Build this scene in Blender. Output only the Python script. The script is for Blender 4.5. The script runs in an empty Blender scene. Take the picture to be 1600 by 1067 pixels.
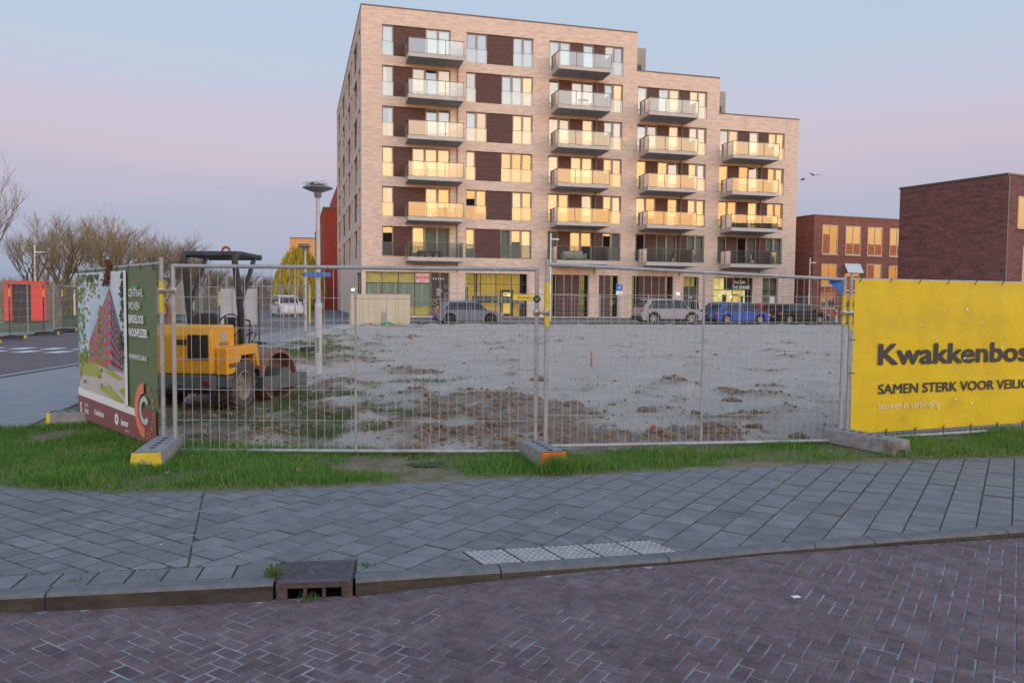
import bpy, bmesh, math, random
import numpy as np
from mathutils import Vector, Matrix
R = math.radians
random.seed(7); rng = np.random.default_rng(11)
sc = bpy.context.scene
col = sc.collection

# ------------------------------------------------------------------ camera, sky, sun, exposure
EYE = 1.55
pitch, roll = math.atan(66.5/1244.0), 0.0083
fw = Vector((0, math.cos(pitch), -math.sin(pitch))); u0 = Vector((0, math.sin(pitch), math.cos(pitch))); r0 = Vector((1, 0, 0))
rt = r0*math.cos(roll) + u0*math.sin(roll); up = -r0*math.sin(roll) + u0*math.cos(roll)
cd = bpy.data.cameras.new('camera'); cam = bpy.data.objects.new('camera', cd); col.objects.link(cam)
cd.sensor_width = 36; cd.lens = 27.99; cd.clip_start = 0.05; cd.clip_end = 5000
mw = Matrix.Identity(4)
for i in range(3):
    mw[i][0] = rt[i]; mw[i][1] = up[i]; mw[i][2] = -fw[i]
mw[2][3] = EYE
cam.matrix_world = mw
sc.camera = cam

SUN_AZ = R(148)          # clockwise from +Y: the sunset is behind the photographer, to the right
SUN_EL = R(1.0)
w = bpy.data.worlds.new('World'); sc.world = w; w.use_nodes = True
nt = w.node_tree; nt.nodes.clear()
def set_ramp(rmp, stops):
    e = rmp.color_ramp.elements
    while len(e) > 1: e.remove(e[-1])
    e[0].position = stops[0][0]; e[0].color = (*stops[0][1], 1)
    for p, c in stops[1:]:
        k = e.new(p); k.color = (*c, 1)
def wn(t, **k):
    n = nt.nodes.new(t)
    for a, b in k.items(): setattr(n, a, b)
    return n
WL = nt.links.new
sky = wn('ShaderNodeTexSky'); sky.sky_type = 'NISHITA'; sky.sun_disc = False
sky.sun_elevation = SUN_EL; sky.sun_rotation = SUN_AZ; sky.altitude = 0; sky.air_density = 1.0; sky.dust_density = 1.0; sky.ozone_density = 2.0
bg = wn('ShaderNodeBackground'); bg.inputs[1].default_value = 0.10
wo = wn('ShaderNodeOutputWorld'); WL(bg.outputs[0], wo.inputs[0])
# twilight: afterglow round the sunset, rosy band over blue-grey earth shadow opposite it; thin streaks bend the bands
tc = wn('ShaderNodeTexCoord'); sx = wn('ShaderNodeSeparateXYZ'); WL(tc.outputs['Generated'], sx.inputs[0])
mp = wn('ShaderNodeMapping'); mp.inputs['Scale'].default_value = (1, 1, 10); WL(tc.outputs['Generated'], mp.inputs[0])
nz = wn('ShaderNodeTexNoise'); nz.inputs['Scale'].default_value = 1.7; nz.inputs['Detail'].default_value = 5; WL(mp.outputs[0], nz.inputs[0])
ad = wn('ShaderNodeMath', operation='MULTIPLY_ADD'); WL(nz.outputs[0], ad.inputs[0]); ad.inputs[1].default_value = 0.10
sb = wn('ShaderNodeMath', operation='SUBTRACT'); WL(sx.outputs[2], sb.inputs[0]); sb.inputs[1].default_value = 0.05
WL(sb.outputs[0], ad.inputs[2])
anti = wn('ShaderNodeValToRGB'); sol = wn('ShaderNodeValToRGB')
set_ramp(anti, [(0.0, (.30, .375, .51)), (.045, (.35, .41, .55)), (.10, (.43, .445, .58)), (.165, (.57, .50, .60)), (.205, (.58, .525, .635)), (.27, (.51, .565, .69)), (.36, (.45, .575, .72)), (.6, (.29, .41, .60)), (1.0, (.22, .33, .52))])
set_ramp(sol, [(0.0, (.55, .22, .07)), (.045, (.84, .35, .09)), (.09, (1.0, .50, .15)), (.125, (1.02, .55, .20)), (.16, (.98, .58, .28)), (.20, (.80, .58, .39)), (.245, (.54, .55, .55)), (.30, (.38, .47, .57)), (.42, (.31, .40, .50)), (.7, (.15, .20, .28)), (1.0, (.075, .115, .18))])
for r_ in (anti, sol): WL(ad.outputs[0], r_.inputs[0])
s4 = wn('ShaderNodeVectorMath', operation='SCALE'); WL(sol.outputs[0], s4.inputs[0]); s4.inputs['Scale'].default_value = 4.0
dt = wn('ShaderNodeVectorMath', operation='DOT_PRODUCT'); WL(tc.outputs['Generated'], dt.inputs[0]); dt.inputs[1].default_value = (math.sin(SUN_AZ), math.cos(SUN_AZ), 0)
mr = wn('ShaderNodeMapRange', interpolation_type='SMOOTHSTEP'); WL(dt.outputs['Value'], mr.inputs[0]); mr.inputs[1].default_value = -.45; mr.inputs[2].default_value = .85
mx = wn('ShaderNodeMixRGB'); WL(mr.outputs[0], mx.inputs[0]); WL(anti.outputs[0], mx.inputs[1]); WL(s4.outputs[0], mx.inputs[2])
s10 = wn('ShaderNodeVectorMath', operation='SCALE'); WL(mx.outputs[0], s10.inputs[0]); s10.inputs['Scale'].default_value = 8.7
sN = wn('ShaderNodeVectorMath', operation='SCALE'); WL(sky.outputs[0], sN.inputs[0]); sN.inputs['Scale'].default_value = 0.30
sA = wn('ShaderNodeVectorMath', operation='ADD'); WL(s10.outputs[0], sA.inputs[0]); WL(sN.outputs[0], sA.inputs[1]); WL(sA.outputs[0], bg.inputs[0])

sl = bpy.data.lights.new('sun', 'SUN'); sl.energy = 0.5; sl.angle = R(60); sl.color = (1.0, 0.66, 0.45)
so = bpy.data.objects.new('sun', sl); col.objects.link(so)
sd = Vector((math.sin(SUN_AZ)*math.cos(R(7)), math.cos(SUN_AZ)*math.cos(R(7)), math.sin(R(7))))
so.rotation_euler = sd.to_track_quat('Z', 'Y').to_euler(); so.location = (20, -30, 30)

sc.view_settings.view_transform = 'Standard'; sc.view_settings.look = 'None'; sc.view_settings.gamma = 1.0
sc.view_settings.exposure = 0.22
try: sc.view_settings.use_curve_mapping = False
except Exception: pass
sc.cycles.use_denoising = True
sc.cycles.max_bounces = 8; sc.cycles.transparent_max_bounces = 24
sc.cycles.diffuse_bounces = 3; sc.cycles.glossy_bounces = 3; sc.cycles.transmission_bounces = 4
sc.cycles.caustics_reflective = False; sc.cycles.caustics_refractive = False

# ------------------------------------------------------------------ helpers
def P(o, label=None, cat=None, group=None, kind=None):
    if label: o['label'] = label
    if cat: o['category'] = cat
    if group: o['group'] = group
    if kind: o['kind'] = kind
    return o
def empty(name, loc=(0, 0, 0), rz=0.0, parent=None):
    o = bpy.data.objects.new(name, None); o.empty_display_size = 0.2; col.objects.link(o)
    o.location = loc; o.rotation_euler = (0, 0, rz)
    if parent: o.parent = parent
    return o
def inst(name, mesh, parent=None, loc=(0, 0, 0), rot=(0, 0, 0), scale=(1, 1, 1)):
    o = bpy.data.objects.new(name, mesh); col.objects.link(o)
    o.location = loc; o.rotation_euler = rot; o.scale = scale
    if parent: o.parent = parent
    return o
def copy_tree(o, parent=None):
    c = o.copy(); col.objects.link(c)
    if parent: c.parent = parent
    for ch in list(o.children): copy_tree(ch, c)
    return c

class MB:
    def __init__(s): s.v = []; s.f = []; s.m = []; s.cm = 0
    def add(s, vs, fs):
        b = len(s.v); s.v += [tuple(v) for v in vs]
        for f in fs: s.f.append(tuple(b+i for i in f)); s.m.append(s.cm)
        return s
    def quad(s, a, b, c, d): return s.add([a, b, c, d], [(0, 1, 2, 3)])
    def box(s, x0, x1, y0, y1, z0, z1):
        return s.add([(x0,y0,z0),(x1,y0,z0),(x1,y1,z0),(x0,y1,z0),(x0,y0,z1),(x1,y0,z1),(x1,y1,z1),(x0,y1,z1)],
                     [(0,3,2,1),(4,5,6,7),(0,1,5,4),(1,2,6,5),(2,3,7,6),(3,0,4,7)])
    def beam(s, a, b, w, h, upv=(0, 0, 1)):          # rectangular bar from a to b
        a = Vector(a); b = Vector(b); d = (b-a).normalized(); upv = Vector(upv)
        if abs(d.dot(upv)) > .98: upv = Vector((0, 1, 0))
        x = d.cross(upv).normalized(); y = x.cross(d).normalized()
        vs = []
        for p in (a, b):
            for i, j in ((-1,-1),(1,-1),(1,1),(-1,1)): vs.append(p + x*(i*w/2) + y*(j*h/2))
        return s.add(vs, [(0,1,2,3),(7,6,5,4),(0,4,5,1),(1,5,6,2),(2,6,7,3),(3,7,4,0)])
    def tube(s, a, b, r, n=8, r2=None, caps=True):
        a = Vector(a); b = Vector(b); d = (b-a).normalized(); r2 = r if r2 is None else r2
        x = d.cross(Vector((0, 0, 1)) if abs(d.z) < .9 else Vector((0, 1, 0))).normalized(); y = d.cross(x)
        vs = [p + (x*math.cos(2*math.pi*k/n) + y*math.sin(2*math.pi*k/n))*q for p, q in ((a, r), (b, r2)) for k in range(n)]
        fs = [(k, k+n, (k+1) % n+n, (k+1) % n) for k in range(n)]
        if caps: fs += [tuple(range(n)), tuple(range(2*n-1, n-1, -1))]
        return s.add(vs, fs)
    def path(s, pts, r, n=8, closed=False):
        pts = [Vector(p) for p in pts]; m = len(pts); rings = []
        rr = r if hasattr(r, '__len__') else [r]*m
        prev = None
        for i, p in enumerate(pts):
            if closed: d = pts[(i+1) % m]-pts[i-1]
            else: d = pts[min(i+1, m-1)]-pts[max(i-1, 0)]
            d.normalize()
            if prev is None: x = d.cross(Vector((0, 0, 1)) if abs(d.z) < .9 else Vector((0, 1, 0))).normalized()
            else:
                x = prev - d*prev.dot(d); x.normalize()
            prev = x; y = d.cross(x)
            rings.append([p + (x*math.cos(2*math.pi*k/n)+y*math.sin(2*math.pi*k/n))*rr[i] for k in range(n)])
        vs = [q for g in rings for q in g]; fs = []
        for i in range(m if closed else m-1):
            j = (i+1) % m
            for k in range(n): fs.append((i*n+k, j*n+k, j*n+(k+1) % n, i*n+(k+1) % n))
        if not closed: fs += [tuple(range(n-1, -1, -1)), tuple(range((m-1)*n, m*n))]
        return s.add(vs, fs)
    def lathe(s, prof, c=(0, 0, 0), ax='z', n=24, caps=True):   # prof: [(r, h)]
        vs = []
        for r, h in prof:
            for k in range(n):
                a = 2*math.pi*k/n; p, q = r*math.cos(a), r*math.sin(a)
                vs.append({'z': (c[0]+p, c[1]+q, c[2]+h), 'x': (c[0]+h, c[1]+p, c[2]+q), 'y': (c[0]+q, c[1]+h, c[2]+p)}[ax])
        fs = []
        for i in range(len(prof)-1):
            for k in range(n): fs.append((i*n+k, i*n+(k+1) % n, (i+1)*n+(k+1) % n, (i+1)*n+k))
        if caps: fs += [tuple(range(n-1, -1, -1)), tuple(range((len(prof)-1)*n, len(prof)*n))]
        return s.add(vs, fs)
    def prism(s, poly, h0, h1, ax='y', shrink=None):            # poly in the plane across ax; ax 'y': (x, z), 'z': (x, y), 'x': (y, z)
        f = {'y': lambda p, h: (p[0], h, p[1]), 'z': lambda p, h: (p[0], p[1], h), 'x': lambda p, h: (h, p[0], p[1])}[ax]
        n = len(poly); vs = [f(p, h0) for p in poly]+[f(p, h1) for p in poly]
        return s.add(vs, [tuple(range(n)), tuple(range(2*n-1, n-1, -1))]+[(i, n+i, n+(i+1) % n, (i+1) % n) for i in range(n)])
    def mesh(s, name, mat, smooth=False, fix=True):
        me = bpy.data.meshes.new(name); me.from_pydata(s.v, [], s.f)
        for m in (mat if isinstance(mat, (list, tuple)) else [mat]): me.materials.append(m)
        if isinstance(mat, (list, tuple)): me.polygons.foreach_set('material_index', s.m)
        if fix:
            bm = bmesh.new(); bm.from_mesh(me); bmesh.ops.recalc_face_normals(bm, faces=bm.faces); bm.to_mesh(me); bm.free()
        if smooth: me.shade_smooth() if smooth is True else me.shade_auto_smooth_angle(smooth) if hasattr(me, 'shade_auto_smooth_angle') else smooth_angle(me, smooth)
        return me
    def build(s, name, mat, parent=None, loc=(0, 0, 0), rot=(0, 0, 0), smooth=False, bevel=0, seg=2, fix=True):
        o = inst(name, s.mesh(name, mat, smooth, fix), parent, loc, rot)
        if bevel:
            b = o.modifiers.new('bevel', 'BEVEL'); b.width = bevel; b.segments = seg; b.limit_method = 'ANGLE'; b.angle_limit = R(35)
        return o
def smooth_angle(me, ang):
    bm = bmesh.new(); bm.from_mesh(me)
    for f in bm.faces: f.smooth = True
    for e in bm.edges:
        if len(e.link_faces) == 2 and e.calc_face_angle(0) > ang: e.smooth = False
    bm.to_mesh(me); bm.free()
SM = R(40)

# value noise for terrain
def vnoise(x, y, seed=0):
    x = np.asarray(x, float); y = np.asarray(y, float)
    xi = np.floor(x).astype(np.int64); yi = np.floor(y).astype(np.int64); fx = x-xi; fy = y-yi
    def h(a, b):
        n = (a*374761393 + b*668265263 + seed*1442695041) & 0x7fffffff
        n = ((n ^ (n >> 13))*1274126177) & 0x7fffffff
        return ((n ^ (n >> 16)) & 0xffff)/65535.0
    sx_ = fx*fx*(3-2*fx); sy_ = fy*fy*(3-2*fy)
    return (h(xi, yi)*(1-sx_)+h(xi+1, yi)*sx_)*(1-sy_)+(h(xi, yi+1)*(1-sx_)+h(xi+1, yi+1)*sx_)*sy_
def fbm(x, y, seed=0, oct=4):
    t = 0; a = .5; s_ = 0
    for i in range(oct):
        t = t+a*vnoise(np.asarray(x)*2**i, np.asarray(y)*2**i, seed+i*17); s_ += a; a *= .5
    return t/s_

# ------------------------------------------------------------------ materials
def new_mat(name):
    m = bpy.data.materials.new(name); m.use_nodes = True
    return m, m.node_tree, m.node_tree.nodes['Principled BSDF']
def mat(name, c, c2=None, rough=.75, scale=6.0, detail=5, contrast=(.35, .65), bump=0.0, bscale=None, metal=0.0, rnd=0.0,
        coord='Object', stretch=(1, 1, 1), spec=None, coat=0.0, stain=None, stain_scale=2.0, stain_lim=(.55, .7)):
    m, t, b = new_mat(name); N = t.nodes; L = t.links
    c2 = c2 or tuple(min(1, k*1.25) for k in c)
    if coord == 'World': g = N.new('ShaderNodeNewGeometry'); vec = g.outputs['Position']
    else: g = N.new('ShaderNodeTexCoord'); vec = g.outputs[coord]
    mpn = N.new('ShaderNodeMapping'); mpn.inputs['Scale'].default_value = stretch; L.new(vec, mpn.inputs[0])
    n = N.new('ShaderNodeTexNoise'); n.inputs['Scale'].default_value = scale; n.inputs['Detail'].default_value = detail; n.inputs['Roughness'].default_value = .62
    L.new(mpn.outputs[0], n.inputs[0])
    r = N.new('ShaderNodeValToRGB'); set_ramp(r, [(contrast[0], c), (contrast[1], c2)]); L.new(n.outputs[0], r.inputs[0])
    out = r.outputs[0]
    if stain:
        n2 = N.new('ShaderNodeTexNoise'); n2.inputs['Scale'].default_value = stain_scale; n2.inputs['Detail'].default_value = 6; n2.inputs['Roughness'].default_value = .7
        L.new(mpn.outputs[0], n2.inputs[0])
        rr = N.new('ShaderNodeValToRGB'); set_ramp(rr, [(stain_lim[0], (0, 0, 0)), (stain_lim[1], (1, 1, 1))]); L.new(n2.outputs[0], rr.inputs[0])
        x = N.new('ShaderNodeMixRGB'); L.new(rr.outputs[0], x.inputs[0]); L.new(out, x.inputs[1]); x.inputs[2].default_value = (*stain, 1); out = x.outputs[0]
    if rnd:
        oi = N.new('ShaderNodeObjectInfo'); mr = N.new('ShaderNodeMapRange'); mr.inputs[3].default_value = 1-rnd; mr.inputs[4].default_value = 1+rnd
        L.new(oi.outputs['Random'], mr.inputs[0]); x = N.new('ShaderNodeVectorMath'); x.operation = 'SCALE'; L.new(out, x.inputs[0]); L.new(mr.outputs[0], x.inputs['Scale']); out = x.outputs[0]
    L.new(out, b.inputs['Base Color'])
    b.inputs['Roughness'].default_value = rough; b.inputs['Metallic'].default_value = metal
    if spec is not None: b.inputs['Specular IOR Level'].default_value = spec
    if coat: b.inputs['Coat Weight'].default_value = coat; b.inputs['Coat Roughness'].default_value = .06
    if bump:
        nb = N.new('ShaderNodeTexNoise'); nb.inputs['Scale'].default_value = bscale or scale*4; nb.inputs['Detail'].default_value = 4
        L.new(mpn.outputs[0], nb.inputs[0])
        bu = N.new('ShaderNodeBump'); bu.inputs['Strength'].default_value = bump; bu.inputs['Distance'].default_value = .02
        L.new(nb.outputs[0], bu.inputs['Height']); L.new(bu.outputs[0], b.inputs['Normal'])
    return m
def flat(name, c, rough=.6, metal=0.0, emit=0.0, spec=None):
    m, t, b = new_mat(name); b.inputs['Base Color'].default_value = (*c, 1); b.inputs['Roughness'].default_value = rough; b.inputs['Metallic'].default_value = metal
    if emit: b.inputs['Emission Color'].default_value = (*c, 1); b.inputs['Emission Strength'].default_value = emit
    if spec is not None: b.inputs['Specular IOR Level'].default_value = spec
    return m
def glass(name, refl=.4, tint=(.8, .9, .88), rough=.01, diff=0.0, dcol=(.7, .75, .72)):
    """coated pane: mirror share over a clear (or partly frosted) share"""
    m, t, b = new_mat(name); N = t.nodes; L = t.links; N.remove(b)
    o = [n for n in N if n.type == 'OUTPUT_MATERIAL'][0]
    gl = N.new('ShaderNodeBsdfGlossy'); gl.inputs['Roughness'].default_value = rough; gl.inputs['Color'].default_value = (.95, .95, .95, 1)
    tr = N.new('ShaderNodeBsdfTransparent'); tr.inputs[0].default_value = (*tint, 1)
    last = tr.outputs[0]
    if diff:
        d = N.new('ShaderNodeBsdfDiffuse'); d.inputs[0].default_value = (*dcol, 1)
        x = N.new('ShaderNodeMixShader'); x.inputs[0].default_value = diff; L.new(last, x.inputs[1]); L.new(d.outputs[0], x.inputs[2]); last = x.outputs[0]
    fr = N.new('ShaderNodeLayerWeight'); fr.inputs[0].default_value = .25
    mr = N.new('ShaderNodeMapRange'); mr.inputs[3].default_value = refl; mr.inputs[4].default_value = 1.0; L.new(fr.outputs['Fresnel'], mr.inputs[0])
    x = N.new('ShaderNodeMixShader'); L.new(mr.outputs[0], x.inputs[0]); L.new(last, x.inputs[1]); L.new(gl.outputs[0], x.inputs[2])
    L.new(x.outputs[0], o.inputs[0])
    return m
def brick_mat(name, c1, c2, mortar, bw=.21, bh=.0625, rnd_scale=1.2, streak=None):
    m, t, b = new_mat(name); N = t.nodes; L = t.links
    g = N.new('ShaderNodeTexCoord'); s_ = N.new('ShaderNodeSeparateXYZ'); L.new(g.outputs['Object'], s_.inputs[0])
    a = N.new('ShaderNodeMath'); a.operation = 'ADD'; L.new(s_.outputs[0], a.inputs[0]); L.new(s_.outputs[1], a.inputs[1])
    cv = N.new('ShaderNodeCombineXYZ'); L.new(a.outputs[0], cv.inputs[0]); L.new(s_.outputs[2], cv.inputs[1])
    bt = N.new('ShaderNodeTexBrick'); bt.inputs['Scale'].default_value = 1; bt.inputs['Brick Width'].default_value = bw; bt.inputs['Row Height'].default_value = bh
    bt.inputs['Mortar Size'].default_value = .006; bt.inputs['Color1'].default_value = (*c1, 1); bt.inputs['Color2'].default_value = (*c2, 1); bt.inputs['Mortar'].default_value = (*mortar, 1)
    bt.inputs['Bias'].default_value = 0.0
    L.new(cv.outputs[0], bt.inputs[0])
    mpn = N.new('ShaderNodeMapping'); mpn.inputs['Scale'].default_value = (1, 4.5, 1); L.new(cv.outputs[0], mpn.inputs[0])
    n = N.new('ShaderNodeTexNoise'); n.inputs['Scale'].default_value = rnd_scale; n.inputs['Detail'].default_value = 6; n.inputs['Roughness'].default_value = .7; L.new(mpn.outputs[0], n.inputs[0])
    r = N.new('ShaderNodeValToRGB'); st = streak or (.72, .66, .62); set_ramp(r, [(.38, st), (.58, (1.06, 1.05, 1.04))]); L.new(n.outputs[0], r.inputs[0])
    x = N.new('ShaderNodeMixRGB'); x.blend_type = 'MULTIPLY'; x.inputs[0].default_value = 1; L.new(bt.outputs[0], x.inputs[1]); L.new(r.outputs[0], x.inputs[2])
    L.new(x.outputs[0], b.inputs['Base Color']); b.inputs['Roughness'].default_value = .85
    bu = N.new('ShaderNodeBump'); bu.inputs['Strength'].default_value = .5; bu.inputs['Distance'].default_value = .01; bu.invert = True
    L.new(bt.outputs['Fac'], bu.inputs['Height']); L.new(bu.outputs[0], b.inputs['Normal'])
    return m
def text_mesh(body, size, material, bold=0.0, ext=.001, align='LEFT', sx=1.0, spacing=1.0):
    cu = bpy.data.curves.new('lettering', 'FONT'); cu.body = body; cu.size = size; cu.extrude = 0.0; cu.align_x = align; cu.space_character = spacing
    cu.resolution_u = 3
    o = bpy.data.objects.new('lettering', cu); col.objects.link(o); bpy.context.view_layer.update()
    me = bpy.data.meshes.new_from_object(o.evaluated_get(bpy.context.evaluated_depsgraph_get()))
    bpy.data.objects.remove(o); bpy.data.curves.remove(cu)
    me.materials.clear(); me.materials.append(material); me.name = 'lettering'
    if sx != 1.0: me.transform(Matrix.Diagonal((sx, 1, 1, 1)))
    if bold:                                              # heavier strokes: the outline swept round a small circle
        bm = bmesh.new()
        for k in range(9):
            t = me.copy(); a = k*math.pi/4; r_ = bold if k < 8 else 0
            t.transform(Matrix.Translation((math.cos(a)*r_, math.sin(a)*r_, -.00012*k))); bm.from_mesh(t); bpy.data.meshes.remove(t)
        bm.to_mesh(me); bm.free()
    return me
# ------------------------------------------------------------------ ground and paving
def sheet(name, pts, z, m, kind='structure'):
    b = MB(); b.add([(x, y, z) for x, y in pts], [tuple(range(len(pts)))])
    return P(b.build(name, m), kind=kind)
M_ground = mat('earth_and_turf', (.055, .07, .03), (.10, .09, .055), scale=.25, coord='World', rough=.95)
M_lawn = mat('lawn_green', (.045, .085, .02), (.085, .115, .035), scale=1.3, detail=8, coord='World', rough=.95, stain=(.16, .13, .09), stain_scale=.35, stain_lim=(.56, .68))
M_asph = mat('street_paving', (.115, .115, .125), (.155, .155, .165), scale=3, coord='World', rough=.85)
M_redpave = mat('dark_clinker_far', (.13, .095, .10), (.18, .135, .14), scale=4, coord='World', rough=.85, stretch=(1, 1, 1))
M_kerbfar = mat('kerb_far', (.28, .28, .29), (.36, .36, .36), scale=3, coord='World')
M_paint = mat('road_paint', (.66, .66, .66), (.80, .80, .80), scale=12, coord='World', rough=.7)
sheet('ground', [(-2500, -600), (2500, -600), (2500, 2500), (-2500, 2500)], -.19, M_ground)

# local frame of the far street: s along the front of the flats, n out of it
BA = Vector((-11.907, 63.0, 0)); BR = R(15.2)
d1 = Vector((math.cos(BR), math.sin(BR), 0)); dn = Vector((math.sin(BR), -math.cos(BR), 0))
def SN(s, n, z=0.0):
    p = BA + d1*s + dn*n; return Vector((p.x, p.y, z))
def sn_rect(name, s0, s1, n0, n1, z, m):
    return sheet(name, [SN(s0, n0)[:2], SN(s0, n1)[:2], SN(s1, n1)[:2], SN(s1, n0)[:2]], z, m)
sn_rect('pavement_at_flats', -14, 120, -30, 8.2, -.005, M_asph)
sn_rect('street_at_flats', -60, 160, 8.35, 17.0, -.06, M_redpave)
b = MB(); b.add([SN(s, n, z) for s in (-14, 120) for n, z in ((8.2, -.06), (8.2, .0), (8.35, .0), (8.35, -.06))], [(0, 1, 5, 4), (1, 2, 6, 5), (2, 3, 7, 6)])
P(b.build('kerb_at_flats', M_kerbfar), kind='structure')
# side street on the left, running away along the side of the flats
sheet('side_street', [(-9.8, 7), (-17.6, 7), (-20.2, 48), (-34, 110), (-20, 110), (-11.0, 48)], -.07, M_redpave)
sheet('far_street', [(-60, 47.5), (-20, 49.5), (-9.6, 46.2), (-12.5, 62), (-22, 110), (-70, 110)], -.045, M_asph)
sheet('cycle_path', [(-4.2, 6.0), (-6.0, 4.0), (-9.5, 4.0), (-9.65, 15), (-10.9, 47), (-8.4, 47), (-7.4, 19), (-6.2, 11), (-5.4, 8.0)], -.02, mat('cycle_path_paving', (.24, .242, .245), (.31, .31, .31), scale=2.5, coord='World', stretch=(.5, 3, 1), rough=.85, stain=(.34, .29, .24), stain_scale=.8, stain_lim=(.58, .72)))
b = MB()
pts = [(-9.5, 4), (-9.65, 15), (-10.9, 47)]
for (xa, ya), (xb, yb) in zip(pts, pts[1:]): 
    b.add([(xa, ya, .0), (xb, yb, .0), (xb-.18, yb, .0), (xa-.18, ya, .0), (xa-.18, ya, -.08), (xb-.18, yb, -.08)], [(0, 1, 2, 3), (3, 2, 5, 4)])
P(b.build('side_street_kerb', M_kerbfar), kind='structure')
sheet('left_pavement', [(-17.7, 7), (-34, 7), (-34, 44), (-20.2, 48)], -.03, mat('left_paving', (.23, .235, .24), (.29, .295, .30), scale=1.2, coord='World'))
sheet('park_lawn', [(-20.6, 33.5), (-120, 30), (-140, 160), (-36, 160), (-21.5, 60)], -.015, M_lawn)
sheet('far_lawn', [(-34, 34), (-21.5, 36), (-21.5, 60), (-60, 60)], -.022, M_lawn)
# crossing marks on the side street
def mark(x, y, w, l, yaw):
    c, s_ = math.cos(yaw), math.sin(yaw); q = [(x+c*i*w/2-s_*j*l/2, y+s_*i*w/2+c*j*l/2) for i, j in ((-1,-1),(1,-1),(1,1),(-1,1))]
    return q
mb = MB()
for i in range(7):
    for dy in (0, 1.35):
        q = mark(-11.0-i*.95, 22.6+dy+i*.02, .48, .75, R(-8)); mb.add([(x, y, -.066) for x, y in q], [(0, 1, 2, 3)])
P(mb.build('crossing_marks', M_paint), kind='structure')

# ---- kerb line of the near pavement (front face, at the road)
KP = [(-9.0, 2.817), (-5.0, 3.577), (-2.63, 4.027), (-1.957, 4.14), (-1.254, 4.257), (-0.859, 4.305), (-0.261, 4.44), (0.385, 4.578), (1.014, 4.72), (1.613, 4.904), (2.527, 5.14), (3.524, 5.385), (6.0, 5.88), (10.0, 6.68)]
KX = np.array([p[0] for p in KP]); KY = np.array([p[1] for p in KP])
def ky(x):
    return np.interp(x, KX, KY)
GP_ = [(-9, 7.3), (-5.4, 6.55), (-4.07, 6.29), (-3.09, 6.15), (-2.03, 6.27), (.29, 6.86), (2.6, 7.42), (5.155, 7.93), (8, 8.5), (12, 9.3)]
GX = np.array([p[0] for p in GP_]); GY = np.array([p[1] for p in GP_])
def gy(x): return np.interp(x, GX, GY)
def road_z(x):
    return np.interp(x, [-3, -1.3, -0.8, -0.2, 0.5, 1.4, 2.2, 3.5, 8], [-0.085, -0.098, -0.09, -0.06, -0.035, -0.03, -0.038, -0.052, -0.06])
# road bed (joint sand) following the road surface
M_joint = mat('joint_sand', (.22, .22, .235), (.38, .38, .405), scale=3, coord='World', rough=.95, contrast=(.42, .6))
xs = np.linspace(-12, 12, 61); ys = np.linspace(-25, 8.5, 9); vs = []; fs = []
for j, t in enumerate(np.linspace(0, 1, 12)):
    for x in xs: vs.append((x, -25+(ky(x)+.02+25)*t, float(road_z(x))-.0045))
for j in range(11):
    for i in range(60): a = j*61+i; fs.append((a, a+1, a+62, a+61))
road = P(MB().add(vs, fs).build('road', M_joint), kind='structure')
M_rb = mat('road_clinker', (.122, .086, .090), (.192, .139, .144), scale=9, detail=8, coord='World', rough=.9, bump=.5, bscale=60, rnd=.16, stain=(.26, .255, .27), stain_scale=2.6, stain_lim=(.58, .82), spec=.25)
def slab_mesh(name, poly, h, ch, m, me_=None):                              # chamfered paving piece, poly (x, y) anticlockwise about the origin
    n = len(poly); cx = sum(p[0] for p in poly)/n; cy = sum(p[1] for p in poly)/n
    ins = []
    for x, y in poly:
        d = math.hypot(x-cx, y-cy) or 1; k = max(0, 1-ch*1.3/d); ins.append((cx+(x-cx)*k, cy+(y-cy)*k))
    vs = [(x, y, -h) for x, y in poly]+[(x, y, -ch*.7) for x, y in poly]+[(x, y, 0) for x, y in ins]
    fs = [(i, (i+1) % n, n+(i+1) % n, n+i) for i in range(n)]+[(n+i, n+(i+1) % n, 2*n+(i+1) % n, 2*n+i) for i in range(n)]+[tuple(range(2*n, 3*n))]
    me = bpy.data.meshes.new(name); me.from_pydata(vs, [], fs); me.materials.append(m)
    if me_:
        me.materials.append(me_)
        for p in me.polygons: p.material_index = 0 if len(p.vertices) == n and p.index == 2*n else 1
    return me
def clip(poly, a, nrm):                                           # keep the side nrm points to
    out = []; n = len(poly)
    for i in range(n):
        p = poly[i]; q = poly[(i+1) % n]
        dp = (p[0]-a[0])*nrm[0]+(p[1]-a[1])*nrm[1]; dq = (q[0]-a[0])*nrm[0]+(q[1]-a[1])*nrm[1]
        if dp >= 0: out.append(p)
        if (dp >= 0) != (dq >= 0):
            t = dp/(dp-dq); out.append((p[0]+(q[0]-p[0])*t, p[1]+(q[1]-p[1])*t))
    return out
def area(p): return abs(sum(p[i][0]*p[(i+1) % len(p)][1]-p[(i+1) % len(p)][0]*p[i][1] for i in range(len(p))))/2
def line_at(fx, x, off):                                          # point and normal (towards +y) of a border line near x
    e = .15; t = (2*e, float(fx(x+e)-fx(x-e))); l = math.hypot(*t); nrm = (-t[1]/l, t[0]/l)
    return (x+nrm[0]*off, float(fx(x))+nrm[1]*off), nrm
GA = R(32.5)                                                      # paving grid: one axis 33 degrees right of the view axis
ax_u = (math.sin(GA), math.cos(GA)); ax_v = (math.cos(GA), -math.sin(GA))
def vis(x, y, z=0.0, m=.04):                                      # is a paving piece worth keeping as its own object
    return y > 1.2 and abs(x)/y < .643*(1+m)+.06 and y > 2.9
pitch_b = .073; jw = .007
bricks = []
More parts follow.
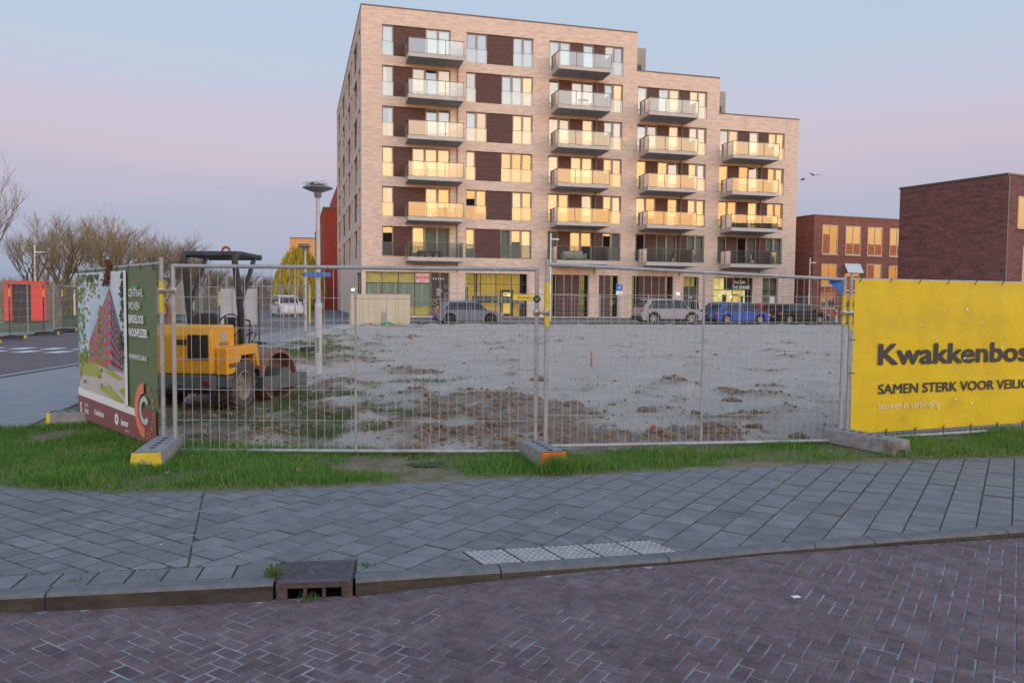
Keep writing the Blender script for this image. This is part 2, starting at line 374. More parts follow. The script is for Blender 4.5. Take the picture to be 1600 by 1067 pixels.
for r_ in range(-110, 120):
    for c_ in range(-120, 120):
        k = (c_+r_) % 4                                             # elbow bond, stepping down to the right
        if k == 0: cell = (c_, r_, 2, 1)
        elif k == 2: cell = (c_, r_, 1, 2)
        else: continue
        p0, q0, wu, wv = cell; cu_ = (p0+wu/2)*pitch_b; cv_ = (q0+wv/2)*pitch_b
        x = cu_*ax_u[0]+cv_*ax_v[0]; y = 3.6+cu_*ax_u[1]+cv_*ax_v[1]
        if not (1.4 < y < 7.5 and abs(x) < 6.6): continue
        hu = wu*pitch_b/2-jw/2; hv = wv*pitch_b/2-jw/2
        poly = [(i*hu*ax_u[0]+j*hv*ax_v[0], i*hu*ax_u[1]+j*hv*ax_v[1]) for i, j in ((-1,-1),(1,-1),(1,1),(-1,1))]
        if sum(poly[i][0]*poly[(i+1) % 4][1]-poly[(i+1) % 4][0]*poly[i][1] for i in range(4)) < 0: poly = poly[::-1]
        bricks.append((x, y, wu == 2, poly))
mesh_b = {}
rest = MB(); kept = []
for x, y, k, poly in bricks:
    (a, nrm) = line_at(ky, x, -.008)
    dist = (x-a[0])*nrm[0]+(y-a[1])*nrm[1]
    if dist > .12: continue
    pp = poly; cut = dist > -.13
    if cut:
        pp = clip(poly, (a[0]-x, a[1]-y), (-nrm[0], -nrm[1]))
        if len(pp) < 3 or area(pp) < .0012: continue
    kept.append((x, y, k, pp, cut))
vb = sorted([q for q in kept if vis(q[0], q[1]) and q[1] > 3.0], key=lambda q: q[1])
own = set(id(q) for q in vb[:300])
def zrand(): return random.gauss(0, .0012)
for q in kept:
    x, y, k, pp, cut = q
    if abs(x) > y*.75+.4: 
        if y > 1 and abs(x) > y*1.1+.5: continue
    z = float(road_z(x))+zrand(); gx = float(road_z(x+.1)-road_z(x-.1))/.2
    ch = random.uniform(.005, .009)
    if id(q) in own:
        if cut: me = slab_mesh('brick', pp, .05, .006, M_rb)
        else:
            if k not in mesh_b: mesh_b[k] = slab_mesh('brick', pp, .05, .006, M_rb)
            me = mesh_b[k]
        inst('brick', me, road, (x, y, z), (random.gauss(0, .006), -gx+random.gauss(0, .006), random.gauss(0, .008)))
    else:
        n = len(pp); ins = [(px*.93, py*.93) for px, py in pp] if not cut else pp
        zz = lambda px: z+gx*px
        rest.add([(x+px, y+py, zz(px)-.05) for px, py in pp]+[(x+px, y+py, zz(px)-.004) for px, py in pp]+[(x+px, y+py, zz(px)) for px, py in ins],
                 [(i, (i+1) % n, n+(i+1) % n, n+i) for i in range(n)]+[(n+i, n+(i+1) % n, 2*n+(i+1) % n, 2*n+i) for i in range(n)]+[tuple(range(2*n, 3*n))])
P(rest.build('bricks', M_rb, road, fix=False), kind='stuff')

# ---- kerbstones
M_kerb = mat('kerb_concrete', (.135, .138, .142), (.19, .193, .196), scale=14, detail=8, coord='World', rough=.9, bump=.5, bscale=120, stain=(.20, .21, .22), stain_scale=5, stain_lim=(.6, .75))
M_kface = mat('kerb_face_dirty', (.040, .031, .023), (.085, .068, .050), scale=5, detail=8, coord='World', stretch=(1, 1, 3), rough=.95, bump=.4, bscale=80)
pav = P(sheet('pavement', [(x, float(ky(x))+.05) for x in np.linspace(-8, 10, 40)]+[(x, float(gy(x))+.05) for x in np.linspace(10, -8, 40)], -.010, mat('pavement_bed', (.09, .092, .085), (.15, .145, .13), scale=9, coord='World', rough=.95, stain=(.13, .16, .05), stain_scale=1.6, stain_lim=(.52, .6))), kind='structure')
def kerb_piece(xa, xb):
    nseg = 6; vs = []; KW = .105
    for i in range(nseg+1):
        x = xa+(xb-xa)*i/nseg; (p, nr) = line_at(ky, x, 0); zf = float(road_z(x))
        rows = [(0, zf-.05, 0), (0, zf+.012, 0), (.004, -.020, 0), (.012, -.008, 0), (.026, -.001, 0), (KW, .001, 0), (KW, -.04, 0)]
        for off, z, _ in rows: vs.append((p[0]+nr[0]*off, p[1]+nr[1]*off, z))
    m_ = 7; b = MB(); 
    for i in range(nseg):
        for j in range(m_-1):
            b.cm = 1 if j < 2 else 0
            b.add([vs[i*m_+j], vs[(i+1)*m_+j], vs[(i+1)*m_+j+1], vs[i*m_+j+1]], [(0, 1, 2, 3)])
    b.cm = 0; b.add(vs[:m_], [tuple(range(m_))]); b.add(vs[-m_:], [tuple(range(m_-1, -1, -1))])
    return b.build('kerbstone', [M_kerb, M_kface], pav, fix=False, smooth=R(60))
cuts = [-5.45, -4.45, -3.45, -2.42, -1.285]
for a, c in zip(cuts, cuts[1:]): kerb_piece(a+.005, c-.005)
cuts = [-.855, -.05, .96, 1.95, 2.38, 3.4, 4.4, 5.4]
for a, c in zip(cuts, cuts[1:]): kerb_piece(a+.004, c-.004)

# ---- pavement tiles
M_tedge = mat('tile_dark_edge', (.085, .088, .088), (.13, .132, .125), scale=8, coord='World', rough=.95, stain=(.06, .085, .03), stain_scale=2.2, stain_lim=(.60, .66))  # darker chamfer colour that draws the joint lines, with greenish patches
M_tile = mat('pavement_tile', (.178, .180, .181), (.236, .237, .236), scale=5, detail=12, coord='World', rough=.88, bump=.35, bscale=150, rnd=.15, stain=(.34, .36, .37), stain_scale=13, stain_lim=(.69, .74), spec=.3)
M_tileR = mat('pavement_tile_patch', (.115, .12, .128), (.15, .152, .155), scale=7, detail=10, coord='World', rough=.88, bump=.35, bscale=150, rnd=.11, stain=(.36, .37, .37), stain_scale=9, stain_lim=(.66, .72), spec=.3)
TPS = (.155, .208); tiles = []; fullm = {}
TX0, TX1 = -.14, 1.07                                              # tactile strip (x range on the kerb)
SEAM = -2.02
def seam_x(y): return SEAM-(y-5.0)*.335
def subtract(poly, hole):
    out = []; cur = poly; n = len(hole); t = poly
    for i in range(n):
        p, q = hole[i], hole[(i+1) % n]
        if len(t) > 2: t = clip(t, p, (-(q[1]-p[1]), q[0]-p[0]))
    if len(t) < 3 or area(t) < 1e-5: return [poly]
    for i in range(n):
        p, q = hole[i], hole[(i+1) % n]; nr = (q[1]-p[1], -(q[0]-p[0]))            # outward for an anticlockwise hole
        if len(cur) < 3: break
        o = clip(cur, p, nr)
        if len(o) > 2: out.append(o)
        cur = clip(cur, p, (-nr[0], -nr[1]))
    return out
def strip(xa, xb, o0, o1, sl=0.0):
    return [line_at(ky, xx, off)[0] for xx, off in ((xa, o0), (xb, o0), (xb+sl, o1), (xa+sl, o1))]
HOLES = [strip(TX0+(TX1-TX0)*i/5-.003, TX0+(TX1-TX0)*(i+1)/5+.003, .09, .376, -.075) for i in range(5)]+[strip(-1.292, -.848, -.1, .348)]
for part in (0, 1):
    TP = TPS[part]
    for i in range(-60, 90):
        for j in range(-60, 90):
            du, dv_ = (i+.5)*TP, (j+.5)*TP
            if part == 1: du += (.5*TP if j % 2 else 0)
            else: dv_ += (.5*TP if i % 2 else 0)
            x = du*ax_u[0]+dv_*ax_v[0]-1.0; y = 5.0+du*ax_u[1]+dv_*ax_v[1]
            if not (-7.2 < x < 8.5 and 3 < y < 10): continue
            h = TP/2-.0025
            poly = [(p*h*ax_u[0]+q*h*ax_v[0], p*h*ax_u[1]+q*h*ax_v[1]) for p, q in ((-1,-1),(-1,1),(1,1),(1,-1))]
            if sum(poly[k][0]*poly[(k+1) % 4][1]-poly[(k+1) % 4][0]*poly[k][1] for k in range(4)) < 0: poly = poly[::-1]
            pp = poly
            sxp = seam_x(y)
            nr = Vector((1, .335)).normalized(); sg = 1 if part else -1
            pp = clip(pp, (sxp-x+sg*.004, 0), (sg*nr.x, sg*nr.y))
            edge = .110+(.215 if (x < -1.3) else 0)
            (a, nk) = line_at(ky, x, edge)
            if len(pp) > 2 and (x-a[0])*nk[0]+(y-a[1])*nk[1] < .3: pp = clip(pp, (a[0]-x, a[1]-y), nk)
            (a, ng) = line_at(gy, x, .09)
            if len(pp) > 2 and (x-a[0])*ng[0]+(y-a[1])*ng[1] > -.3: pp = clip(pp, (a[0]-x, a[1]-y), (-ng[0], -ng[1]))
            if len(pp) < 3: continue
            pieces = [pp]
            for hole in HOLES:
                hq = [(hx-x, hy-y) for hx, hy in hole]; nxt = []
                for q in pieces: nxt += subtract(q, hq)
                pieces = nxt
            for q in pieces:
                if len(q) > 2 and area(q) > .0012:
                    fl = area(q) > .97*(TP-.008)**2; cx = 0 if fl else sum(p[0] for p in q)/len(q); cy = 0 if fl else sum(p[1] for p in q)/len(q)
                    tiles.append((x+cx, y+cy, [(p[0]-cx, p[1]-cy) for p in q], area(q) > .97*(TP-.008)**2, part))
tiles.sort(key=lambda t: t[1]+abs(t[0])*.05)
vt = [t for t in tiles if vis(t[0], t[1], m=.02)]
own = set(id(t) for t in vt[:300]); rest = MB()
for t in tiles:
    x, y, pp, fl, part = t
    mt_ = M_tile
    z = random.gauss(0, .0016)
    if id(t) in own:
        if fl:
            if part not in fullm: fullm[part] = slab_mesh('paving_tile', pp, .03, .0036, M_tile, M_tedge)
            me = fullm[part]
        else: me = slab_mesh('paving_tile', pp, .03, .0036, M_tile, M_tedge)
        inst('paving_tile', me, pav, (x, y, z), (random.gauss(0, .004), random.gauss(0, .004), random.gauss(0, .004)))
    else:
        n = len(pp); cxx = sum(p[0] for p in pp)/n; cyy = sum(p[1] for p in pp)/n; ip = [(cxx+(a-cxx)*.95, cyy+(c-cyy)*.95) for a, c in pp]
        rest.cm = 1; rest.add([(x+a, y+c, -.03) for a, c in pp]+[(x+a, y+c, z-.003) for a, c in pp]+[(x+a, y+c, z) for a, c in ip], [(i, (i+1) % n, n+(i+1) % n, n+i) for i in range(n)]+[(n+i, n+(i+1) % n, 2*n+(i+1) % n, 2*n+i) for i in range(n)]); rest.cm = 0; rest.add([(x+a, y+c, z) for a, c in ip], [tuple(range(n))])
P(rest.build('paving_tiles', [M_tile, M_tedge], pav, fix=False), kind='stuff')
# edge course of narrow tiles along the kerb, left of the gully
x = -5.2
while x < -1.33:
    x2 = min(x+.184, -1.31); q = []
    for xx, off in ((x+.004, .111), (x2-.004, .111), (x2-.004, .32), (x+.004, .32)):
        (p, nk) = line_at(ky, xx, off); q.append(p)
    cx = sum(p[0] for p in q)/4; cy = sum(p[1] for p in q)/4
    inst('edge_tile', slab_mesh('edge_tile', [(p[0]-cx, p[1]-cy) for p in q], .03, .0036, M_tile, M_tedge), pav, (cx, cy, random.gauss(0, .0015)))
    x = x2
# tactile tiles
M_tact = mat('tactile_tile_white', (.31, .305, .30), (.41, .405, .395), scale=10, detail=8, coord='World', rough=.85, bump=.3, bscale=100, stain=(.22, .22, .22), stain_scale=4, stain_lim=(.58, .7), rnd=.06)
nT = 5
for i in range(nT):
    xa = TX0+(TX1-TX0)*i/nT+.004; xb = TX0+(TX1-TX0)*(i+1)/nT-.004; q = []
    for xx, off in ((xa, .110), (xb, .110), (xb-.075, .37), (xa-.075, .37)):
        (p, nk) = line_at(ky, xx, off); q.append(p)
    cx = sum(p[0] for p in q)/4; cy = sum(p[1] for p in q)/4
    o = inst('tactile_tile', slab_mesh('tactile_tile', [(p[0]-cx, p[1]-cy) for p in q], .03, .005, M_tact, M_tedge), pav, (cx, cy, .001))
    kn = MB(); A_, B_, C_, D_ = [Vector((p[0]-cx, p[1]-cy, 0)) for p in q]
    for a in range(6):
        for c in range(6):
            s_, t_ = (a+.5)/6, (c+.5)/6; p = (A_*(1-s_)+B_*s_)*(1-t_)+(D_*(1-s_)+C_*s_)*t_
            kn.lathe([(.0165, -.002), (.0155, .003), (.010, .0055), (.003, .006)], (p.x, p.y, 0), n=8)
    kn.build('knobs', M_tact, o, smooth=True)
# gully with cast-iron lid
M_iron = mat('rusty_cast_iron', (.060, .040, .042), (.11, .075, .072), scale=20, detail=6, coord='World', rough=.75, bump=.5, bscale=90, stain=(.17, .075, .035), stain_scale=7, stain_lim=(.58, .7))
M_ironlid = mat('cast_iron_lid', (.075, .062, .075), (.12, .095, .11), scale=20, coord='World', rough=.6, bump=.4, bscale=120)
M_hole = flat('hole_dark', (.004, .004, .004), .9)
gc, gn = line_at(ky, -1.07, 0); ga = math.atan2(-gn[0], gn[1])
g = P(empty('street_gully', (gc[0], gc[1], 0), ga), 'rusty cast iron street gully with three inlet openings in the kerb', 'gully')
b = MB(); zb = -.115
for x0, x1 in ((-.205, -.145), (-.06, -.042), (.042, .06), (.145, .205)): b.box(x0, x1, -.006, .03, zb, -.032)
b.box(-.205, .205, -.012, .04, -.034, -.003); b.box(-.145, .145, -.005, .03, zb-.02, zb+.006)
b.box(-.205, -.185, .0301, .34, zb, -.004); b.box(.185, .205, .0301, .34, zb, -.004); b.box(-.185, .185, .32, .34, zb, -.004)
b.build('box', M_iron, g, bevel=.004)
MB().box(-.184, .184, .035, .3, zb-.1, zb-.09).build('sump', M_hole, g)
b = MB(); b.box(-.198, .198, -.008, .325, -.002, .006)
lid = b.build('lid', M_ironlid, g, bevel=.004)
b = MB()
for i in range(16):
    for j in range(7):
        x = -.17+i*.34/15; y = .045+j*.24/6
        if abs(x) < .05 and 1 < j < 6: continue
        b.box(x-.0065, x+.0065, y-.011, y+.011, .006, .0095)
b.beam((-.03, .2, .0075), (0, .14, .0075), .012, .004); b.beam((0, .14, .0075), (.04, .21, .0075), .012, .004)
b.build('tread_pattern', M_ironlid, lid)
b = MB(); b.box(-.198, .198, -.0125, -.0085, -.002, .0062); b.build('worn_edge', flat('worn_steel', (.16, .17, .24), .35, .6), lid)
# ------------------------------------------------------------------ building site: sand, soil, weeds; the grass verge
FENCE = [(-5.19, 9.57), (-3.31, 7.62), (.28, 7.64), (3.62, 8.55), (8.0, 10.15)]      # line of the near fence
FX = np.array([-9, -5.19, -3.31, .28, 3.62, 12]); FY = np.array([13.6, 9.57, 7.62, 7.64, 8.55, 11.6])
def fy(x): return np.interp(x, FX, FY)
def site_soil(x, y):
    """0 sand .. 1 brown soil, from the look of the site: soil lumps in the front left, sand behind and right"""
    n = .45*fbm(x*.5, y*.42, 3, 4)+.55*fbm(x*1.9, y*1.25, 4, 5)
    d = np.clip(1.2-(y-7.5)/8.5, 0, 1)*np.clip((4.2-x)/4.2, .0, 1)
    dl = np.clip((-1.5-x)/4, 0, 1)*np.clip((34-y)/16, 0, 1)
    k = np.clip(np.maximum(d, dl*.8), 0, 1)
    far = .10*np.clip((y-30)/10, 0, 1)*np.clip((4-x)/12, 0, 1)
    return np.clip((n-.60+.285*k+far)*6.0, 0, 1)
def site_green(x, y):
    n = .5*fbm(x*.6+31, y*.45+11, 9, 4)+.5*fbm(x*2.3, y*1.5, 19, 5)
    k = np.maximum(np.clip((1.5-x)/5, 0, 1)*np.clip(1.25-(y-7.5)/7, 0, 1), np.clip((-2.2-x)/3, 0, 1)*np.clip((40-y)/16, 0, 1))
    edge = np.clip((y-47.5+(-.27)*(x-2)), 0, 1)
    verge = np.clip(.55-(y-fy(x))*1.3, 0, .55)*np.clip((1.2-x)/2, .5, 1)
    return np.clip((n-.655+.26*k+verge*.9)*6, 0, 1)
def site_z(x, y):
    so_ = site_soil(x, y)
    z = .10*(fbm(x*.13, y*.13, 21, 3)-.5)*np.clip((y-9)/8, 0, 1)+.075*(fbm(x*.9, y*.9, 5, 4)-.5)+.035*(fbm(x*4, y*3, 6, 3)-.5)+.02*np.clip(np.sin((y*.9+x*.22)*4.2+3*fbm(x*.3, y*.3, 70, 2)), .2, 1)*np.clip((y-11)/4, 0, 1)
    for cx_, sl, wv in ((11.9, .30, 0.), (13.6, .30, 0.), (16.5, -.12, 1.), (18.3, -.12, 1.)):                 # tyre ruts
        yc = cx_+sl*x+.25*np.sin(x*.5+wv); q = np.abs(y-yc); z += (-.030*np.exp(-(q/.13)**2)+.016*np.exp(-((q-.26)/.09)**2))*(.6+.8*(fbm(x*1.5, y*1.5, 71, 2)-.3))*(1+.35*np.sign(np.sin(x*26)))*np.clip((y-9.5)/2, 0, 1)
    z += so_*(.03+.22*np.clip(fbm(x*2.6, y*2.6, 8, 5)-.42, 0, 1))
    return z*np.clip((y-fy(x)+.6)/1.4, .2, 1)*np.clip((52-y+.27*x)/3, 0, 1)
nx_, ny_ = 330, 300
tt = np.linspace(0, 1, ny_); Yc = 7.0+(55.5-7.0)*(tt**2.1)
uu = np.linspace(-1, 1, nx_)
V = np.zeros((ny_, nx_, 3))
for j in range(ny_):
    half = 8.5+(Yc[j]-7)*.62
    x = uu*half+.6+(Yc[j]-7)*.10
    lim_l = np.interp(Yc[j], [7, 9.57, 15, 47, 56], [-3.6, -5.9, -7.0, -8.6, -9.5])
    x = np.maximum(x, lim_l-.4+.001*np.arange(nx_))
    y0 = np.where(x < -3.31, np.interp(x, [-6.5, -5.19, -3.31], [9.6, 8.9, 7.1]), fy(np.maximum(x, -3.31))-.45)
    ylim = 46.3+.27*(x+6)                                              # street side of the site
    y = y0+(ylim-y0)*(Yc[j]-7)/48.5
    V[j, :, 0] = x; V[j, :, 1] = y; V[j, :, 2] = site_z(x, y)
idx = np.arange(nx_*ny_).reshape(ny_, nx_)
fs = np.stack([idx[:-1, :-1], idx[:-1, 1:], idx[1:, 1:], idx[1:, :-1]], -1).reshape(-1, 4)
me = bpy.data.meshes.new('site_ground'); me.from_pydata(V.reshape(-1, 3).tolist(), [], fs.tolist()); me.shade_smooth()
at = me.attributes.new('soil', 'FLOAT', 'POINT'); at.data.foreach_set('value', site_soil(V[..., 0], V[..., 1]).ravel().astype(np.float32))
at = me.attributes.new('green', 'FLOAT', 'POINT'); at.data.foreach_set('value', site_green(V[..., 0], V[..., 1]).ravel().astype(np.float32))
def site_mat():
    m, t, b = new_mat('site_sand'); N = t.nodes; L = t.links
    g = N.new('ShaderNodeNewGeometry')
    def noise(s, d=6, r=.65):
        n = N.new('ShaderNodeTexNoise'); n.inputs['Scale'].default_value = s; n.inputs['Detail'].default_value = d; n.inputs['Roughness'].default_value = r; L.new(g.outputs['Position'], n.inputs[0]); return n
    def rmp(src, st):
        r = N.new('ShaderNodeValToRGB'); set_ramp(r, st); L.new(src, r.inputs[0]); return r.outputs[0]
    def mixc(f, a, c):
        x = N.new('ShaderNodeMixRGB'); L.new(f, x.inputs[0]) if not isinstance(f, float) else None
        for i, q in ((1, a), (2, c)):
            if isinstance(q, tuple): x.inputs[i].default_value = (*q, 1)
            else: L.new(q, x.inputs[i])
        return x.outputs[0]
    sand = rmp(noise(.9, 8).outputs[0], [(.3, (.55, .485, .415)), (.7, (.70, .63, .555))])
    speck = rmp(noise(7, 7, .8).outputs[0], [(.60, (0, 0, 0)), (.68, (1, 1, 1))])
    sand = mixc(speck, sand, (.27, .23, .20))
    fine = rmp(noise(38, 4, .8).outputs[0], [(.35, (.72, .70, .68)), (.62, (1.06, 1.05, 1.04))]); mm = N.new('ShaderNodeMixRGB'); mm.blend_type = 'MULTIPLY'; mm.inputs[0].default_value = 1; L.new(sand, mm.inputs[1]); L.new(fine, mm.inputs[2]); sand = mm.outputs[0]
    soil = rmp(noise(7, 8, .75).outputs[0], [(.3, (.20, .135, .098)), (.7, (.47, .36, .285))])
    ats = N.new('ShaderNodeAttribute'); ats.attribute_name = 'soil'; atg = N.new('ShaderNodeAttribute'); atg.attribute_name = 'green'
    n3 = noise(5, 6, .8)
    def brk(a):
        ma = N.new('ShaderNodeMath'); ma.operation = 'MULTIPLY_ADD'; L.new(n3.outputs[0], ma.inputs[0]); ma.inputs[1].default_value = 1.6; ma.inputs[2].default_value = -.8
        mb_ = N.new('ShaderNodeMath'); mb_.operation = 'ADD'; mb_.use_clamp = True; L.new(ma.outputs[0], mb_.inputs[0]); L.new(a.outputs['Fac'], mb_.inputs[1])
        mc = N.new('ShaderNodeMath'); mc.operation = 'MULTIPLY'; mc.use_clamp = True; L.new(mb_.outputs[0], mc.inputs[0]); L.new(a.outputs['Fac'], mc.inputs[1])
        return mc.outputs[0]
    c = mixc(brk(ats), sand, soil)
    c = mixc(brk(atg), c, (.10, .115, .045))
    L.new(c, b.inputs['Base Color']); b.inputs['Roughness'].default_value = .95; b.inputs['Specular IOR Level'].default_value = .2
    bu = N.new('ShaderNodeBump'); bu.inputs['Strength'].default_value = 1.0; bu.inputs['Distance'].default_value = .09; L.new(noise(6, 8, .75).outputs[0], bu.inputs['Height']); L.new(bu.outputs[0], b.inputs['Normal'])
    return m
me.materials.append(site_mat())
P(inst('site_ground', me), kind='structure')
# verge soil under the grass
M_vsoil = mat('verge_soil', (.14, .115, .06), (.24, .185, .125), scale=6, detail=8, coord='World', rough=.95, bump=.6, bscale=25)
sheet('verge_subsoil', [(-8.2, 5.2), (-3.0, 6.6), (-3.0, 9), (-4.2, 16), (-7.9, 16)], -.030, M_vsoil)
def verge_in(x, y):
    """inside the grass strip between pavement and fence, and the wider patch at the left corner"""
    back = np.where(x > -3.31, fy(np.maximum(x, -3.31))+.10+.25*np.clip((-x)/3, 0, 1), np.interp(x, [-8, -6.3, -5.4, -5.19, -3.31], [7.6, 8.4, 9.3, 9.7, 7.9]))
    return (y > gy(x)-.01+.09*(fbm(x*5, x*0+2, 88, 3)-.5)) & (y < back)
vs = []; fs = []; XS = np.linspace(-8, 12, 161); K = 14
for i, x in enumerate(XS):
    a = float(gy(x)); e = float(fy(max(x, -3.31))+.35 if x > -3.31 else np.interp(x, [-8, -6.3, -5.4, -5.19, -3.31], [7.35, 8.3, 9.6, 9.95, 8.0]))
    for k in range(K+1):
        y = a+(e-a)*k/K+(0 if k else .05*float(fbm(x*4, 3.3, 87, 3)-.5)); vs.append((x, y, (-.009 if k == 0 else .012)+.05*float(fbm(x*1.3, y*1.3, 40, 3)-.35)*min(1, k/3)))
for i in range(160):
    for k in range(K): q = i*(K+1)+k; fs.append((q, q+K+1, q+K+2, q+1))
P(MB().add(vs, fs).build('grass_verge', M_vsoil, smooth=True), kind='structure')
def verge_z(x, y): return .012+.05*(fbm(x*1.3, y*1.3, 40, 3)-.35)

def blades(name, X, Y, Z, H, W, m, lean=.5, label=None):
    n = len(X); a = rng.uniform(0, 2*np.pi, n); la = rng.uniform(0, 2*np.pi, n); ln = np.abs(rng.normal(0, lean, n))*H
    dx, dy = np.cos(a)*W, np.sin(a)*W; lx, ly = np.cos(la)*ln, np.sin(la)*ln
    v = np.zeros((n, 5, 3))
    for k, (t, ww) in enumerate(((0, 1), (0, -1), (.55, .75), (.55, -.75), (1, 0))):
        bend = t**1.8
        v[:, k, 0] = X+dx*ww*.5+lx*bend; v[:, k, 1] = Y+dy*ww*.5+ly*bend; v[:, k, 2] = Z+H*t*np.sqrt(np.clip(1-(bend*ln/np.maximum(H, 1e-4))**2*.35, .2, 1))
    b_ = (np.arange(n)*5)[:, None]
    f3 = (b_+np.array([[2, 3, 4]])).tolist(); f4 = (b_+np.array([[0, 1, 3, 2]])).tolist()
    me = bpy.data.meshes.new(name); me.from_pydata(v.reshape(-1, 3).tolist(), [], f4+f3); me.materials.append(m)
    cl = me.attributes.new('tone', 'FLOAT', 'POINT'); tn = np.repeat(rng.uniform(0, 1, n), 5).astype(np.float32); cl.data.foreach_set('value', tn)
    o = inst(name, me); P(o, label, 'grass' if label else None, kind='stuff'); return o
def grass_mat(name, stops):
    m, t, b = new_mat(name); N = t.nodes; L = t.links
    a = N.new('ShaderNodeAttribute'); a.attribute_name = 'tone'; g = N.new('ShaderNodeNewGeometry')
    n = N.new('ShaderNodeTexNoise'); n.inputs['Scale'].default_value = 1.6; n.inputs['Detail'].default_value = 4; L.new(g.outputs['Position'], n.inputs[0])
    ma = N.new('ShaderNodeMath'); ma.operation = 'MULTIPLY_ADD'; L.new(a.outputs['Fac'], ma.inputs[0]); ma.inputs[1].default_value = .55
    mb_ = N.new('ShaderNodeMath'); mb_.operation = 'MULTIPLY'; L.new(n.outputs[0], mb_.inputs[0]); mb_.inputs[1].default_value = .6; L.new(mb_.outputs[0], ma.inputs[2])
    r = N.new('ShaderNodeValToRGB'); set_ramp(r, stops); L.new(ma.outputs[0], r.inputs[0]); L.new(r.outputs[0], b.inputs['Base Color'])
    b.inputs['Roughness'].default_value = .6; b.inputs['Specular IOR Level'].default_value = .25
    tr = N.new('ShaderNodeBsdfTranslucent'); L.new(r.outputs[0], tr.inputs[0]); x = N.new('ShaderNodeMixShader'); x.inputs[0].default_value = .3
    o = [q for q in N if q.type == 'OUTPUT_MATERIAL'][0]; L.new(b.outputs[0], x.inputs[1]); L.new(tr.outputs[0], x.inputs[2]); L.new(x.outputs[0], o.inputs[0])
    return m
M_grass = grass_mat('verge_grass', [(.05, (.045, .115, .018)), (.40, (.095, .23, .034)), (.68, (.15, .30, .055)), (.85, (.27, .33, .10)), (.95, (.42, .36, .19)), (1, (.42, .33, .20))])
M_weed = grass_mat('site_weed', [(.1, (.06, .105, .025)), (.6, (.12, .19, .05)), (.9, (.22, .24, .10)), (1, (.33, .27, .15))])
X = rng.uniform(-8, 8.5, 420000); Y = rng.uniform(5.9, 10.3, 420000)
k = verge_in(X, Y)&(np.abs(X)/Y < .72); den = fbm(X*1.4, Y*1.4, 51, 4)
thin = np.clip((X-.2)/1.5, 0, 1)*np.clip((2.9-X)/.8, 0, 1)                     # sandy patch behind the second panel
front = np.clip((Y-gy(X))/.10, 0, 1)
dens = np.clip((den-.29)*4.8, .05, 1)*np.clip(fbm(X*.55+7, Y*.8, 52, 3)*4.2-.75, .4, 1)*(1-.8*thin*np.clip((Y-gy(X)-.45)*4, 0, 1))*(.35+.65*front)
k &= rng.uniform(0, 1, len(X)) < dens
X, Y, den = X[k], Y[k], den[k]
H = (.020+.062*np.clip(den-.28, 0, 1)**1.0*rng.uniform(.4, 2.1, len(X))*1.7)*np.clip((Y-gy(X))/.15, .35, 1)
blades('verge_grass', X, Y, verge_z(X, Y), H, rng.uniform(.004, .009, len(X)), M_grass, .55, 'short green grass growing on the verge between pavement and fence')
# long tuft in front of the orange block and tufts at the other blocks
tx, ty, th = [], [], []
for cx, cy, r_, n, h in ((.42, 6.97, .09, 700, .17), (-3.1, 6.85, .05, 60, .05), (-.1, 7.15, .16, 350, .10), (.75, 7.1, .2, 350, .08), (3.0, 7.75, .25, 400, .08), (4.6, 8.2, .3, 400, .09), (-2.2, 6.75, .3, 500, .09), (-5.0, 7.4, .35, 500, .08), (1.55, 7.72, .12, 250, .13), (-4.3, 8.0, .3, 400, .07)):
    q = rng.normal(0, 1, (n, 2)); tx += list(cx+q[:, 0]*r_); ty += list(cy+q[:, 1]*r_*.7); th += list(h*rng.uniform(.5, 1.2, n))
tx, ty, th = map(np.array, (tx, ty, th)); k = ty > gy(tx)+.02; tx, ty, th = tx[k], ty[k], th[k]
blades('grass_tufts', tx, ty, verge_z(tx, ty), th, rng.uniform(.004, .008, len(tx)), M_grass, .4, 'taller grass tufts standing round the fence feet')
# weeds on the site
X = rng.uniform(-9, 13, 900000); Y = 7.3+42*rng.uniform(0, 1, 900000)**1.9
k = (Y > np.where(X < -3.31, np.interp(X, [-6.5, -5.19, -3.31], [9.9, 9.6, 7.7]), fy(np.maximum(X, -3.31))))&(np.abs(X)/Y < .68)&(X > np.interp(Y, [7, 9.5, 15, 47], [-3.4, -5.2, -6.8, -8.4]))&(Y < 46+.27*(X+6))
X, Y = X[k], Y[k]; g_ = site_green(X, Y)
k = rng.uniform(0, 1, len(X)) < g_*np.clip(fbm(X*3, Y*3, 77, 3)*2.6-.75, 0, 1)*np.clip(.8-(Y-8)*.02, .2, .8)
X, Y = X[k], Y[k]; sc_ = 1+np.clip((Y-10)/25, 0, 1.2)
blades('site_weeds', X, Y, site_z(X, Y)-.004, rng.uniform(.025, .075, len(X))*sc_, rng.uniform(.005, .010, len(X))*sc_, M_weed, .7, 'scattered green weeds growing on the sandy building site')
# dead straw and root litter mixed through the soil
X = rng.uniform(-8, 9, 260000); Y = 7.4+24*rng.uniform(0, 1, 260000)**1.7
k = (X > np.interp(Y, [7, 9.5, 15, 47], [-3.4, -5.0, -6.6, -8.2]))&(Y > np.where(X < -3.31, 9.7, fy(np.maximum(X, -3.31))))&(np.abs(X)/Y < .68)&(rng.uniform(0, 1, len(X)) < np.clip(site_soil(X, Y)*np.clip(fbm(X*2.2, Y*2.2, 95, 3)*3-1.0, 0, 1)*.16+.006, 0, 1))
X, Y = X[k], Y[k]
M_straw = grass_mat('dead_straw', [(.1, (.12, .075, .045)), (.6, (.26, .18, .11)), (1, (.42, .33, .22))])
blades('straw_litter', X, Y, site_z(X, Y)+.002, rng.uniform(.03, .08, len(X)), rng.uniform(.005, .011, len(X)), M_straw, 1.6, 'dead straw and root litter strewn through the dug soil')
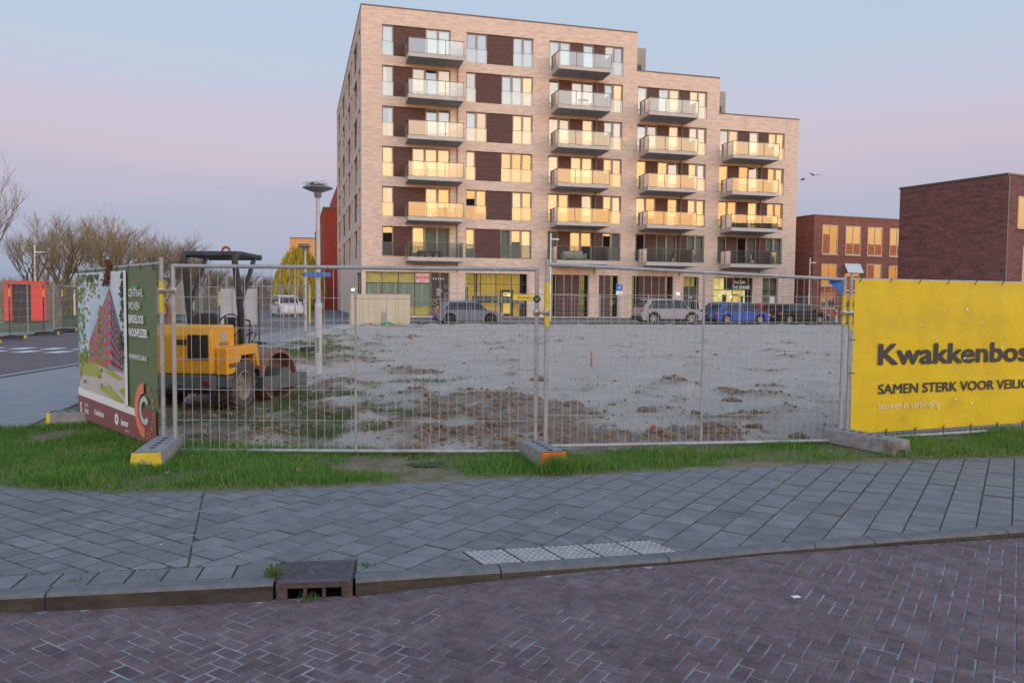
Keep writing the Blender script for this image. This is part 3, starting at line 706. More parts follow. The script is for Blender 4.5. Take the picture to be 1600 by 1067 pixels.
# edge grass by the street
n = 9000; S = rng.uniform(-1, 36, n); q = rng.normal(0, .25, n)
pp = [SN(a, 16.95+abs(c)) for a, c in zip(S, q)]; X = np.array([p.x for p in pp]); Y = np.array([p.y for p in pp])
k = fbm(S*.45, S*0, 90, 3) > .47; X, Y = X[k], Y[k]
blades('street_edge_grass', X, Y, np.full(len(X), -.02), rng.uniform(.06, .17, len(X)), rng.uniform(.02, .035, len(X)), M_weed, .6, 'thin line of grass along the street side of the site')
# clods of soil
def clod_base(seed):
    bm = bmesh.new(); bmesh.ops.create_icosphere(bm, subdivisions=1, radius=1.0); r_ = random.Random(seed)
    for v in bm.verts: v.co *= r_.uniform(.6, 1.25)
    vs = [tuple(v.co) for v in bm.verts]; fs = [tuple(v.index for v in f.verts) for f in bm.faces]; bm.free(); return np.array(vs), np.array(fs)
CB = [clod_base(s) for s in range(6)]
X = rng.uniform(-8, 9, 90000); Y = 7.4+26*rng.uniform(0, 1, 90000)**1.7
so_ = site_soil(X, Y); cl = fbm(X*1.7, Y*1.7, 63, 3)
k = (X > np.interp(Y, [7, 9.5, 15, 47], [-3.4, -5.0, -6.6, -8.2]))&(Y > np.where(X < -3.31, 9.7, fy(np.maximum(X, -3.31))+.1))&(rng.uniform(0, 1, len(X)) < np.clip(so_*np.clip(cl*3-.95, 0, 1)*.5+.010, 0, 1))&(np.abs(X)/Y < .68)
X, Y, so_ = X[k], Y[k], so_[k]
sz = np.exp(rng.normal(-4.15, .55, len(X)))*(.55+.6*so_); sz = np.clip(sz, .004, .06)
av, af = [], []; off = 0
for x, y, s_ in zip(X, Y, sz):
    v, f = CB[rng.integers(6)]; a = rng.uniform(0, 6.28); c_, n_ = math.cos(a), math.sin(a)
    q = v*[s_*1.25, s_, s_*.75]; av.append(np.stack([q[:, 0]*c_-q[:, 1]*n_+x, q[:, 0]*n_+q[:, 1]*c_+y, q[:, 2]+float(site_z(x, y))+s_*.25], 1)); af.append(f+off); off += len(v)
me = bpy.data.meshes.new('soil_clods'); me.from_pydata(np.concatenate(av).tolist(), [], np.concatenate(af).tolist())
M_clod = mat('soil_clod', (.13, .082, .055), (.32, .22, .16), scale=14, detail=5, coord='World', rough=.95, bump=.6, bscale=60); me.materials.append(M_clod)
P(inst('soil_clods', me), 'brown clods of dug soil strewn over the site', 'soil', kind='stuff')
print('clods', len(X))
# single larger turf clods lying on the sand: ragged heaps with dry grass
spots = [(1.62, 8.62, .085, 'under the middle of the second fence panel'), (3.30, 9.02, .10, 'left of the plain grey fence foot'), (2.95, 9.62, .07, 'near the right end of the second fence panel'), (.85, 11.2, .10, 'right of the paired posts, on open sand'), (1.9, 11.0, .09, 'short of the survey stake'), (3.4, 12.2, .10, 'out on the sand towards the blue rag'), (-.9, 9.0, .12, 'in the dug soil behind the roller panel'), (.5, 14.8, .13, 'far out on the sand left of the stake')]
for i, (x, y, s_, l_) in enumerate(spots):
    bm = bmesh.new(); bmesh.ops.create_icosphere(bm, subdivisions=4, radius=1.0)
    for v in bm.verts:
        c = v.co.copy(); n_ = .35+1.0*float(fbm(c.x*1.5+i*9+5, c.y*1.5+c.z*1.3+7, 30+i, 3))+.45*(float(fbm(c.x*6+i*3, c.y*6+c.z*5, 60+i, 3))-.5)
        v.co = Vector((c.x*1.7*n_, c.y*1.2*n_, max(-.2, c.z*.55*n_)))*s_
    me = bpy.data.meshes.new('turf_clod'); bm.to_mesh(me); bm.free(); me.materials.append(M_clod)
    P(inst('turf_clod', me, None, (x, y, float(site_z(x, y))+.01), (0, 0, random.uniform(0, 6))), 'ragged brown clod of turf %s' % l_, 'clod', 'turf clods on the site')
# weeds in the paving joints, at the gully and along the kerb; grit on the tiles
tx, ty, th = [], [], []
for cx, cy, r_, n, h in [(-1.315, 4.36, .028, 130, .07), (-.835, 4.53, .03, 45, .04), (-1.08, 4.255, .03, 40, .05), (-1.15, 4.66, .03, 25, .02), (-.95, 4.68, .03, 25, .02), (-2.02, 4.35, .05, 30, .02), (-2.35, 4.26, .05, 40, .025), (-1.62, 4.75, .03, 20, .02)]:
    q = rng.normal(0, 1, (n, 2)); tx += list(cx+q[:, 0]*r_); ty += list(cy+q[:, 1]*r_*.6); th += list(h*rng.uniform(.4, 1.2, n))
for i in range(160):
    j = rng.integers(-16, 26); du = rng.uniform(-7, 16)*.208; dv_ = j*.208; x = du*ax_u[0]+dv_*ax_v[0]-1.0; y = 5.0+du*ax_u[1]+dv_*ax_v[1]
    if x < .2 or not (ky(x)+.12 < y < gy(x)-.05) or rng.random() > .25+.3*(x > 1.5): continue
    for t in range(14): e_ = rng.uniform(-.1, .1); tx.append(x+ax_u[0]*e_+rng.normal(0, .003)); ty.append(y+ax_u[1]*e_+rng.normal(0, .003)); th.append(rng.uniform(.004, .016))
tx, ty, th = map(np.array, (tx, ty, th)); zz = np.where(ty < ky(tx)+.02, road_z(tx), -.008)
blades('joint_weeds', tx, ty, zz, th, rng.uniform(.004, .008, len(tx)), M_weed, .7, 'small weeds and moss in the pavement joints and at the gully')
gx_, gy__ = [], []
for i in range(2600):
    x = rng.uniform(-5, 6.5); y = rng.uniform(4, 8.5)
    if not (ky(x)+.12 < y < gy(x)): continue
    if rng.random() < .10+.75*np.clip((x-.3)/2.5, 0, 1)*np.clip((y-ky(x)-.6)/1.4, 0, 1)*float(fbm(x*1.3, y*1.3, 44, 3) > .46): gx_.append(x); gy__.append(y)
b = MB()
for x, y in zip(gx_, gy__):
    s_ = rng.uniform(.003, .010); a = rng.uniform(0, 6); b.add([(x+math.cos(a+q*1.57)*s_*(1.5 if q % 2 else .8), y+math.sin(a+q*1.57)*s_*(1.5 if q % 2 else .8), .002) for q in range(4)]+[(x, y, .002+s_*.5)], [(0, 1, 4), (1, 2, 4), (2, 3, 4), (3, 0, 4)])
P(b.build('pavement_grit', mat('pale_grit', (.30, .29, .27), (.55, .54, .50), scale=30, coord='World', rough=.9), fix=False), 'pale grit and crumbs scattered over the pavement tiles', 'grit', kind='stuff')
# ------------------------------------------------------------------ site fences
M_galv = mat('galvanised_tube', (.30, .305, .31), (.42, .425, .43), scale=9, detail=6, rough=.5, metal=.25, stain=(.22, .16, .11), stain_scale=6, stain_lim=(.62, .75))
M_wire = mat('galvanised_wire', (.38, .38, .38), (.52, .515, .50), scale=20, rough=.5, metal=.2)
M_tape = mat('yellow_tape', (.62, .46, .02), (.72, .56, .03), scale=20, rough=.5, stain=(.16, .13, .05), stain_scale=30, stain_lim=(.6, .66))
def fence_panel(p0, p1, zb0=.08, zt0=1.83, zb1=None, zt1=None, label='', n=None, r=.021, tape=(0, 0), group=None, wires=True, detail=8, ground0=.0, ground1=.0, over=.05, wr=.0026, wiggle=0):
    p0 = Vector((*p0, 0)); p1 = Vector((*p1, 0)); zb1 = zb0 if zb1 is None else zb1; zt1 = zt0 if zt1 is None else zt1
    e = empty('wire_fence', p0); P(e, label, 'fence', group)
    d = p1-p0; L_ = d.length
    at = lambda t, z: (d.x*t, d.y*t, z)
    lo = lambda t: zb0+(zb1-zb0)*t
    hi = lambda t: zt0+(zt1-zt0)*t
    for t, g, tp in ((0, ground0, tape[0]), (1, ground1, tape[1])):
        po = MB().tube(at(t, g), at(t, hi(t)+over), r, detail).build('post', M_galv, e, smooth=SM)
        if tp: MB().tube(at(t, hi(t)-.17-tp), at(t, hi(t)-.17), r+.003, detail).build('tape', M_tape, po, smooth=SM)
    MB().tube(at(0, hi(0)), at(1, hi(1)), r*.9, detail).build('top_rail', M_galv, e, smooth=SM)
    MB().tube(at(0, lo(0)), at(1, lo(1)), r*.9, detail).build('bottom_rail', M_galv, e, smooth=SM)
    MB().tube(at(.5, lo(.5)), at(.5, hi(.5)), r*.62, detail).build('middle_post', M_galv, e, smooth=SM)
    if wires:
        w_ = MB(); n = n or int(L_/.083)
        k = 4 if detail >= 8 else 3
        for i in range(1, n):
            t = i/n
            if wiggle and random.random() < .5:
                j = random.gauss(0, wiggle)/L_; zm = lo(t)+(hi(t)-lo(t))*random.uniform(.3, .7)
                w_.tube(at(t, lo(t)-.015), at(t+j, zm), wr, k, caps=False); w_.tube(at(t+j, zm), at(t, hi(t)+.02), wr, k, caps=False)
            else: w_.tube(at(t, lo(t)-.015), at(t, hi(t)+.02), wr, k, caps=False)
        for i in range(1, 6):
            f = i/6.0
            if wiggle:
                m_ = 14; pts = [Vector(at(q/m_, lo(q/m_)+(hi(q/m_)-lo(q/m_))*f+random.gauss(0, wiggle*.35))) for q in range(m_+1)]
                for a, c in zip(pts, pts[1:]): w_.tube(a, c, wr*1.1, k, caps=False)
            else: w_.tube(at(0, lo(0)+(hi(0)-lo(0))*f), at(1, lo(1)+(hi(1)-lo(1))*f), wr*1.1, k, caps=False)
        w_.build('wire_mesh', M_wire, e, fix=False)
    return e
A0, A1 = (-5.19, 9.57), (-3.37, 7.66)
B0, B1 = (-3.24, 7.62), (.235, 7.66)
C0, C1 = (.33, 7.62), (3.55, 8.53)
D0, D1 = (3.64, 8.57), (6.96, 9.80)
fence_panel(A0, A1, .085, 1.84, .075, 1.86, label='short fence panel carrying the green and red picture banner', tape=(0, .30), over=.06)
fence_panel(B0, B1, .065, 1.838, .075, 1.834, label='bare wire fence panel in front of the yellow roller', over=.012, wiggle=.006)
fence_panel(C0, C1, .135, 1.882, .055, 1.785, label='bare wire fence panel between the orange ended block and the yellow banner', tape=(.42, .30), over=.03, wiggle=.012)
fence_panel(D0, D1, .06, 1.785, .035, 1.785, label='fence panel covered by the large yellow banner', tape=(.36, 0), over=.05, wiggle=.004)
M_clamp = mat('clamp_zinc', (.42, .41, .38), (.55, .54, .5), scale=30, rough=.4, metal=.8, stain=(.40, .25, .13), stain_scale=12, stain_lim=(.5, .65))
def clamp(a, b, z, label):
    e = P(empty('tube_coupler', (a[0], a[1], z)), label, 'clamp', 'fence clamps'); d = Vector((b[0]-a[0], b[1]-a[1], 0))
    for p, nm in ((Vector((0, 0, 0)), 'collar'), (d, 'collar')):
        MB().lathe([(.031, -.026), (.033, -.02), (.033, .02), (.031, .026)], p, n=14).build(nm, M_clamp, e, smooth=SM)
    MB().tube(-d*.15+Vector((0, -.028, 0)), d*1.15+Vector((0, -.028, 0)), .012, 8).build('bolt', M_clamp, e, smooth=SM)
    MB().lathe([(.02, -.012), (.02, .012)], (d*1.1+Vector((0, -.028, 0))), ax='x', n=6).build('nut', M_clamp, e)
clamp(A1, B0, 1.60, 'zinc clamp joining the picture banner panel to the roller panel')
clamp(B1, C0, 1.42, 'zinc clamp joining the two bare wire panels')
clamp(C1, D0, 1.43, 'zinc clamp beside the yellow banner')
# oval tag on the panel
e = P(empty('inspection_tag', (.235, 7.625, 1.55)), 'small dark round tag on the post between the bare panels', 'tag')
MB().lathe([(.034, -.004), (.036, 0), (.034, .004)], ax='y', n=20).build('disc', flat('tag_black', (.02, .035, .03), .5), e, smooth=SM)
b = MB(); b.beam((-.015, -.006, .004), (-.003, -.006, -.012), .003, .006); b.beam((-.003, -.006, -.012), (.017, -.006, .016), .003, .006); b.build('tick', flat('tag_green', (.15, .6, .2), .5), e)
# concrete feet
M_conc = mat('foot_concrete', (.22, .22, .225), (.33, .325, .32), scale=9, detail=8, coord='Object', rough=.9, bump=.4, bscale=50, stain=(.15, .12, .09), stain_scale=3, stain_lim=(.56, .7))
M_concdark = mat('foot_rubber', (.03, .032, .034), (.055, .055, .055), scale=8, rough=.85)
M_yel = mat('chipped_yellow_paint', (.66, .47, .02), (.74, .56, .04), scale=8, rough=.6, stain=(.40, .33, .22), stain_scale=16, stain_lim=(.57, .62), bump=.3, bscale=60)
M_ora = mat('orange_paint', (.85, .13, .015), (.9, .18, .03), scale=8, rough=.6)
M_blu = mat('blue_paint', (.03, .10, .28), (.05, .14, .34), scale=8, rough=.6)
def foot(loc, rz, label, L_=.74, ends=(None, None), m=None, W=.24, H=.125, group='concrete fence feet', tilt=0):
    m = m or M_conc
    e = P(empty('ballast_block', loc, rz), label, 'block', group); e.rotation_euler = (0, tilt, rz)
    b = MB(); x0, x1 = -L_/2, L_/2
    sec = [(-W/2, 0), (-W*.22, 0), (-W*.2, H*.32), (W*.2, H*.32), (W*.22, 0), (W/2, 0), (W*.43, H), (-W*.43, H)]
    b.prism(sec, x0, x1, 'x'); body = b.build('block', m, e, bevel=.008)
    for s_ in range(-2, 3): MB().lathe([(.026, 0), (.026, .003), (.02, .0031)], (s_*.11, 0, H-.001), n=12).build('socket', M_hole, body)
    for sgn, mt_ in zip((-1, 1), ends):
        if mt_:
            xe = sgn*L_/2
            sec2 = [(p[0]*1.012, p[1] if p[1] else .001) for p in sec]
            MB().prism(sec2, xe-(.0 if sgn < 0 else .045)-.003*(sgn < 0), xe+(.045 if sgn < 0 else .0)+.003*(sgn > 0), 'x').build('painted_end', mt_, e, bevel=.006)
    return e
foot((-3.28, 7.36, .035), R(100), 'concrete fence foot with a yellow end below the picture banner corner', .92, (M_yel, None), H=.15, W=.27, tilt=-.02)
foot((.29, 7.42, .035), R(-72), 'grey fence foot with an orange painted end half hidden by grass', .66, (None, M_ora), W=.25, H=.14)
foot((3.66, 8.28, .035), R(-63), 'plain grey concrete fence foot at the corner of the yellow banner', .98, (None, None), H=.145, W=.27)
foot((-5.16, 9.42, .03), R(187), 'low grey foot with yellow and blue ends at the far banner end', .62, (M_blu, M_yel), H=.14)

# ------------------------------------------------------------------ banners
def banner_mesh(W, H, wave, nx=60, ny=30, seed=3, sag=.0):
    vs = []; fs = []
    for j in range(ny+1):
        for i in range(nx+1):
            a, c = i/nx, j/ny
            z = wave*(fbm(a*3.1, c*2.3, seed, 3)-.5)*2*min(1, 6*min(a, 1-a, c, 1-c)+.25)
            vs.append((a*W, -float(z), c*H-sag*math.sin(math.pi*((a*6) % 1))*(1 if j == 0 else 0)))
    for j in range(ny):
        for i in range(nx): q = j*(nx+1)+i; fs.append((q, q+1, q+nx+2, q+nx+1))
    return vs, fs
M_yban = mat('yellow_mesh_banner', (.72, .49, .006), (.80, .57, .012), scale=1.3, detail=6, rough=.5, bump=.55, bscale=2.6, stain=(.60, .40, .02), stain_scale=2.2, stain_lim=(.45, .75))
M_ink = flat('dark_grey_ink', (.045, .045, .05), .6); M_pale = flat('pale_ink', (.88, .74, .34), .6); M_white = flat('white_ink', (.84, .85, .84), .6)
M_tie = flat('cable_tie', (.015, .015, .016), .5)
dD = Vector((D1[0]-D0[0], D1[1]-D0[1], 0)); LD = dD.length; aD = math.atan2(dD.y, dD.x)
nD = Vector((math.sin(aD), -math.cos(aD), 0))
eB = P(empty('yellow_banner', Vector((D0[0], D0[1], .125))+nD*.034+dD.normalized()*.015, aD), 'large yellow banner with dark company lettering tied to the right fence panel', 'banner')
HB = 1.665; WB = LD-.07
vs, fs = banner_mesh(WB, HB, .006)
MB().add(vs, fs).build('cloth', M_yban, eB, smooth=True, fix=False)
def lettering(parent, body, size, x, z, m, bold=0.0, sx=1.0, y=-.0085, spacing=1.0, align='LEFT', fit=None, cap=None):
    me = text_mesh(body, size, m, bold, .0008, align, sx, spacing)
    if fit:
        co = [v.co for v in me.vertices]; x0 = min(c.x for c in co); w_ = max(c.x for c in co)-x0; h_ = max(c.y for c in co)
        me.transform(Matrix.Translation((0, 0, 0)) @ Matrix.Diagonal((fit/w_, (cap/h_) if cap else 1, 1, 1)) @ Matrix.Translation((-x0, 0, 0)))
    return inst('lettering', me, parent, (x, y, z), (R(90), 0, 0))
lettering(eB, 'Kwakkenbos', .3, .345, .745, M_ink, .009, fit=2.30, cap=.225)
lettering(eB, 'SAMEN STERK VOOR VEILIGHEID', .15, .36, .42, M_ink, .0035, fit=2.72, cap=.108)
lettering(eB, 'bouwen in verbinding', .11, .37, .245, M_pale, .001, fit=.90, cap=.085)
b = MB()
for x, z, r_ in ((1.28, 1.33, .013), (1.63, 1.35, .022), (1.62, 1.22, .012), (1.62, 1.09, .012), (.93, 1.17, .013), (1.14, 1.03, .012), (1.19, 1.0, .011), (.59, .93, .012), (1.62, .79, .02), (1.51, .32, .016), (1.75, .27, .018), (1.6, .12, .013), (1.35, .075, .011), (1.86, 1.2, .014), (2.2, .9, .016), (2.45, .5, .013)):
    b.lathe([(r_*.75, 0), (r_*.7, -.0008), (.0005, -.0009)], (x, -.0085, z), ax='y', n=9)
b.build('white_dots', M_white, eB)
b = MB()
for i in range(9):
    x = .05+i*.42
    if x < WB:
        MB().tube((x, -.012, HB-.035), (x+.012, -.03, HB+.02), .0045, 5).build('cable_tie', M_tie, eB); MB().path([(x-.02, -.04, -.03), (x+.012, -.03, .035), (x+.004, -.014, .02), (x, -.03, -.08)], .004, 5).build('cable_tie', M_tie, eB)
for z in (.66, 1.02): MB().tube((-.06, -.012, z), (.02, -.01, z), .0045, 5).build('cable_tie', M_tie, eB)

# picture banner on the left panel (x from the far end to the near end)
dA = Vector((A1[0]-A0[0], A1[1]-A0[1], 0)); LA = dA.length; aA = math.atan2(dA.y, dA.x); nA = Vector((math.sin(aA), -math.cos(aA), 0))
WA, HA = LA-.075, 1.75
eA = P(empty('picture_banner', Vector((A0[0], A0[1], .085))+nA*.03+dA.normalized()*.03, aA), 'banner showing a red apartment block beside a green panel with white lettering', 'banner')
M_bg = mat('banner_olive', (.135, .185, .085), (.155, .21, .10), scale=2, rough=.6, bump=.2, bscale=6)
vs, fs = banner_mesh(WA, HA, .006, seed=8)
MB().add(vs, fs).build('cloth', M_bg, eA, smooth=True, fix=False)
PL = [0]
def pr(name, polys, m, lay):
    """flat print: polygons in banner fractions (a along, b up), lay = layer"""
    b = MB()
    for p in polys: b.add([(x*WA, -.009-.0012*lay, z*HA) for x, z in p], [tuple(range(len(p)))])
    return b.build(name, m, eA, fix=False)
rc = lambda a0, a1, b0, b1: [(a0, b0), (a1, b0), (a1, b1), (a0, b1)]
M_maroon = mat('print_maroon', (.24, .085, .088), (.27, .10, .10), scale=2, rough=.6)
M_psky = mat('print_sky', (.30, .56, .72), (.55, .68, .78), scale=1.6, rough=.6, stain=(.70, .74, .78), stain_scale=1.5, stain_lim=(.45, .6))
M_pred = mat('print_red', (.58, .10, .09), (.66, .14, .12), scale=8, rough=.6)
M_pred2 = mat('print_dark_red', (.22, .035, .045), (.30, .06, .07), scale=8, rough=.6)
M_pwin = mat('print_window', (.14, .18, .24), (.36, .40, .44), scale=30, rough=.6)
M_porange = mat('print_orange', (.42, .16, .05), (.5, .2, .08), scale=14, rough=.6)
M_pgreen = mat('print_leaves', (.13, .22, .06), (.40, .45, .13), scale=16, detail=8, rough=.6)
M_pgreen2 = mat('print_leaves_dark', (.03, .09, .05), (.11, .2, .07), scale=16, detail=8, rough=.6)
M_plawn = mat('print_lawn', (.30, .38, .07), (.46, .48, .13), scale=14, detail=8, rough=.6)
M_ppath = mat('print_path', (.54, .49, .46), (.62, .58, .55), scale=10, rough=.6)
M_coral = flat('print_coral', (.80, .24, .13), .6); M_lgrey = flat('print_pale_grey', (.55, .60, .53), .6); M_mint = flat('print_mint', (.10, .42, .20), .6)
SP = .655                                                        # picture | text split
pr('picture_sky', [rc(.012, SP, .235, .985)], M_psky, 1)
pr('picture_path', [[(.012, .20), (SP, .155), (SP, .36), (.35, .42), (.012, .44)]], M_ppath, 2)
pr('picture_lawn', [[(.012, .30), (.36, .31), (.30, .38), (.012, .46)], [(.30, .24), (.60, .17), (.62, .20), (.45, .28)], [(.36, .36), (.56, .32), (.63, .335), (.45, .385)], [(.56, .26), (SP, .225), (SP, .29)]], M_plawn, 3)
# the red block in perspective: its corner at a = .47, two wings of slabs
def bl(a, f):                                                    # heights of the two roof lines, f = 0 base .. 1 roof
    if a <= .47: top = .885-(.47-a)/.30*.36; bot = .375+(.47-a)*.10
    else: top = .885-(a-.47)/.17*.34; bot = .375-(a-.47)*.02
    return bot+(top-bot)*f
pr('picture_block', [[(.17, bl(.17, 0)), (.47, bl(.47, 0)), (.47, bl(.47, 1)), (.36, bl(.36, 1)), (.36, bl(.36, .93)), (.26, bl(.26, .98)), (.17, bl(.17, .9))]], M_pwin, 4)
pr('picture_block_side', [[(.47, bl(.47, 0)), (.63, bl(.63, 0)), (.63, bl(.63, .92)), (.47, bl(.47, 1))]], M_pwin, 4)
l1, l2 = [], []
for i in range(8):
    f = (i+1)/8.0
    for a0, a1 in ((.17, .27), (.27, .37), (.37, .475)): l1.append([(a0, bl(a0, f-.045)), (a1, bl(min(a1, .47), f-.055)), (a1, bl(min(a1, .47), f)), (a0, bl(a0, f))])
    for a0, a1 in ((.475, .55), (.55, .632)): l2.append([(a0, bl(a0, f-.05)), (a1, bl(a1, f-.05)), (a1, bl(a1, f)), (a0, bl(a0, f))])
for k in range(9):
    a = .175+k*.034; l1.append([(a, bl(a, .12)), (a+.007, bl(a, .12)), (a+.007, bl(a, .9)), (a, bl(a, .9))])
for k in range(6):
    a = .49+k*.025; l2.append([(a, bl(a, .05)), (a+.009, bl(a, .05)), (a+.009, bl(a, .88)), (a, bl(a, .88))])
pr('picture_bands', l1, M_pred, 5); pr('picture_bands_side', l2, M_pred2, 5)
pr('picture_ground_floor', [[(.17, bl(.17, 0)), (.42, bl(.42, 0)), (.42, bl(.42, .11)), (.17, bl(.17, .11))]], M_porange, 6)
def leafy(cx, cy, rx, ry, n, seed):
    r_ = random.Random(seed); out = []
    for i in range(n):
        x = cx+r_.gauss(0, rx*.5); y = cy+r_.gauss(0, ry*.5); s_ = r_.uniform(.008, .022); a = r_.uniform(0, 6.28)
        x = min(max(x, .022), SP-.02); y = min(max(y, .26), .965)
        out.append([(x+s_*math.cos(a+k*1.257)*r_.uniform(.5, 1), y+s_*.9*math.sin(a+k*1.257)*r_.uniform(.5, 1)) for k in range(5)])
    return out
pr('picture_leaves', leafy(.07, .60, .08, .34, 90, 1)+leafy(.06, .90, .09, .10, 50, 2)+leafy(.24, .92, .10, .09, 40, 3)+leafy(.33, .52, .035, .20, 70, 4)+leafy(.12, .45, .10, .06, 40, 6), M_pgreen, 7)
pr('picture_dark_leaves', leafy(.64, .82, .04, .22, 60, 5)+leafy(.62, .52, .05, .10, 35, 7)+leafy(.20, .955, .14, .03, 30, 8), M_pgreen2, 8)
pr('white_border', [rc(SP, SP+.03, .17, .985), [(.008, .15), (.79, .125), (.80, .178), (.008, .212)]], M_white, 9)
pr('maroon_strip', [[(.004, .005), (.998, .005), (.998, .20), (.80, .195), (.80, .135), (.004, .160)]], M_maroon, 10)
def arc(cx, cy, r0_, r1_, a0, a1, n=28, asp=HA/WA):
    o = []
    for k in range(n):
        for q in (0,): pass
        t0 = R(a0+(a1-a0)*k/n); t1 = R(a0+(a1-a0)*(k+1)/n)
        o.append([(cx+math.cos(t)*r_*asp, cy+math.sin(t)*r_) for t, r_ in ((t0, r0_), (t0, r1_), (t1, r1_), (t1, r0_))])
    return o
pr('coral_ring', arc(.875, .185, .098, .158, 92, 270), M_coral, 12)
pr('pale_ring', arc(.875, .185, .05, .082, 40, 320), M_lgrey, 12)
for k, ch in enumerate('CIRCULAIR'):                              # letters running up the open side of the ring
    t = R(-72+k*16.5); me = text_mesh(ch, .085, M_coral, .0015, .0004, 'CENTER')
    inst('lettering', me, eA, ((.875+.13*math.cos(t)*HA/WA)*WA, -.0245, (.185+.13*math.sin(t))*HA), (R(90), -(t-R(90)), 0))
def ban(body, size, a, b_, m, bold=0.0, sx=1.0):
    return lettering(eA, body, size, a*WA, b_*HA, m, bold, sx, -.0235)
ban('CENTRAAL', .112, .712, .832, M_white, .0012, .76); ban('WONEN', .112, .712, .757, M_white, .0012, .76)
ban('EINDELOOS', .112, .712, .680, M_white, .004, .72); ban('WOONPLEZIER.', .112, .712, .602, M_white, .004, .68)
ban('WONENINCIRCULAIR.NL', .068, .712, .47, M_white, .0016, .66)
ban('S', .17, .035, .045, M_white, .008, .8); ban('SAMEN', .06, .10, .092, M_white, 0, .8); ban('THUIS', .07, .10, .05, M_white, .003, .8)
ban('Kwakkenbos', .092, .245, .062, M_white, .003, .72); ban('beumer', .10, .60, .055, M_white, .004, .7); ban('makelaars', .04, .65, .025, M_white, 0, .8)
pr('round_logo', arc(.545, .08, .012, .036, 0, 360), M_white, 12)
pr('mint_marks', [[(.73, .885), (.78, .895), (.83, .888), (.78, .872)]], M_mint, 11)
b = MB()
for i in range(8):
    x = .04+i*(WA-.08)/7; MB().tube((x, -.02, HA-.03), (x+.01, -.01, HA+.03), .0045, 5).build('cable_tie', M_tie, eA); MB().tube((x, -.02, -.05), (x+.004, -.012, .03), .004, 5).build('cable_tie', M_tie, eA)
for z in (.02, .55, HA-.03): MB().tube((WA-.02, -.014, z), (WA+.07, -.02, z+.008), .0055, 5).build('cable_tie', M_tie, eA)
for z in (.1, .6, 1.1, 1.5): MB().tube((-.05, -.014, z), (.02, -.01, z+.008), .005, 5).build('cable_tie', M_tie, eA)
# blue rag and dry plant caught on the fences
M_dry = mat('dry_plant', (.10, .042, .022), (.17, .08, .045), scale=20, rough=.9)
b = MB()
for i in range(420):
    t = random.random(); c = Vector((.02*math.sin(t*5), 0, -.27*t)); d = Vector((random.gauss(0, 1), random.gauss(0, .5), random.gauss(-.6, .8))).normalized()*random.uniform(.02, .05)
    c += Vector((random.gauss(0, .017), random.gauss(0, .012), 0)); s_ = d.cross(Vector((0, 1, .3))).normalized()*.006
    b.add([c-s_, c+s_, c+d], [(0, 1, 2)])
pp = Vector((A0[0], A0[1], 0))+dA*.47+nA*.06
P(b.build('dried_plume', M_dry, None, (pp.x, pp.y, 1.93), fix=False), 'dry brown plant plume caught on top of the picture banner', 'plant')
b = MB(); b.add([(0, 0, 0), (-.19, -.02, .01), (-.14, .03, -.03), (-.06, -.02, -.11), (-.012, 0, -.16)], [(0, 1, 2), (0, 2, 3), (0, 3, 4)])
o = b.build('blue_rag', mat('blue_cloth', (.03, .12, .36), (.05, .17, .45), scale=9, rough=.8), None, (C1[0]-.03, C1[1]-.03, 1.765), (0, 0, math.atan2(C1[1]-C0[1], C1[0]-C0[0])), fix=False)
o.modifiers.new('solid', 'SOLIDIFY').thickness = .003
P(o, 'torn scrap of blue cloth under the rail corner by the yellow banner', 'cloth')

# fences farther off
def far_run(pts, label, group, n=None, seg=3.5, foot_label=None, wr=.004, feet_mat=None):
    for i, (a, c) in enumerate(zip(pts, pts[1:])):
        fence_panel(a, c, .12, 1.9, label=label % i if '%' in label else label, r=.024, tape=(0, 0), detail=6, group=group, wr=wr, n=24, over=.03)
run = [(-5.85, 23.0), (-8.15, 25.65), (-10.4, 28.3), (-12.7, 31.0)]
names = ['wire fence panel behind the street lamp, its post taped yellow', 'wire fence panel behind the roller canopy', 'wire fence panel left behind the roller']
for i in range(3):
    fence_panel(run[i], run[i+1], .12, 1.88, label=names[i], r=.024, tape=((.9, .0) if i == 0 else (0, .5)), detail=6, group='wire panels behind the roller', n=36, wr=.003, over=.03)
    foot((run[i][0], run[i][1], -.01), R(60+i*20), ['dark rubber foot of the panel behind the lamp', 'dark rubber foot behind the roller canopy', 'dark rubber foot left behind the roller'][i], .6, (None, None), M_concdark, group='rubber fence feet')
# along the street
ss = [3.6+i*3.3 for i in range(11)]
ords = ['first', 'second', 'third', 'fourth', 'fifth', 'sixth', 'seventh', 'eighth', 'ninth', 'tenth']
for i in range(10):
    a, c = SN(ss[i], 16.9+random.gauss(0, .08)), SN(ss[i+1]-.06, 16.9+random.gauss(0, .08))
    fence_panel(a[:2], c[:2], .12, 1.86, label='%s wire panel from the beige wall in the fence along the far street' % ords[i], r=.024, tape=(0, .3 if i % 3 == 0 else 0), detail=6, group='wire panels along the far street', n=20, wr=.004, over=.02)
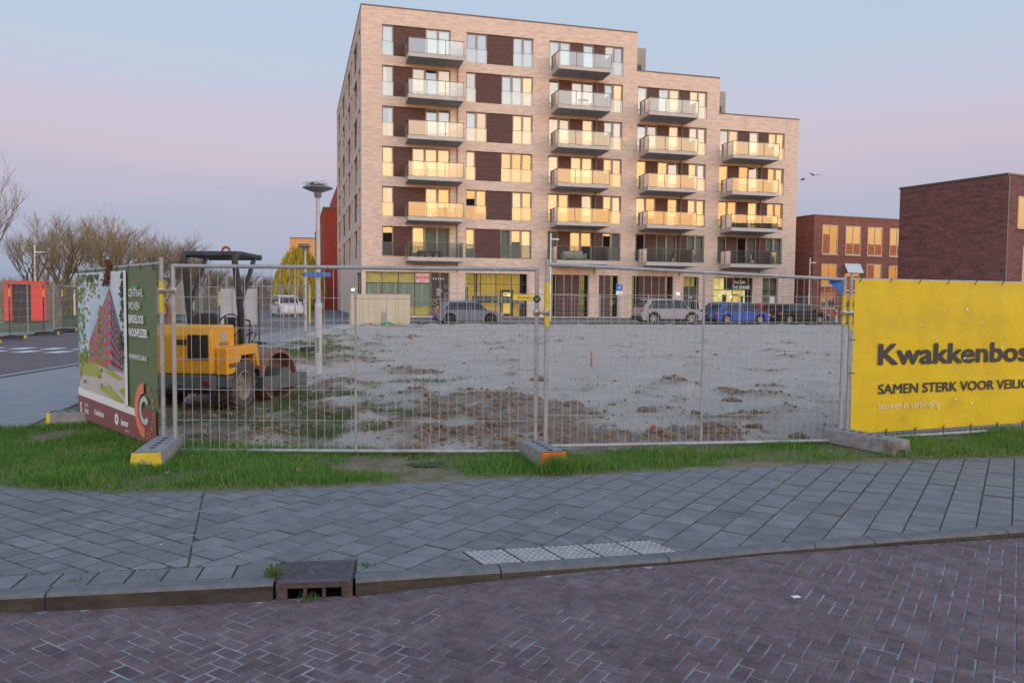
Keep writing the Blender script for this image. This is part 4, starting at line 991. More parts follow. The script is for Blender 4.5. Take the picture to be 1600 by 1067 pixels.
# fence on the left pavement
LF = [(-17.0, 25.5), (-18.05, 28.6), (-18.7, 31.8), (-19.7, 34.9)]
ln = ['left wire panel cut by the picture edge', 'wire panel in front of the red shed', 'wire panel right of the red shed']
for i in range(3):
    fence_panel(LF[i], LF[i+1], .12, 1.95, label=ln[i], r=.03, tape=(0, .3), detail=6, group='wire panels on the left pavement', n=30, wr=.004)
fence_panel(LF[3], (-16.9, 34.9), .12, 1.95, label='wire panel turned across the end of the left fence', r=.03, tape=(0, .3), detail=6, group='wire panels on the left pavement', n=30, wr=.004)
for i, (x, y) in enumerate(LF+[(-17.1, 34.6)]):
    foot((x+.1, y, -.03), R(8+6*i), 'dark rubber fence foot with a yellow end, %s on the left pavement' % ['nearest', 'second', 'third', 'fourth', 'farthest'][i], .85, (None, M_yel), M_concdark, group='rubber feet on the left pavement')
# ------------------------------------------------------------------ the block of flats
M_lb = brick_mat('pale_pink_brick', (.72, .575, .48), (.79, .665, .57), (.75, .65, .565), streak=(.86, .81, .78))
M_db = brick_mat('dark_brown_brick', (.115, .060, .054), (.15, .082, .073), (.10, .066, .06), streak=(.82, .8, .8))
M_frame = mat('taupe_frame', (.33, .285, .24), (.37, .32, .275), scale=3, rough=.5)
M_pane = glass('window_pane', .23, (.78, .86, .84)); M_balu = glass('window_guard_glass', .13, (.82, .88, .86), diff=.16, dcol=(.66, .72, .69))
M_balc = glass('balcony_glass', .15, (.70, .79, .75), diff=.06, dcol=(.50, .56, .52))
M_curt = mat('curtain_pale', (.44, .50, .48), (.58, .63, .60), scale=5, stretch=(14, 14, .3), rough=.9); M_curt2 = mat('curtain_grey', (.30, .31, .29), (.42, .42, .38), scale=5, stretch=(14, 14, .3), rough=.9)
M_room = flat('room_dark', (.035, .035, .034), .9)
M_slab = mat('balcony_concrete', (.52, .49, .45), (.60, .565, .52), scale=2, rough=.85)
M_soffit = mat('balcony_soffit', (.50, .49, .50), (.56, .55, .55), scale=2, rough=.85)
M_dmetal = flat('dark_frame_metal', (.06, .065, .062), .5, .3); M_rail = flat('rail_metal', (.19, .175, .16), .5, .4)
M_capm = flat('parapet_cap', (.12, .115, .11), .5, .3)
M_pipe = flat('downpipe', (.20, .19, .185), .5, .3)
FL = P(empty('apartment_building', BA, BR), 'seven storey pale pink brick apartment building with glass balconies and stepped roof', 'building')
PH, NF, Z1, WH = 3.13, 6, 4.87, 2.375
DEP = 38.0
steps = [(0.0, 23.2, 24.2), (23.2, 31.1, 21.03), (31.1, 39.15, 17.97)]
zrow = lambda k: Z1+PH*k                                                  # window bottom of storey k (0 = first floor)
openf = []                                                               # (s0, s1, z0, z1, kind, storey)
for k in range(6):
    z0, z1 = zrow(k), zrow(k)+WH
    openf += [(1.6, 7.05, z0, z1, 'b1', k), (8.35, 13.95, z0, z1, 'b2', k), (15.33, 21.93, z0, z1, 'b3', k)]
    if k < 5: openf.append((23.3, 29.9, z0, z1, 'b3', k))
    if k < 4: openf.append((31.2, 37.75, z0, z1, 'b3', k))
GF = 3.62
gfo = [(.32, 7.05, .12, GF, 'shop'), (8.35, 13.6, .05, GF, 'entry'), (15.2, 19.1, .08, GF, 'g1'), (20.0, 21.75, .08, GF, 'g2'), (23.05, 26.95, .08, GF, 'g3'), (27.95, 29.45, .05, GF, 'door'), (30.95, 34.85, .08, GF, 'barber'), (35.85, 37.45, .08, GF, 'last')]
openl = []                                                               # left side: (t0, t1, z0, z1, storey)
tl = [(1.3, 3.0), (4.6, 8.4), (10.2, 11.8), (13.2, 16.8), (18.6, 20.4), (22.0, 26.0), (27.8, 29.6), (31.2, 34.8)]
for k in range(6):
    for i, (a, c) in enumerate(tl): openl.append((a, c, zrow(k), zrow(k)+WH, k, i))
def wall_grid(mb, s_edges, z_edges, inside, put):
    for a, c in zip(s_edges, s_edges[1:]):
        for e, f in zip(z_edges, z_edges[1:]):
            if inside((a+c)/2, (e+f)/2): put(mb, a, c, e, f)
RD = .24
se = sorted(set([0, 39.15]+[x for st in steps for x in st[:2]]+[x for o in openf for x in o[:2]]+[x for o in gfo for x in o[:2]]))
ze = sorted(set([0.0]+[st[2] for st in steps]+[x for o in openf for x in o[2:4]]+[x for o in gfo for x in o[2:4]]))
def in_front(s_, z):
    if not any(a <= s_ < c and z < h for a, c, h in steps): return False
    return not any(o[0] < s_ < o[1] and o[2] < z < o[3] for o in openf) and not any(o[0] < s_ < o[1] and o[2] < z < o[3] for o in gfo)
w_ = MB(); wall_grid(w_, se, ze, in_front, lambda m, a, c, e, f: m.quad((a, 0, e), (c, 0, e), (c, 0, f), (a, 0, f)))
for o in openf+gfo:
    a, c, e, f = o[:4]
    w_.quad((a, 0, e), (a, RD, e), (a, RD, f), (a, 0, f)); w_.quad((c, 0, f), (c, RD, f), (c, RD, e), (c, 0, e))
    w_.quad((a, 0, f), (a, RD, f), (c, RD, f), (c, 0, f)); w_.quad((a, 0, e), (c, 0, e), (c, RD, e), (a, RD, e))
# left side, back, step walls, roofs
te = sorted(set([0, DEP]+[x for o in openl for x in o[:2]]+[.3, 5.6])); zl = sorted(set([0, .12, GF, 24.2]+[x for o in openl for x in o[2:4]]))
lshop = (.3, 5.6, .12, GF)
def in_left(t, z): return not any(o[0] < t < o[1] and o[2] < z < o[3] for o in openl) and not (lshop[0] < t < lshop[1] and lshop[2] < z < lshop[3])
wall_grid(w_, te, zl, in_left, lambda m, a, c, e, f: m.quad((0, c, e), (0, a, e), (0, a, f), (0, c, f)))
for a, c, e, f in [o[:4] for o in openl]+[lshop]:
    w_.quad((0, a, e), (RD, a, e), (RD, a, f), (0, a, f)); w_.quad((0, c, f), (RD, c, f), (RD, c, e), (0, c, e))
    w_.quad((0, a, f), (RD, a, f), (RD, c, f), (0, c, f)); w_.quad((0, a, e), (0, c, e), (RD, c, e), (RD, a, e))
w_.quad((0, DEP, 0), (39.15, DEP, 0), (39.15, DEP, 17.97), (0, DEP, 17.97)); w_.quad((0, DEP, 17.97), (31.1, DEP, 17.97), (31.1, DEP, 21.03), (0, DEP, 21.03)); w_.quad((0, DEP, 21.03), (23.2, DEP, 21.03), (23.2, DEP, 24.2), (0, DEP, 24.2))
w_.quad((39.15, 0, 0), (39.15, DEP, 0), (39.15, DEP, 17.97), (39.15, 0, 17.97)); w_.quad((31.1, 0, 17.97), (31.1, DEP, 17.97), (31.1, DEP, 21.03), (31.1, 0, 21.03)); w_.quad((23.2, 0, 21.03), (23.2, DEP, 21.03), (23.2, DEP, 24.2), (23.2, 0, 24.2))
w_.build('wall', M_lb, FL, fix=False)
rf = MB()
for a, c, h in steps: rf.quad((a+.02, .02, h-.3), (c-.02, .02, h-.3), (c-.02, DEP-.02, h-.3), (a+.02, DEP-.02, h-.3))
roof = rf.build('roof', M_capm, FL, fix=False)
cp = MB()
for a, c, h in steps: cp.box(a-.04, c+(.04 if c > 39 else 0), -.04, .3, h, h+.09)
cp.box(-.04, .3, .3, DEP, 24.2, 24.29)
cp.build('parapet_cap', M_capm, roof)
# set-back top storeys behind the steps
M_grey = mat('grey_cladding', (.33, .31, .275), (.37, .345, .31), scale=3, rough=.7)
for a, c, zb, zt in ((19.0, 25.45, 20.8, 24.07), (27.0, 33.54, 17.7, 20.84)):
    MB().box(a, c, 3.2, 16, zb, zt).build('set_back_storey', M_grey, roof, bevel=.03)
    f_ = MB().box(c-1.25, c-.45, 3.12, 3.2, zb+.35, zb+1.75).build('set_back_window', M_dmetal, roof)
# dark rooms behind everything
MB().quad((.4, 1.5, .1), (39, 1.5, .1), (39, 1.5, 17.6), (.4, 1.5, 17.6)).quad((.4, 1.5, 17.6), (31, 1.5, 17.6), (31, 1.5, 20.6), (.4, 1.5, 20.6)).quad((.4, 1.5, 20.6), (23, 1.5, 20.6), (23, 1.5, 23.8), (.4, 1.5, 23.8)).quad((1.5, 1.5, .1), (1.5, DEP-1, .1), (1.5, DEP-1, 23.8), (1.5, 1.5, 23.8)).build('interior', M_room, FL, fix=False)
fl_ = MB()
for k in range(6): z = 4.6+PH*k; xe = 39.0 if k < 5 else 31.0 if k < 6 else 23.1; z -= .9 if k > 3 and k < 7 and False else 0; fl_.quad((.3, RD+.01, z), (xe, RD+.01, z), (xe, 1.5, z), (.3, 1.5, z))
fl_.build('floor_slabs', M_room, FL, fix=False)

wcache = {}
def win_mesh(w, h, n, d=.09, fr=.095):
    key = (round(w, 3), round(h, 3), n)
    if key in wcache: return wcache[key]
    b = MB(); b.box(0, w, 0, d, 0, fr); b.box(0, w, 0, d, h-fr, h)
    xs = [0]+[w*i/n for i in range(1, n)]+[w]
    for i, x in enumerate(xs):
        q = fr if i in (0, n) else fr*2.0
        x0 = 0 if i == 0 else (w-q if i == n else x-q/2); b.box(x0, x0+q, 0, d, fr, h-fr)
    panes = []
    for i in range(n):
        xa = (fr if i == 0 else xs[i]+fr); xb = (w-fr if i == n-1 else xs[i+1]-fr)
        panes.append((xa, xb))
    pm_ = []
    for xa, xb in panes:
        p = MB(); p.quad((-(xb-xa)/2, 0, -(h-2*fr)/2), ((xb-xa)/2, 0, -(h-2*fr)/2), ((xb-xa)/2, 0, (h-2*fr)/2), (-(xb-xa)/2, 0, (h-2*fr)/2)); pm_.append((p.mesh('pane', M_pane, fix=False), (xa+xb)/2, h/2))
    cm = []
    for mt_ in (M_curt, M_curt2):
        q = MB(); m_ = max(8, int(w*14))
        for i in range(m_):
            x0, x1 = fr+(w-2*fr)*i/m_, fr+(w-2*fr)*(i+1)/m_; y0, y1 = (.03*(i % 2)), (.03*((i+1) % 2)); q.quad((x0, y0, fr), (x1, y1, fr), (x1, y1, h-fr), (x0, y0, h-fr))
        cm.append(q.mesh('curtain', mt_, fix=False))
    g_ = MB(); g_.quad((.01, 0, .02), (w-.01, 0, .02), (w-.01, 0, 1.08), (.01, 0, 1.08)); gm = g_.mesh('guard_glass', M_balu, fix=False)
    r_ = MB(); r_.box(.0, w, -.012, .012, 1.08, 1.11); rm = r_.mesh('guard_rail', M_rail)
    wcache[key] = (b.mesh('window', M_frame), pm_, cm, gm, rm); return wcache[key]
def window(x, y, z, w, h, n, parent=FL, guard=True, curtain=.8, rz=0.0, name='window', yoff=0.0):
    fm, pm_, cm, gm, rm = win_mesh(w, h, n)
    o = inst(name, fm, parent, (x, y, z), (0, 0, rz))
    for me, px, pz in pm_: inst('pane', me, o, (px, .045, pz), (random.gauss(0, .018), 0, random.gauss(0, .016)))
    if random.random() < curtain:
        q = random.random(); me = cm[1 if random.random() < .25 else 0]
        if q < .62: inst('curtain', me, o, (0, .2, 0))
        elif q < .85: inst('curtain', me, o, (0, .2, 0), scale=(random.uniform(.3, .6), 1, 1))
        else: f_ = random.uniform(.35, .5); inst('curtain', me, o, (w*(1-f_), .2, 0), scale=(f_, 1, 1))
    if guard: inst('guard_glass', gm, o, (0, -.10, 0)); inst('guard_rail', rm, o, (0, -.10, 0))
    return o
def panel(x0, x1, z0, z1, y=.10):
    return MB().box(x0, x1, y, RD+.1, z0, z1).build('brown_brick_panel', M_db, FL)
GPM = MB().box(-.018, .018, -.02, .02, -.52, .62).mesh('guard_post', M_rail)
def balcony(x0, x1, z, depth=1.75):
    """slab with glass guard, front and both sides"""
    b = MB(); b.add([(x0, .0, z-.02), (x1, .0, z-.02), (x1, -depth, z-.02), (x0, -depth, z-.02)], [(0, 3, 2, 1)])
    t = .40; sl_ = MB()
    sl_.add([(x0, .01, z), (x1, .01, z), (x1, -depth, z), (x0, -depth, z), (x0+.02, .01, z-t*.95), (x1-.02, .01, z-t*.95), (x1-.02, -depth, z-t*.72), (x0+.02, -depth, z-t*.72)],
            [(0, 3, 2, 1), (0, 1, 5, 4), (1, 2, 6, 5), (2, 3, 7, 6), (3, 0, 4, 7)]); sl_.cm = 1
    sl_.add([(x0+.02, .01, z-t*.95), (x1-.02, .01, z-t*.95), (x1-.02, -depth, z-t*.72), (x0+.02, -depth, z-t*.72)], [(0, 1, 2, 3)])
    o = sl_.build('balcony', [M_slab, M_soffit], FL, fix=False)
    MB().box((x0+x1)/2-.14, (x0+x1)/2+.14, -depth*.55-.05, -depth*.55+.05, z-t*.86, z-t*.80).build('soffit_lamp', M_hole, o)
    H_ = 1.12; n = 3
    for i in range(n):
        a, c = x0+.04+(x1-x0-.08)*i/n+.012, x0+.04+(x1-x0-.08)*(i+1)/n-.012
        MB().quad((a, -depth+.03, z+.04), (c, -depth+.03, z+.04), (c, -depth+.03, z+H_), (a, -depth+.03, z+H_)).build('glass_panel', M_balc, o, fix=False)
    for xx in (x0+.02, x1-.02):
        MB().quad((xx, -depth+.05, z+.04), (xx, -.12, z+.04), (xx, -.12, z+H_), (xx, -depth+.05, z+H_)).build('glass_panel', M_balc, o, fix=False)
    r_ = MB()
    r_.box(x0-.02, x1+.02, -depth-.03, -depth+.01, z+H_, z+H_+.035)
    for xx in (x0, x1): r_.box(xx-.02, xx+.02, -depth+.01, -.02, z+H_, z+H_+.035)
    r_.build('handrail', M_rail, o)
    for i in range(n+1): xx = x0+.03+(x1-x0-.06)*i/n; inst('guard_post', GPM, o, (xx, -depth+.022, z+.5))
    for xx in (x0, x1):
        for yy in (-depth*.5, -.12): inst('guard_post', GPM, o, (xx, yy, z+.5))
    return o
WY = .15
for (a, c, z0, z1, kind, k) in openf:
    h = z1-z0; odd = (k % 2 == 1)             # storey parity decides the layout (k = 5 is the top floor)
    cu_ = .88 if k > 0 else .85
    if kind == 'b1':
        window(a, WY, z0, .9, h, 1, curtain=cu_)
        if odd: panel(a+.9, 5.05, z0, z1); window(5.05, WY, z0, 2.0, h, 2, guard=False, curtain=cu_, name='balcony_door')
        else: panel(a+.9, 3.98, z0, z1); window(3.98, WY, z0, 3.07, h, 3, guard=False, curtain=cu_, name='balcony_door')
        balcony(3.42, 7.80, z0-.12)
    elif kind == 'b2':
        if odd: window(a, WY, z0, 1.72, h, 2, curtain=cu_); panel(a+1.72, 12.25, z0, z1); window(12.25, WY, z0, 1.7, h, 2, curtain=cu_)
        else: window(a, WY, z0, .8, h, 1, curtain=cu_); panel(a+.8, 11.3, z0, z1); window(11.3, WY, z0, 2.65, h, 3, curtain=cu_)
    else:
        if odd: window(a, WY, z0, 1.9, h, 2, guard=False, curtain=cu_); panel(a+1.9, a+3.0, z0, z1); window(a+3.0, WY, z0, .98, h, 1, guard=False, curtain=cu_, name='balcony_door')
        else: window(a, WY, z0, .95, h, 1, guard=False, curtain=cu_); panel(a+.95, a+2.0, z0, z1); window(a+2.0, WY, z0, 1.98, h, 2, guard=False, curtain=cu_, name='balcony_door')
        panel(a+3.98, a+4.95, z0, z1); window(a+4.95, WY, z0, c-a-4.95, h, 2, curtain=cu_)
        balcony(a+.18, a+4.77, z0-.12, 1.95)
for s_, zt in ((7.62, 20.2), (19.55, 20.2), (27.5, 17.1), (35.4, 14.0)):
    MB().tube((s_, -.09, 3.7), (s_, -.09, zt), .045, 8).build('downpipe', M_pipe, FL, smooth=SM)
# side windows
for (t0, t1, z0, z1, k, i) in openl:
    w = t1-t0
    if w > 3:
        MB().box(.10, RD+.1, t0+1.2, t1-1.2 if (i+k) % 2 else t1, z0, z1).build('brown_brick_panel', M_db, FL)
        window(WY, t0+1.2, z0, 1.2, WH, 1, rz=R(-90), curtain=.7)
        if (i+k) % 2: window(WY, t1, z0, 1.2, WH, 1, rz=R(-90), curtain=.7)
    else: window(WY, t1, z0, w, WH, 2, rz=R(-90), curtain=.7)
# ---- ground floor
M_yroom = None
def lit(name, c, c2, e, scale=1.5):  # colour also glows, standing in for lamplight inside the rooms
    m = mat(name, c, c2, scale=scale, rough=.8); b = m.node_tree.nodes['Principled BSDF']; src = b.inputs['Base Color'].links[0].from_socket
    m.node_tree.links.new(src, b.inputs['Emission Color']); b.inputs['Emission Strength'].default_value = e; return m
M_lit = lit('glowing_room_wall', (.30, .24, .05), (.48, .38, .09), .55, 2.5); M_litw = lit('glowing_shop_wall', (.55, .42, .10), (.85, .72, .30), 1.1, 1.2); M_lito = lit('glowing_hall_wall', (.40, .25, .03), (.55, .36, .06), .7, .8)
M_film = mat('mint_window_film', (.42, .60, .50), (.50, .66, .56), scale=1, rough=.5); M_filmy = lit('glowing_yellow_film', (.55, .45, .12), (.68, .56, .2), .35, 2)  # yellow film glows too, the light behind it put into its colour
M_pink = flat('pink_ink', (.75, .10, .28), .6); M_palepink = flat('pale_pink_sign', (.80, .62, .62), .6); M_line = flat('orange_line_ink', (.62, .36, .16), .6)
M_gpane = glass('shop_pane', .16, (.85, .9, .88)); M_grdoor = flat('grey_door', (.085, .085, .082), .5)
def gf_glazing(x0, x1, z0, z1, n, trans=None, name='shop_window', y=.16, m=None):
    b = MB(); fr = .06
    b.box(x0, x1, y, y+.08, z0, z0+fr); b.box(x0, x1, y, y+.08, z1-fr, z1)
    for i in range(n+1): x = x0+(x1-x0)*i/n; b.box(max(x0, x-fr/2), min(x1, x+fr/2), y, y+.08, z0+fr, z1-fr)
    if trans: b.box(x0, x1, y-.002, y+.082, trans-.03, trans+.03)
    o = b.build(name, M_dmetal, FL)
    for i in range(n):
        a, c = x0+(x1-x0)*i/n+.03, x0+(x1-x0)*(i+1)/n-.03
        for e, f in (((z0+.06, trans-.03), (trans+.03, z1-.06)) if trans else ((z0+.06, z1-.06),)):
            MB().quad((a, y+.04, e), (c, y+.04, e), (c, y+.04, f), (a, y+.04, f)).build('pane', m or M_gpane, o, fix=False)
    return o
def back(x0, x1, z0, z1, m, y=1.2, name='room_wall'):
    return MB().quad((x0, y, z0), (x1, y, z0), (x1, y, z1), (x0, y, z1)).build(name, m, FL, fix=False)
TR = 2.75
# corner shop
o = gf_glazing(.32, 5.5, .12, GF, 4, TR); back(.32, 5.5, .12, GF, M_filmy, .6)
fm = MB()
for i in range(4): a = .32+5.18*i/4+.04; c = .32+5.18*(i+1)/4-.04; fm.quad((a, .215, .9), (c, .215, .9), (c, .215, TR-.03), (a, .215, TR-.03))
fm.build('mint_film', M_film, o, fix=False)
MB().box(4.3, 5.42, .145, .155, TR+.06, GF-.08).build('pink_sign', M_palepink, o)
inst('lettering', text_mesh('BROW BOSS', .33, M_pink, .012, .002, 'CENTER', .58), o, (4.86, .14, TR+.32), (R(90), 0, 0)); inst('lettering', text_mesh('& BEAUTY', .16, M_pink, .002, .002, 'CENTER', .8), o, (4.86, .14, TR+.12), (R(90), 0, 0))
def hexa(parent, cx, cz, r_, y, t=.025, rot=0, m=None):
    b = MB(); p = [(cx+r_*math.cos(R(60*i+rot)), y, cz+r_*math.sin(R(60*i+rot))) for i in range(6)]
    b.path(p, t*.45, 5, True); return b.build('hexagon_print', m or M_line, parent)
for q in ((2.3, 1.75, .36), (3.4, 1.75, .36), (4.2, 1.75, .22)): hexa(o, *q, .145, .05)
MB().path([(1.2, .145, 1.2), (1.35, .145, 2.2), (1.9, .145, 3.4)], .03, 5).build('line_print', M_line, o)
dk = MB().box(5.5, 7.05, .16, .3, .12, GF).build('dark_shop_panel', mat('dark_panel', (.045, .036, .034), (.06, .05, .046), scale=2, rough=.5), FL)
for cx, cz, r_ in ((5.85, 1.15, .18), (6.2, 1.35, .22), (6.2, .75, .2), (5.75, .62, .16), (6.75, 2.5, .14)): hexa(dk, cx, cz, r_, .15, .035, 30, M_lgrey)
for i in range(6): MB().box(6.0, 6.0+random.uniform(.25, .5), .148, .156, 1.75+i*.11, 1.80+i*.11).build('print_line', M_lgrey, dk)
for i in range(5): MB().box(5.7+i*.2, 5.8+i*.2, .148, .156, 3.05, 3.2).build('print_mark', M_lgrey, dk)
ls = MB()
for i in range(6): t = .3+5.3*i/5; ls.box(.14, .22, t-.03 if i else t, t+.03, .12, GF)
ls.box(.138, .222, .3, 5.6, TR-.03, TR+.03); ls.box(.138, .222, .3, 5.6, .12, .2); q = ls.build('side_shop_window', M_dmetal, FL)
MB().quad((.18, 5.6, .15), (.18, .3, .15), (.18, .3, GF), (.18, 5.6, GF)).build('pane', M_gpane, q, fix=False)
MB().quad((.6, 5.6, .15), (.6, .6, .15), (.6, .6, GF), (.6, 5.6, GF)).build('room_wall', mat('shop_side_wall', (.22, .21, .2), (.3, .28, .26), scale=2), FL, fix=False)
# entrance hall
gf_glazing(8.35, 13.6, .05, GF, 4, TR, 'entrance_glazing'); back(8.35, 13.6, 0, GF, M_lito, 1.4)
b = MB(); b.box(11.6, 12.75, 1.25, 1.3, .05, 2.3); b.box(8.4, 8.75, .9, 1.0, .05, 2.5); b.box(9.2, 9.45, .5, .6, .05, GF); b.box(13.15, 13.5, .8, .9, .05, GF); b.build('hall_doors', M_grdoor, FL)
MB().box(11.85, 12.5, 1.22, 1.245, .3, 2.1).build('lit_doorway', lit('hall_glow', (.75, .42, .05), (.85, .55, .1), .8), FL)
MB().lathe([(.02, -.07), (.07, -.03), (.07, .03), (.02, .07)], (12.35, 1.1, 1.85), n=10).build('hall_lamp', flat('lamp_glow', (1, .85, .5), .5, emit=4), FL)
b = MB(); b.box(9.0, 13.5, .42, .5, 1.2, 1.75); b.build('grey_banner_in_hall', flat('grey_board', (.16, .17, .17), .6), FL)
b = MB()
for r_ in range(3):
    for i in range(7): b.box(10.6+i*.38, 10.6+i*.38+random.uniform(.2, .34), .405, .415, 1.28+r_*.15, 1.34+r_*.15)
b.build('board_lines', M_white, FL)
# bicycle rooms
def bikes_room(x0, x1, parts):
    for a, c, kind in parts:
        if kind == 'w': gf_glazing(a, c, .08, GF, 1, 2.3, 'store_window'); back(a, c, 0, GF, M_lit, 1.2)
        else: MB().box(a, c, .12, RD+.1, .08, GF).build('brown_brick_panel', M_db, FL)
bikes_room(15.2, 19.1, ((15.2, 16.25, 'w'), (16.25, 18.35, 'p'), (18.35, 19.1, 'w')))
bikes_room(20.0, 21.75, ((20.0, 21.05, 'p'), (21.05, 21.75, 'w')))
bikes_room(23.05, 26.95, ((23.05, 23.75, 'w'), (23.75, 26.2, 'p'), (26.2, 26.95, 'w')))
d_ = MB().box(27.95, 29.45, .14, .3, .05, 2.7).build('entry_door', M_grdoor, FL)
MB().box(28.95, 29.0, .10, .14, 1.0, 1.35).build('handle', M_galv, d_); MB().box(28.6, 28.9, .125, .139, 1.75, 1.85).build('notice', M_white, d_)
gf_glazing(27.95, 29.45, 2.7, GF, 2, None, 'fanlight'); back(27.95, 29.45, 2.6, GF, M_lit, .8)
# barber
o = gf_glazing(30.95, 34.85, .08, GF, 2, 2.5); back(30.95, 34.85, 0, GF, M_litw, 1.3)
MB().box(32.0, 34.8, .13, .157, 2.55, GF-.06).build('dark_fascia', flat('fascia_black', (.03, .03, .032), .5), o)
inst('lettering', text_mesh('THE BARBER', .40, M_white, .008, .002, 'CENTER', .82), o, (33.75, .125, 2.62), (R(90), 0, 0)); inst('lettering', text_mesh('RACHID', .34, M_white, .008, .002, 'CENTER', .9), o, (33.6, .125, 3.08), (R(90), 0, 0))
b = MB(); b.box(31.1, 31.16, .6, .66, .1, 2.4); b.box(32.3, 32.7, .8, .9, .1, 2.1); b.box(33.35, 34.0, 1.0, 1.1, 0.1, 2.15); b.box(34.1, 34.25, .6, .8, .1, 2.0); b.box(31.3, 31.9, .9, 1.1, .9, 1.3); b.build('shop_fittings', M_grdoor, FL)
MB().box(33.4, 33.95, .97, .99, .2, 2.05).build('lit_doorway', lit('shop_orange_glow', (.75, .45, .08), (.85, .55, .12), .9), FL)
for x, z in ((31.9, 2.0), (33.1, 1.9)): MB().lathe([(.02, -.06), (.09, -.02), (.09, .02), (.02, .06)], (x, .7, z), n=10).build('shop_lamp', flat('shop_lamp_glow', (1, .95, .8), .5, emit=5), FL)
gf_glazing(35.85, 37.45, .08, GF, 1, 2.5); back(35.85, 37.45, 0, GF, mat('pale_shop_film', (.34, .40, .32), (.52, .50, .34), scale=1.2), .5)
MB().box(36.7, 37.2, .10, .158, 1.25, 2.0).build('notice', M_white, FL)
M_wlamp = flat('wall_lamp_glow', (1.0, .82, .62), .5, emit=3.0)
for s_ in (14.45, 27.4): 
    l_ = MB().box(s_-.09, s_+.09, -.05, -.002, 1.95, 2.25).build('wall_lamp', M_slab, FL); MB().lathe([(.03, -.11), (.10, -.06), (.115, 0), (.10, .06), (.03, .11)], (s_, -.11, 2.1), n=12).build('globe', M_wlamp, l_, smooth=True)
for t in (7.2, 9.0): MB().lathe([(.03, -.1), (.09, -.05), (.09, .05), (.03, .1)], (-.1, t, 2.25), n=10).build('wall_lamp', M_wlamp, FL, smooth=True)
# balcony furniture
def furn(name, label, cat, s_, z, n_out, parts, m):
    p = SN(s_, n_out, z); e = P(empty(name, p, BR), label, cat)
    for nm, bx in parts: MB().box(*bx).build(nm, m if not isinstance(nm, tuple) else nm[1], e, bevel=.02)
    return e
M_cush = mat('cream_cushion', (.55, .50, .44), (.62, .57, .5), scale=4, rough=.9); M_wood = mat('brown_wood', (.17, .085, .045), (.24, .12, .07), scale=8, stretch=(1, 8, 8), rough=.7); M_gf = flat('grey_furniture', (.10, .10, .10), .6)
zb_ = lambda k: zrow(k)-.118
furn('outdoor_sofa', 'cream two seat sofa on the lowest balcony above the lamp post', 'sofa', 17.35, zb_(0), 1.0, [('seat', (-.85, .85, -.35, .35, .18, .42)), ('backrest', (-.85, .85, .2, .4, .3, .8)), ('arm', (-1.0, -.86, -.35, .4, .1, .6)), ('arm', (.86, 1.0, -.35, .4, .1, .6))], M_cush)
furn('pallet_bench', 'pallet bench with a white cover on the lowest left balcony', 'bench', 5.2, zb_(0), 1.1, [('seat', (-.95, .95, -.3, .3, .38, .52)), ('leg', (-.9, -.8, -.3, .3, 0, .38)), ('leg', (-.35, -.25, -.3, .3, 0, .38)), ('leg', (.25, .35, -.3, .3, 0, .38)), ('leg', (.8, .9, -.3, .3, 0, .38))], M_wood)
for i, (s_, k, w_l) in enumerate(((25.4, 0, 'lowest balcony left of the barber'), (33.2, 0, 'lowest balcony above the barber'), (33.4, 1, 'second balcony above the barber'), (6.3, 1, 'second balcony at the left corner'), (18.0, 4, 'fifth balcony of the middle column'))):
    e = furn('balcony_table', 'small dark table on the %s' % w_l, 'table', s_, zb_(k), 1.0, [('tabletop', (-.4, .4, -.3, .3, .68, .72)), ('leg', (-.36, -.31, -.26, -.21, 0, .68)), ('leg', (.31, .36, -.26, -.21, 0, .68)), ('leg', (-.36, -.31, .21, .26, 0, .68)), ('leg', (.31, .36, .21, .26, 0, .68))], M_gf)
    furn('balcony_chair', 'dark chair beside the table on the %s' % w_l, 'chair', s_+.8, zb_(k), 1.0, [('seat', (-.22, .22, -.22, .22, .4, .45)), ('backrest', (.17, .22, -.22, .22, .45, .9)), ('leg', (-.22, -.18, -.22, -.18, 0, .4)), ('leg', (.18, .22, -.22, -.18, 0, .4)), ('leg', (-.22, -.18, .18, .22, 0, .4)), ('leg', (.18, .22, .18, .22, 0, .4))], M_gf)
# ------------------------------------------------------------------ road roller (local: x right, y ahead, z up)
M_ry = mat('worn_yellow_paint', (.80, .34, .015), (.88, .40, .022), scale=3, detail=6, rough=.45, stain=(.10, .045, .02), stain_scale=6, stain_lim=(.665, .70), bump=.1, bscale=30)
M_rb2 = mat('worn_black_paint', (.022, .023, .026), (.045, .046, .05), scale=6, rough=.5, stain=(.20, .085, .05), stain_scale=4, stain_lim=(.64, .70))
M_rgrey = mat('dark_grey_steel', (.085, .095, .095), (.14, .15, .145), scale=8, rough=.6, stain=(.20, .13, .09), stain_scale=6, stain_lim=(.62, .68))
M_rust = mat('rusty_drum', (.22, .115, .08), (.32, .18, .13), scale=5, detail=8, rough=.8, stain=(.30, .22, .18), stain_scale=3, stain_lim=(.58, .7))
M_tyre = mat('muddy_tyre', (.055, .048, .045), (.12, .10, .09), scale=9, detail=6, rough=.9, bump=.3)
M_mud = mat('dried_mud_tread', (.09, .06, .045), (.17, .12, .09), scale=14, detail=6, rough=.95, bump=.5)
M_rim = mat('dusty_rim', (.26, .19, .14), (.34, .27, .22), scale=8, rough=.75)
RO = P(empty('road_roller', (-4.214, 10.80, .0), R(-8)), 'worn yellow road roller with black roll bar and rusty drum behind the fence', 'road roller')
RO.location.z = .02
b = MB()
sec = [(-.55, .52), (-.55, 1.02), (-.50, 1.15), (.07, 1.15), (.07, .52)]                 # (y, z)
b.prism(sec, -.44, .44, 'x'); hood = b.build('engine_hood', M_ry, RO, bevel=.03, seg=3)
g = MB()
for i in range(13): x = .12+.27*i/12; g.box(x-.0025, x+.0025, -.562, -.553, .72, 1.03)
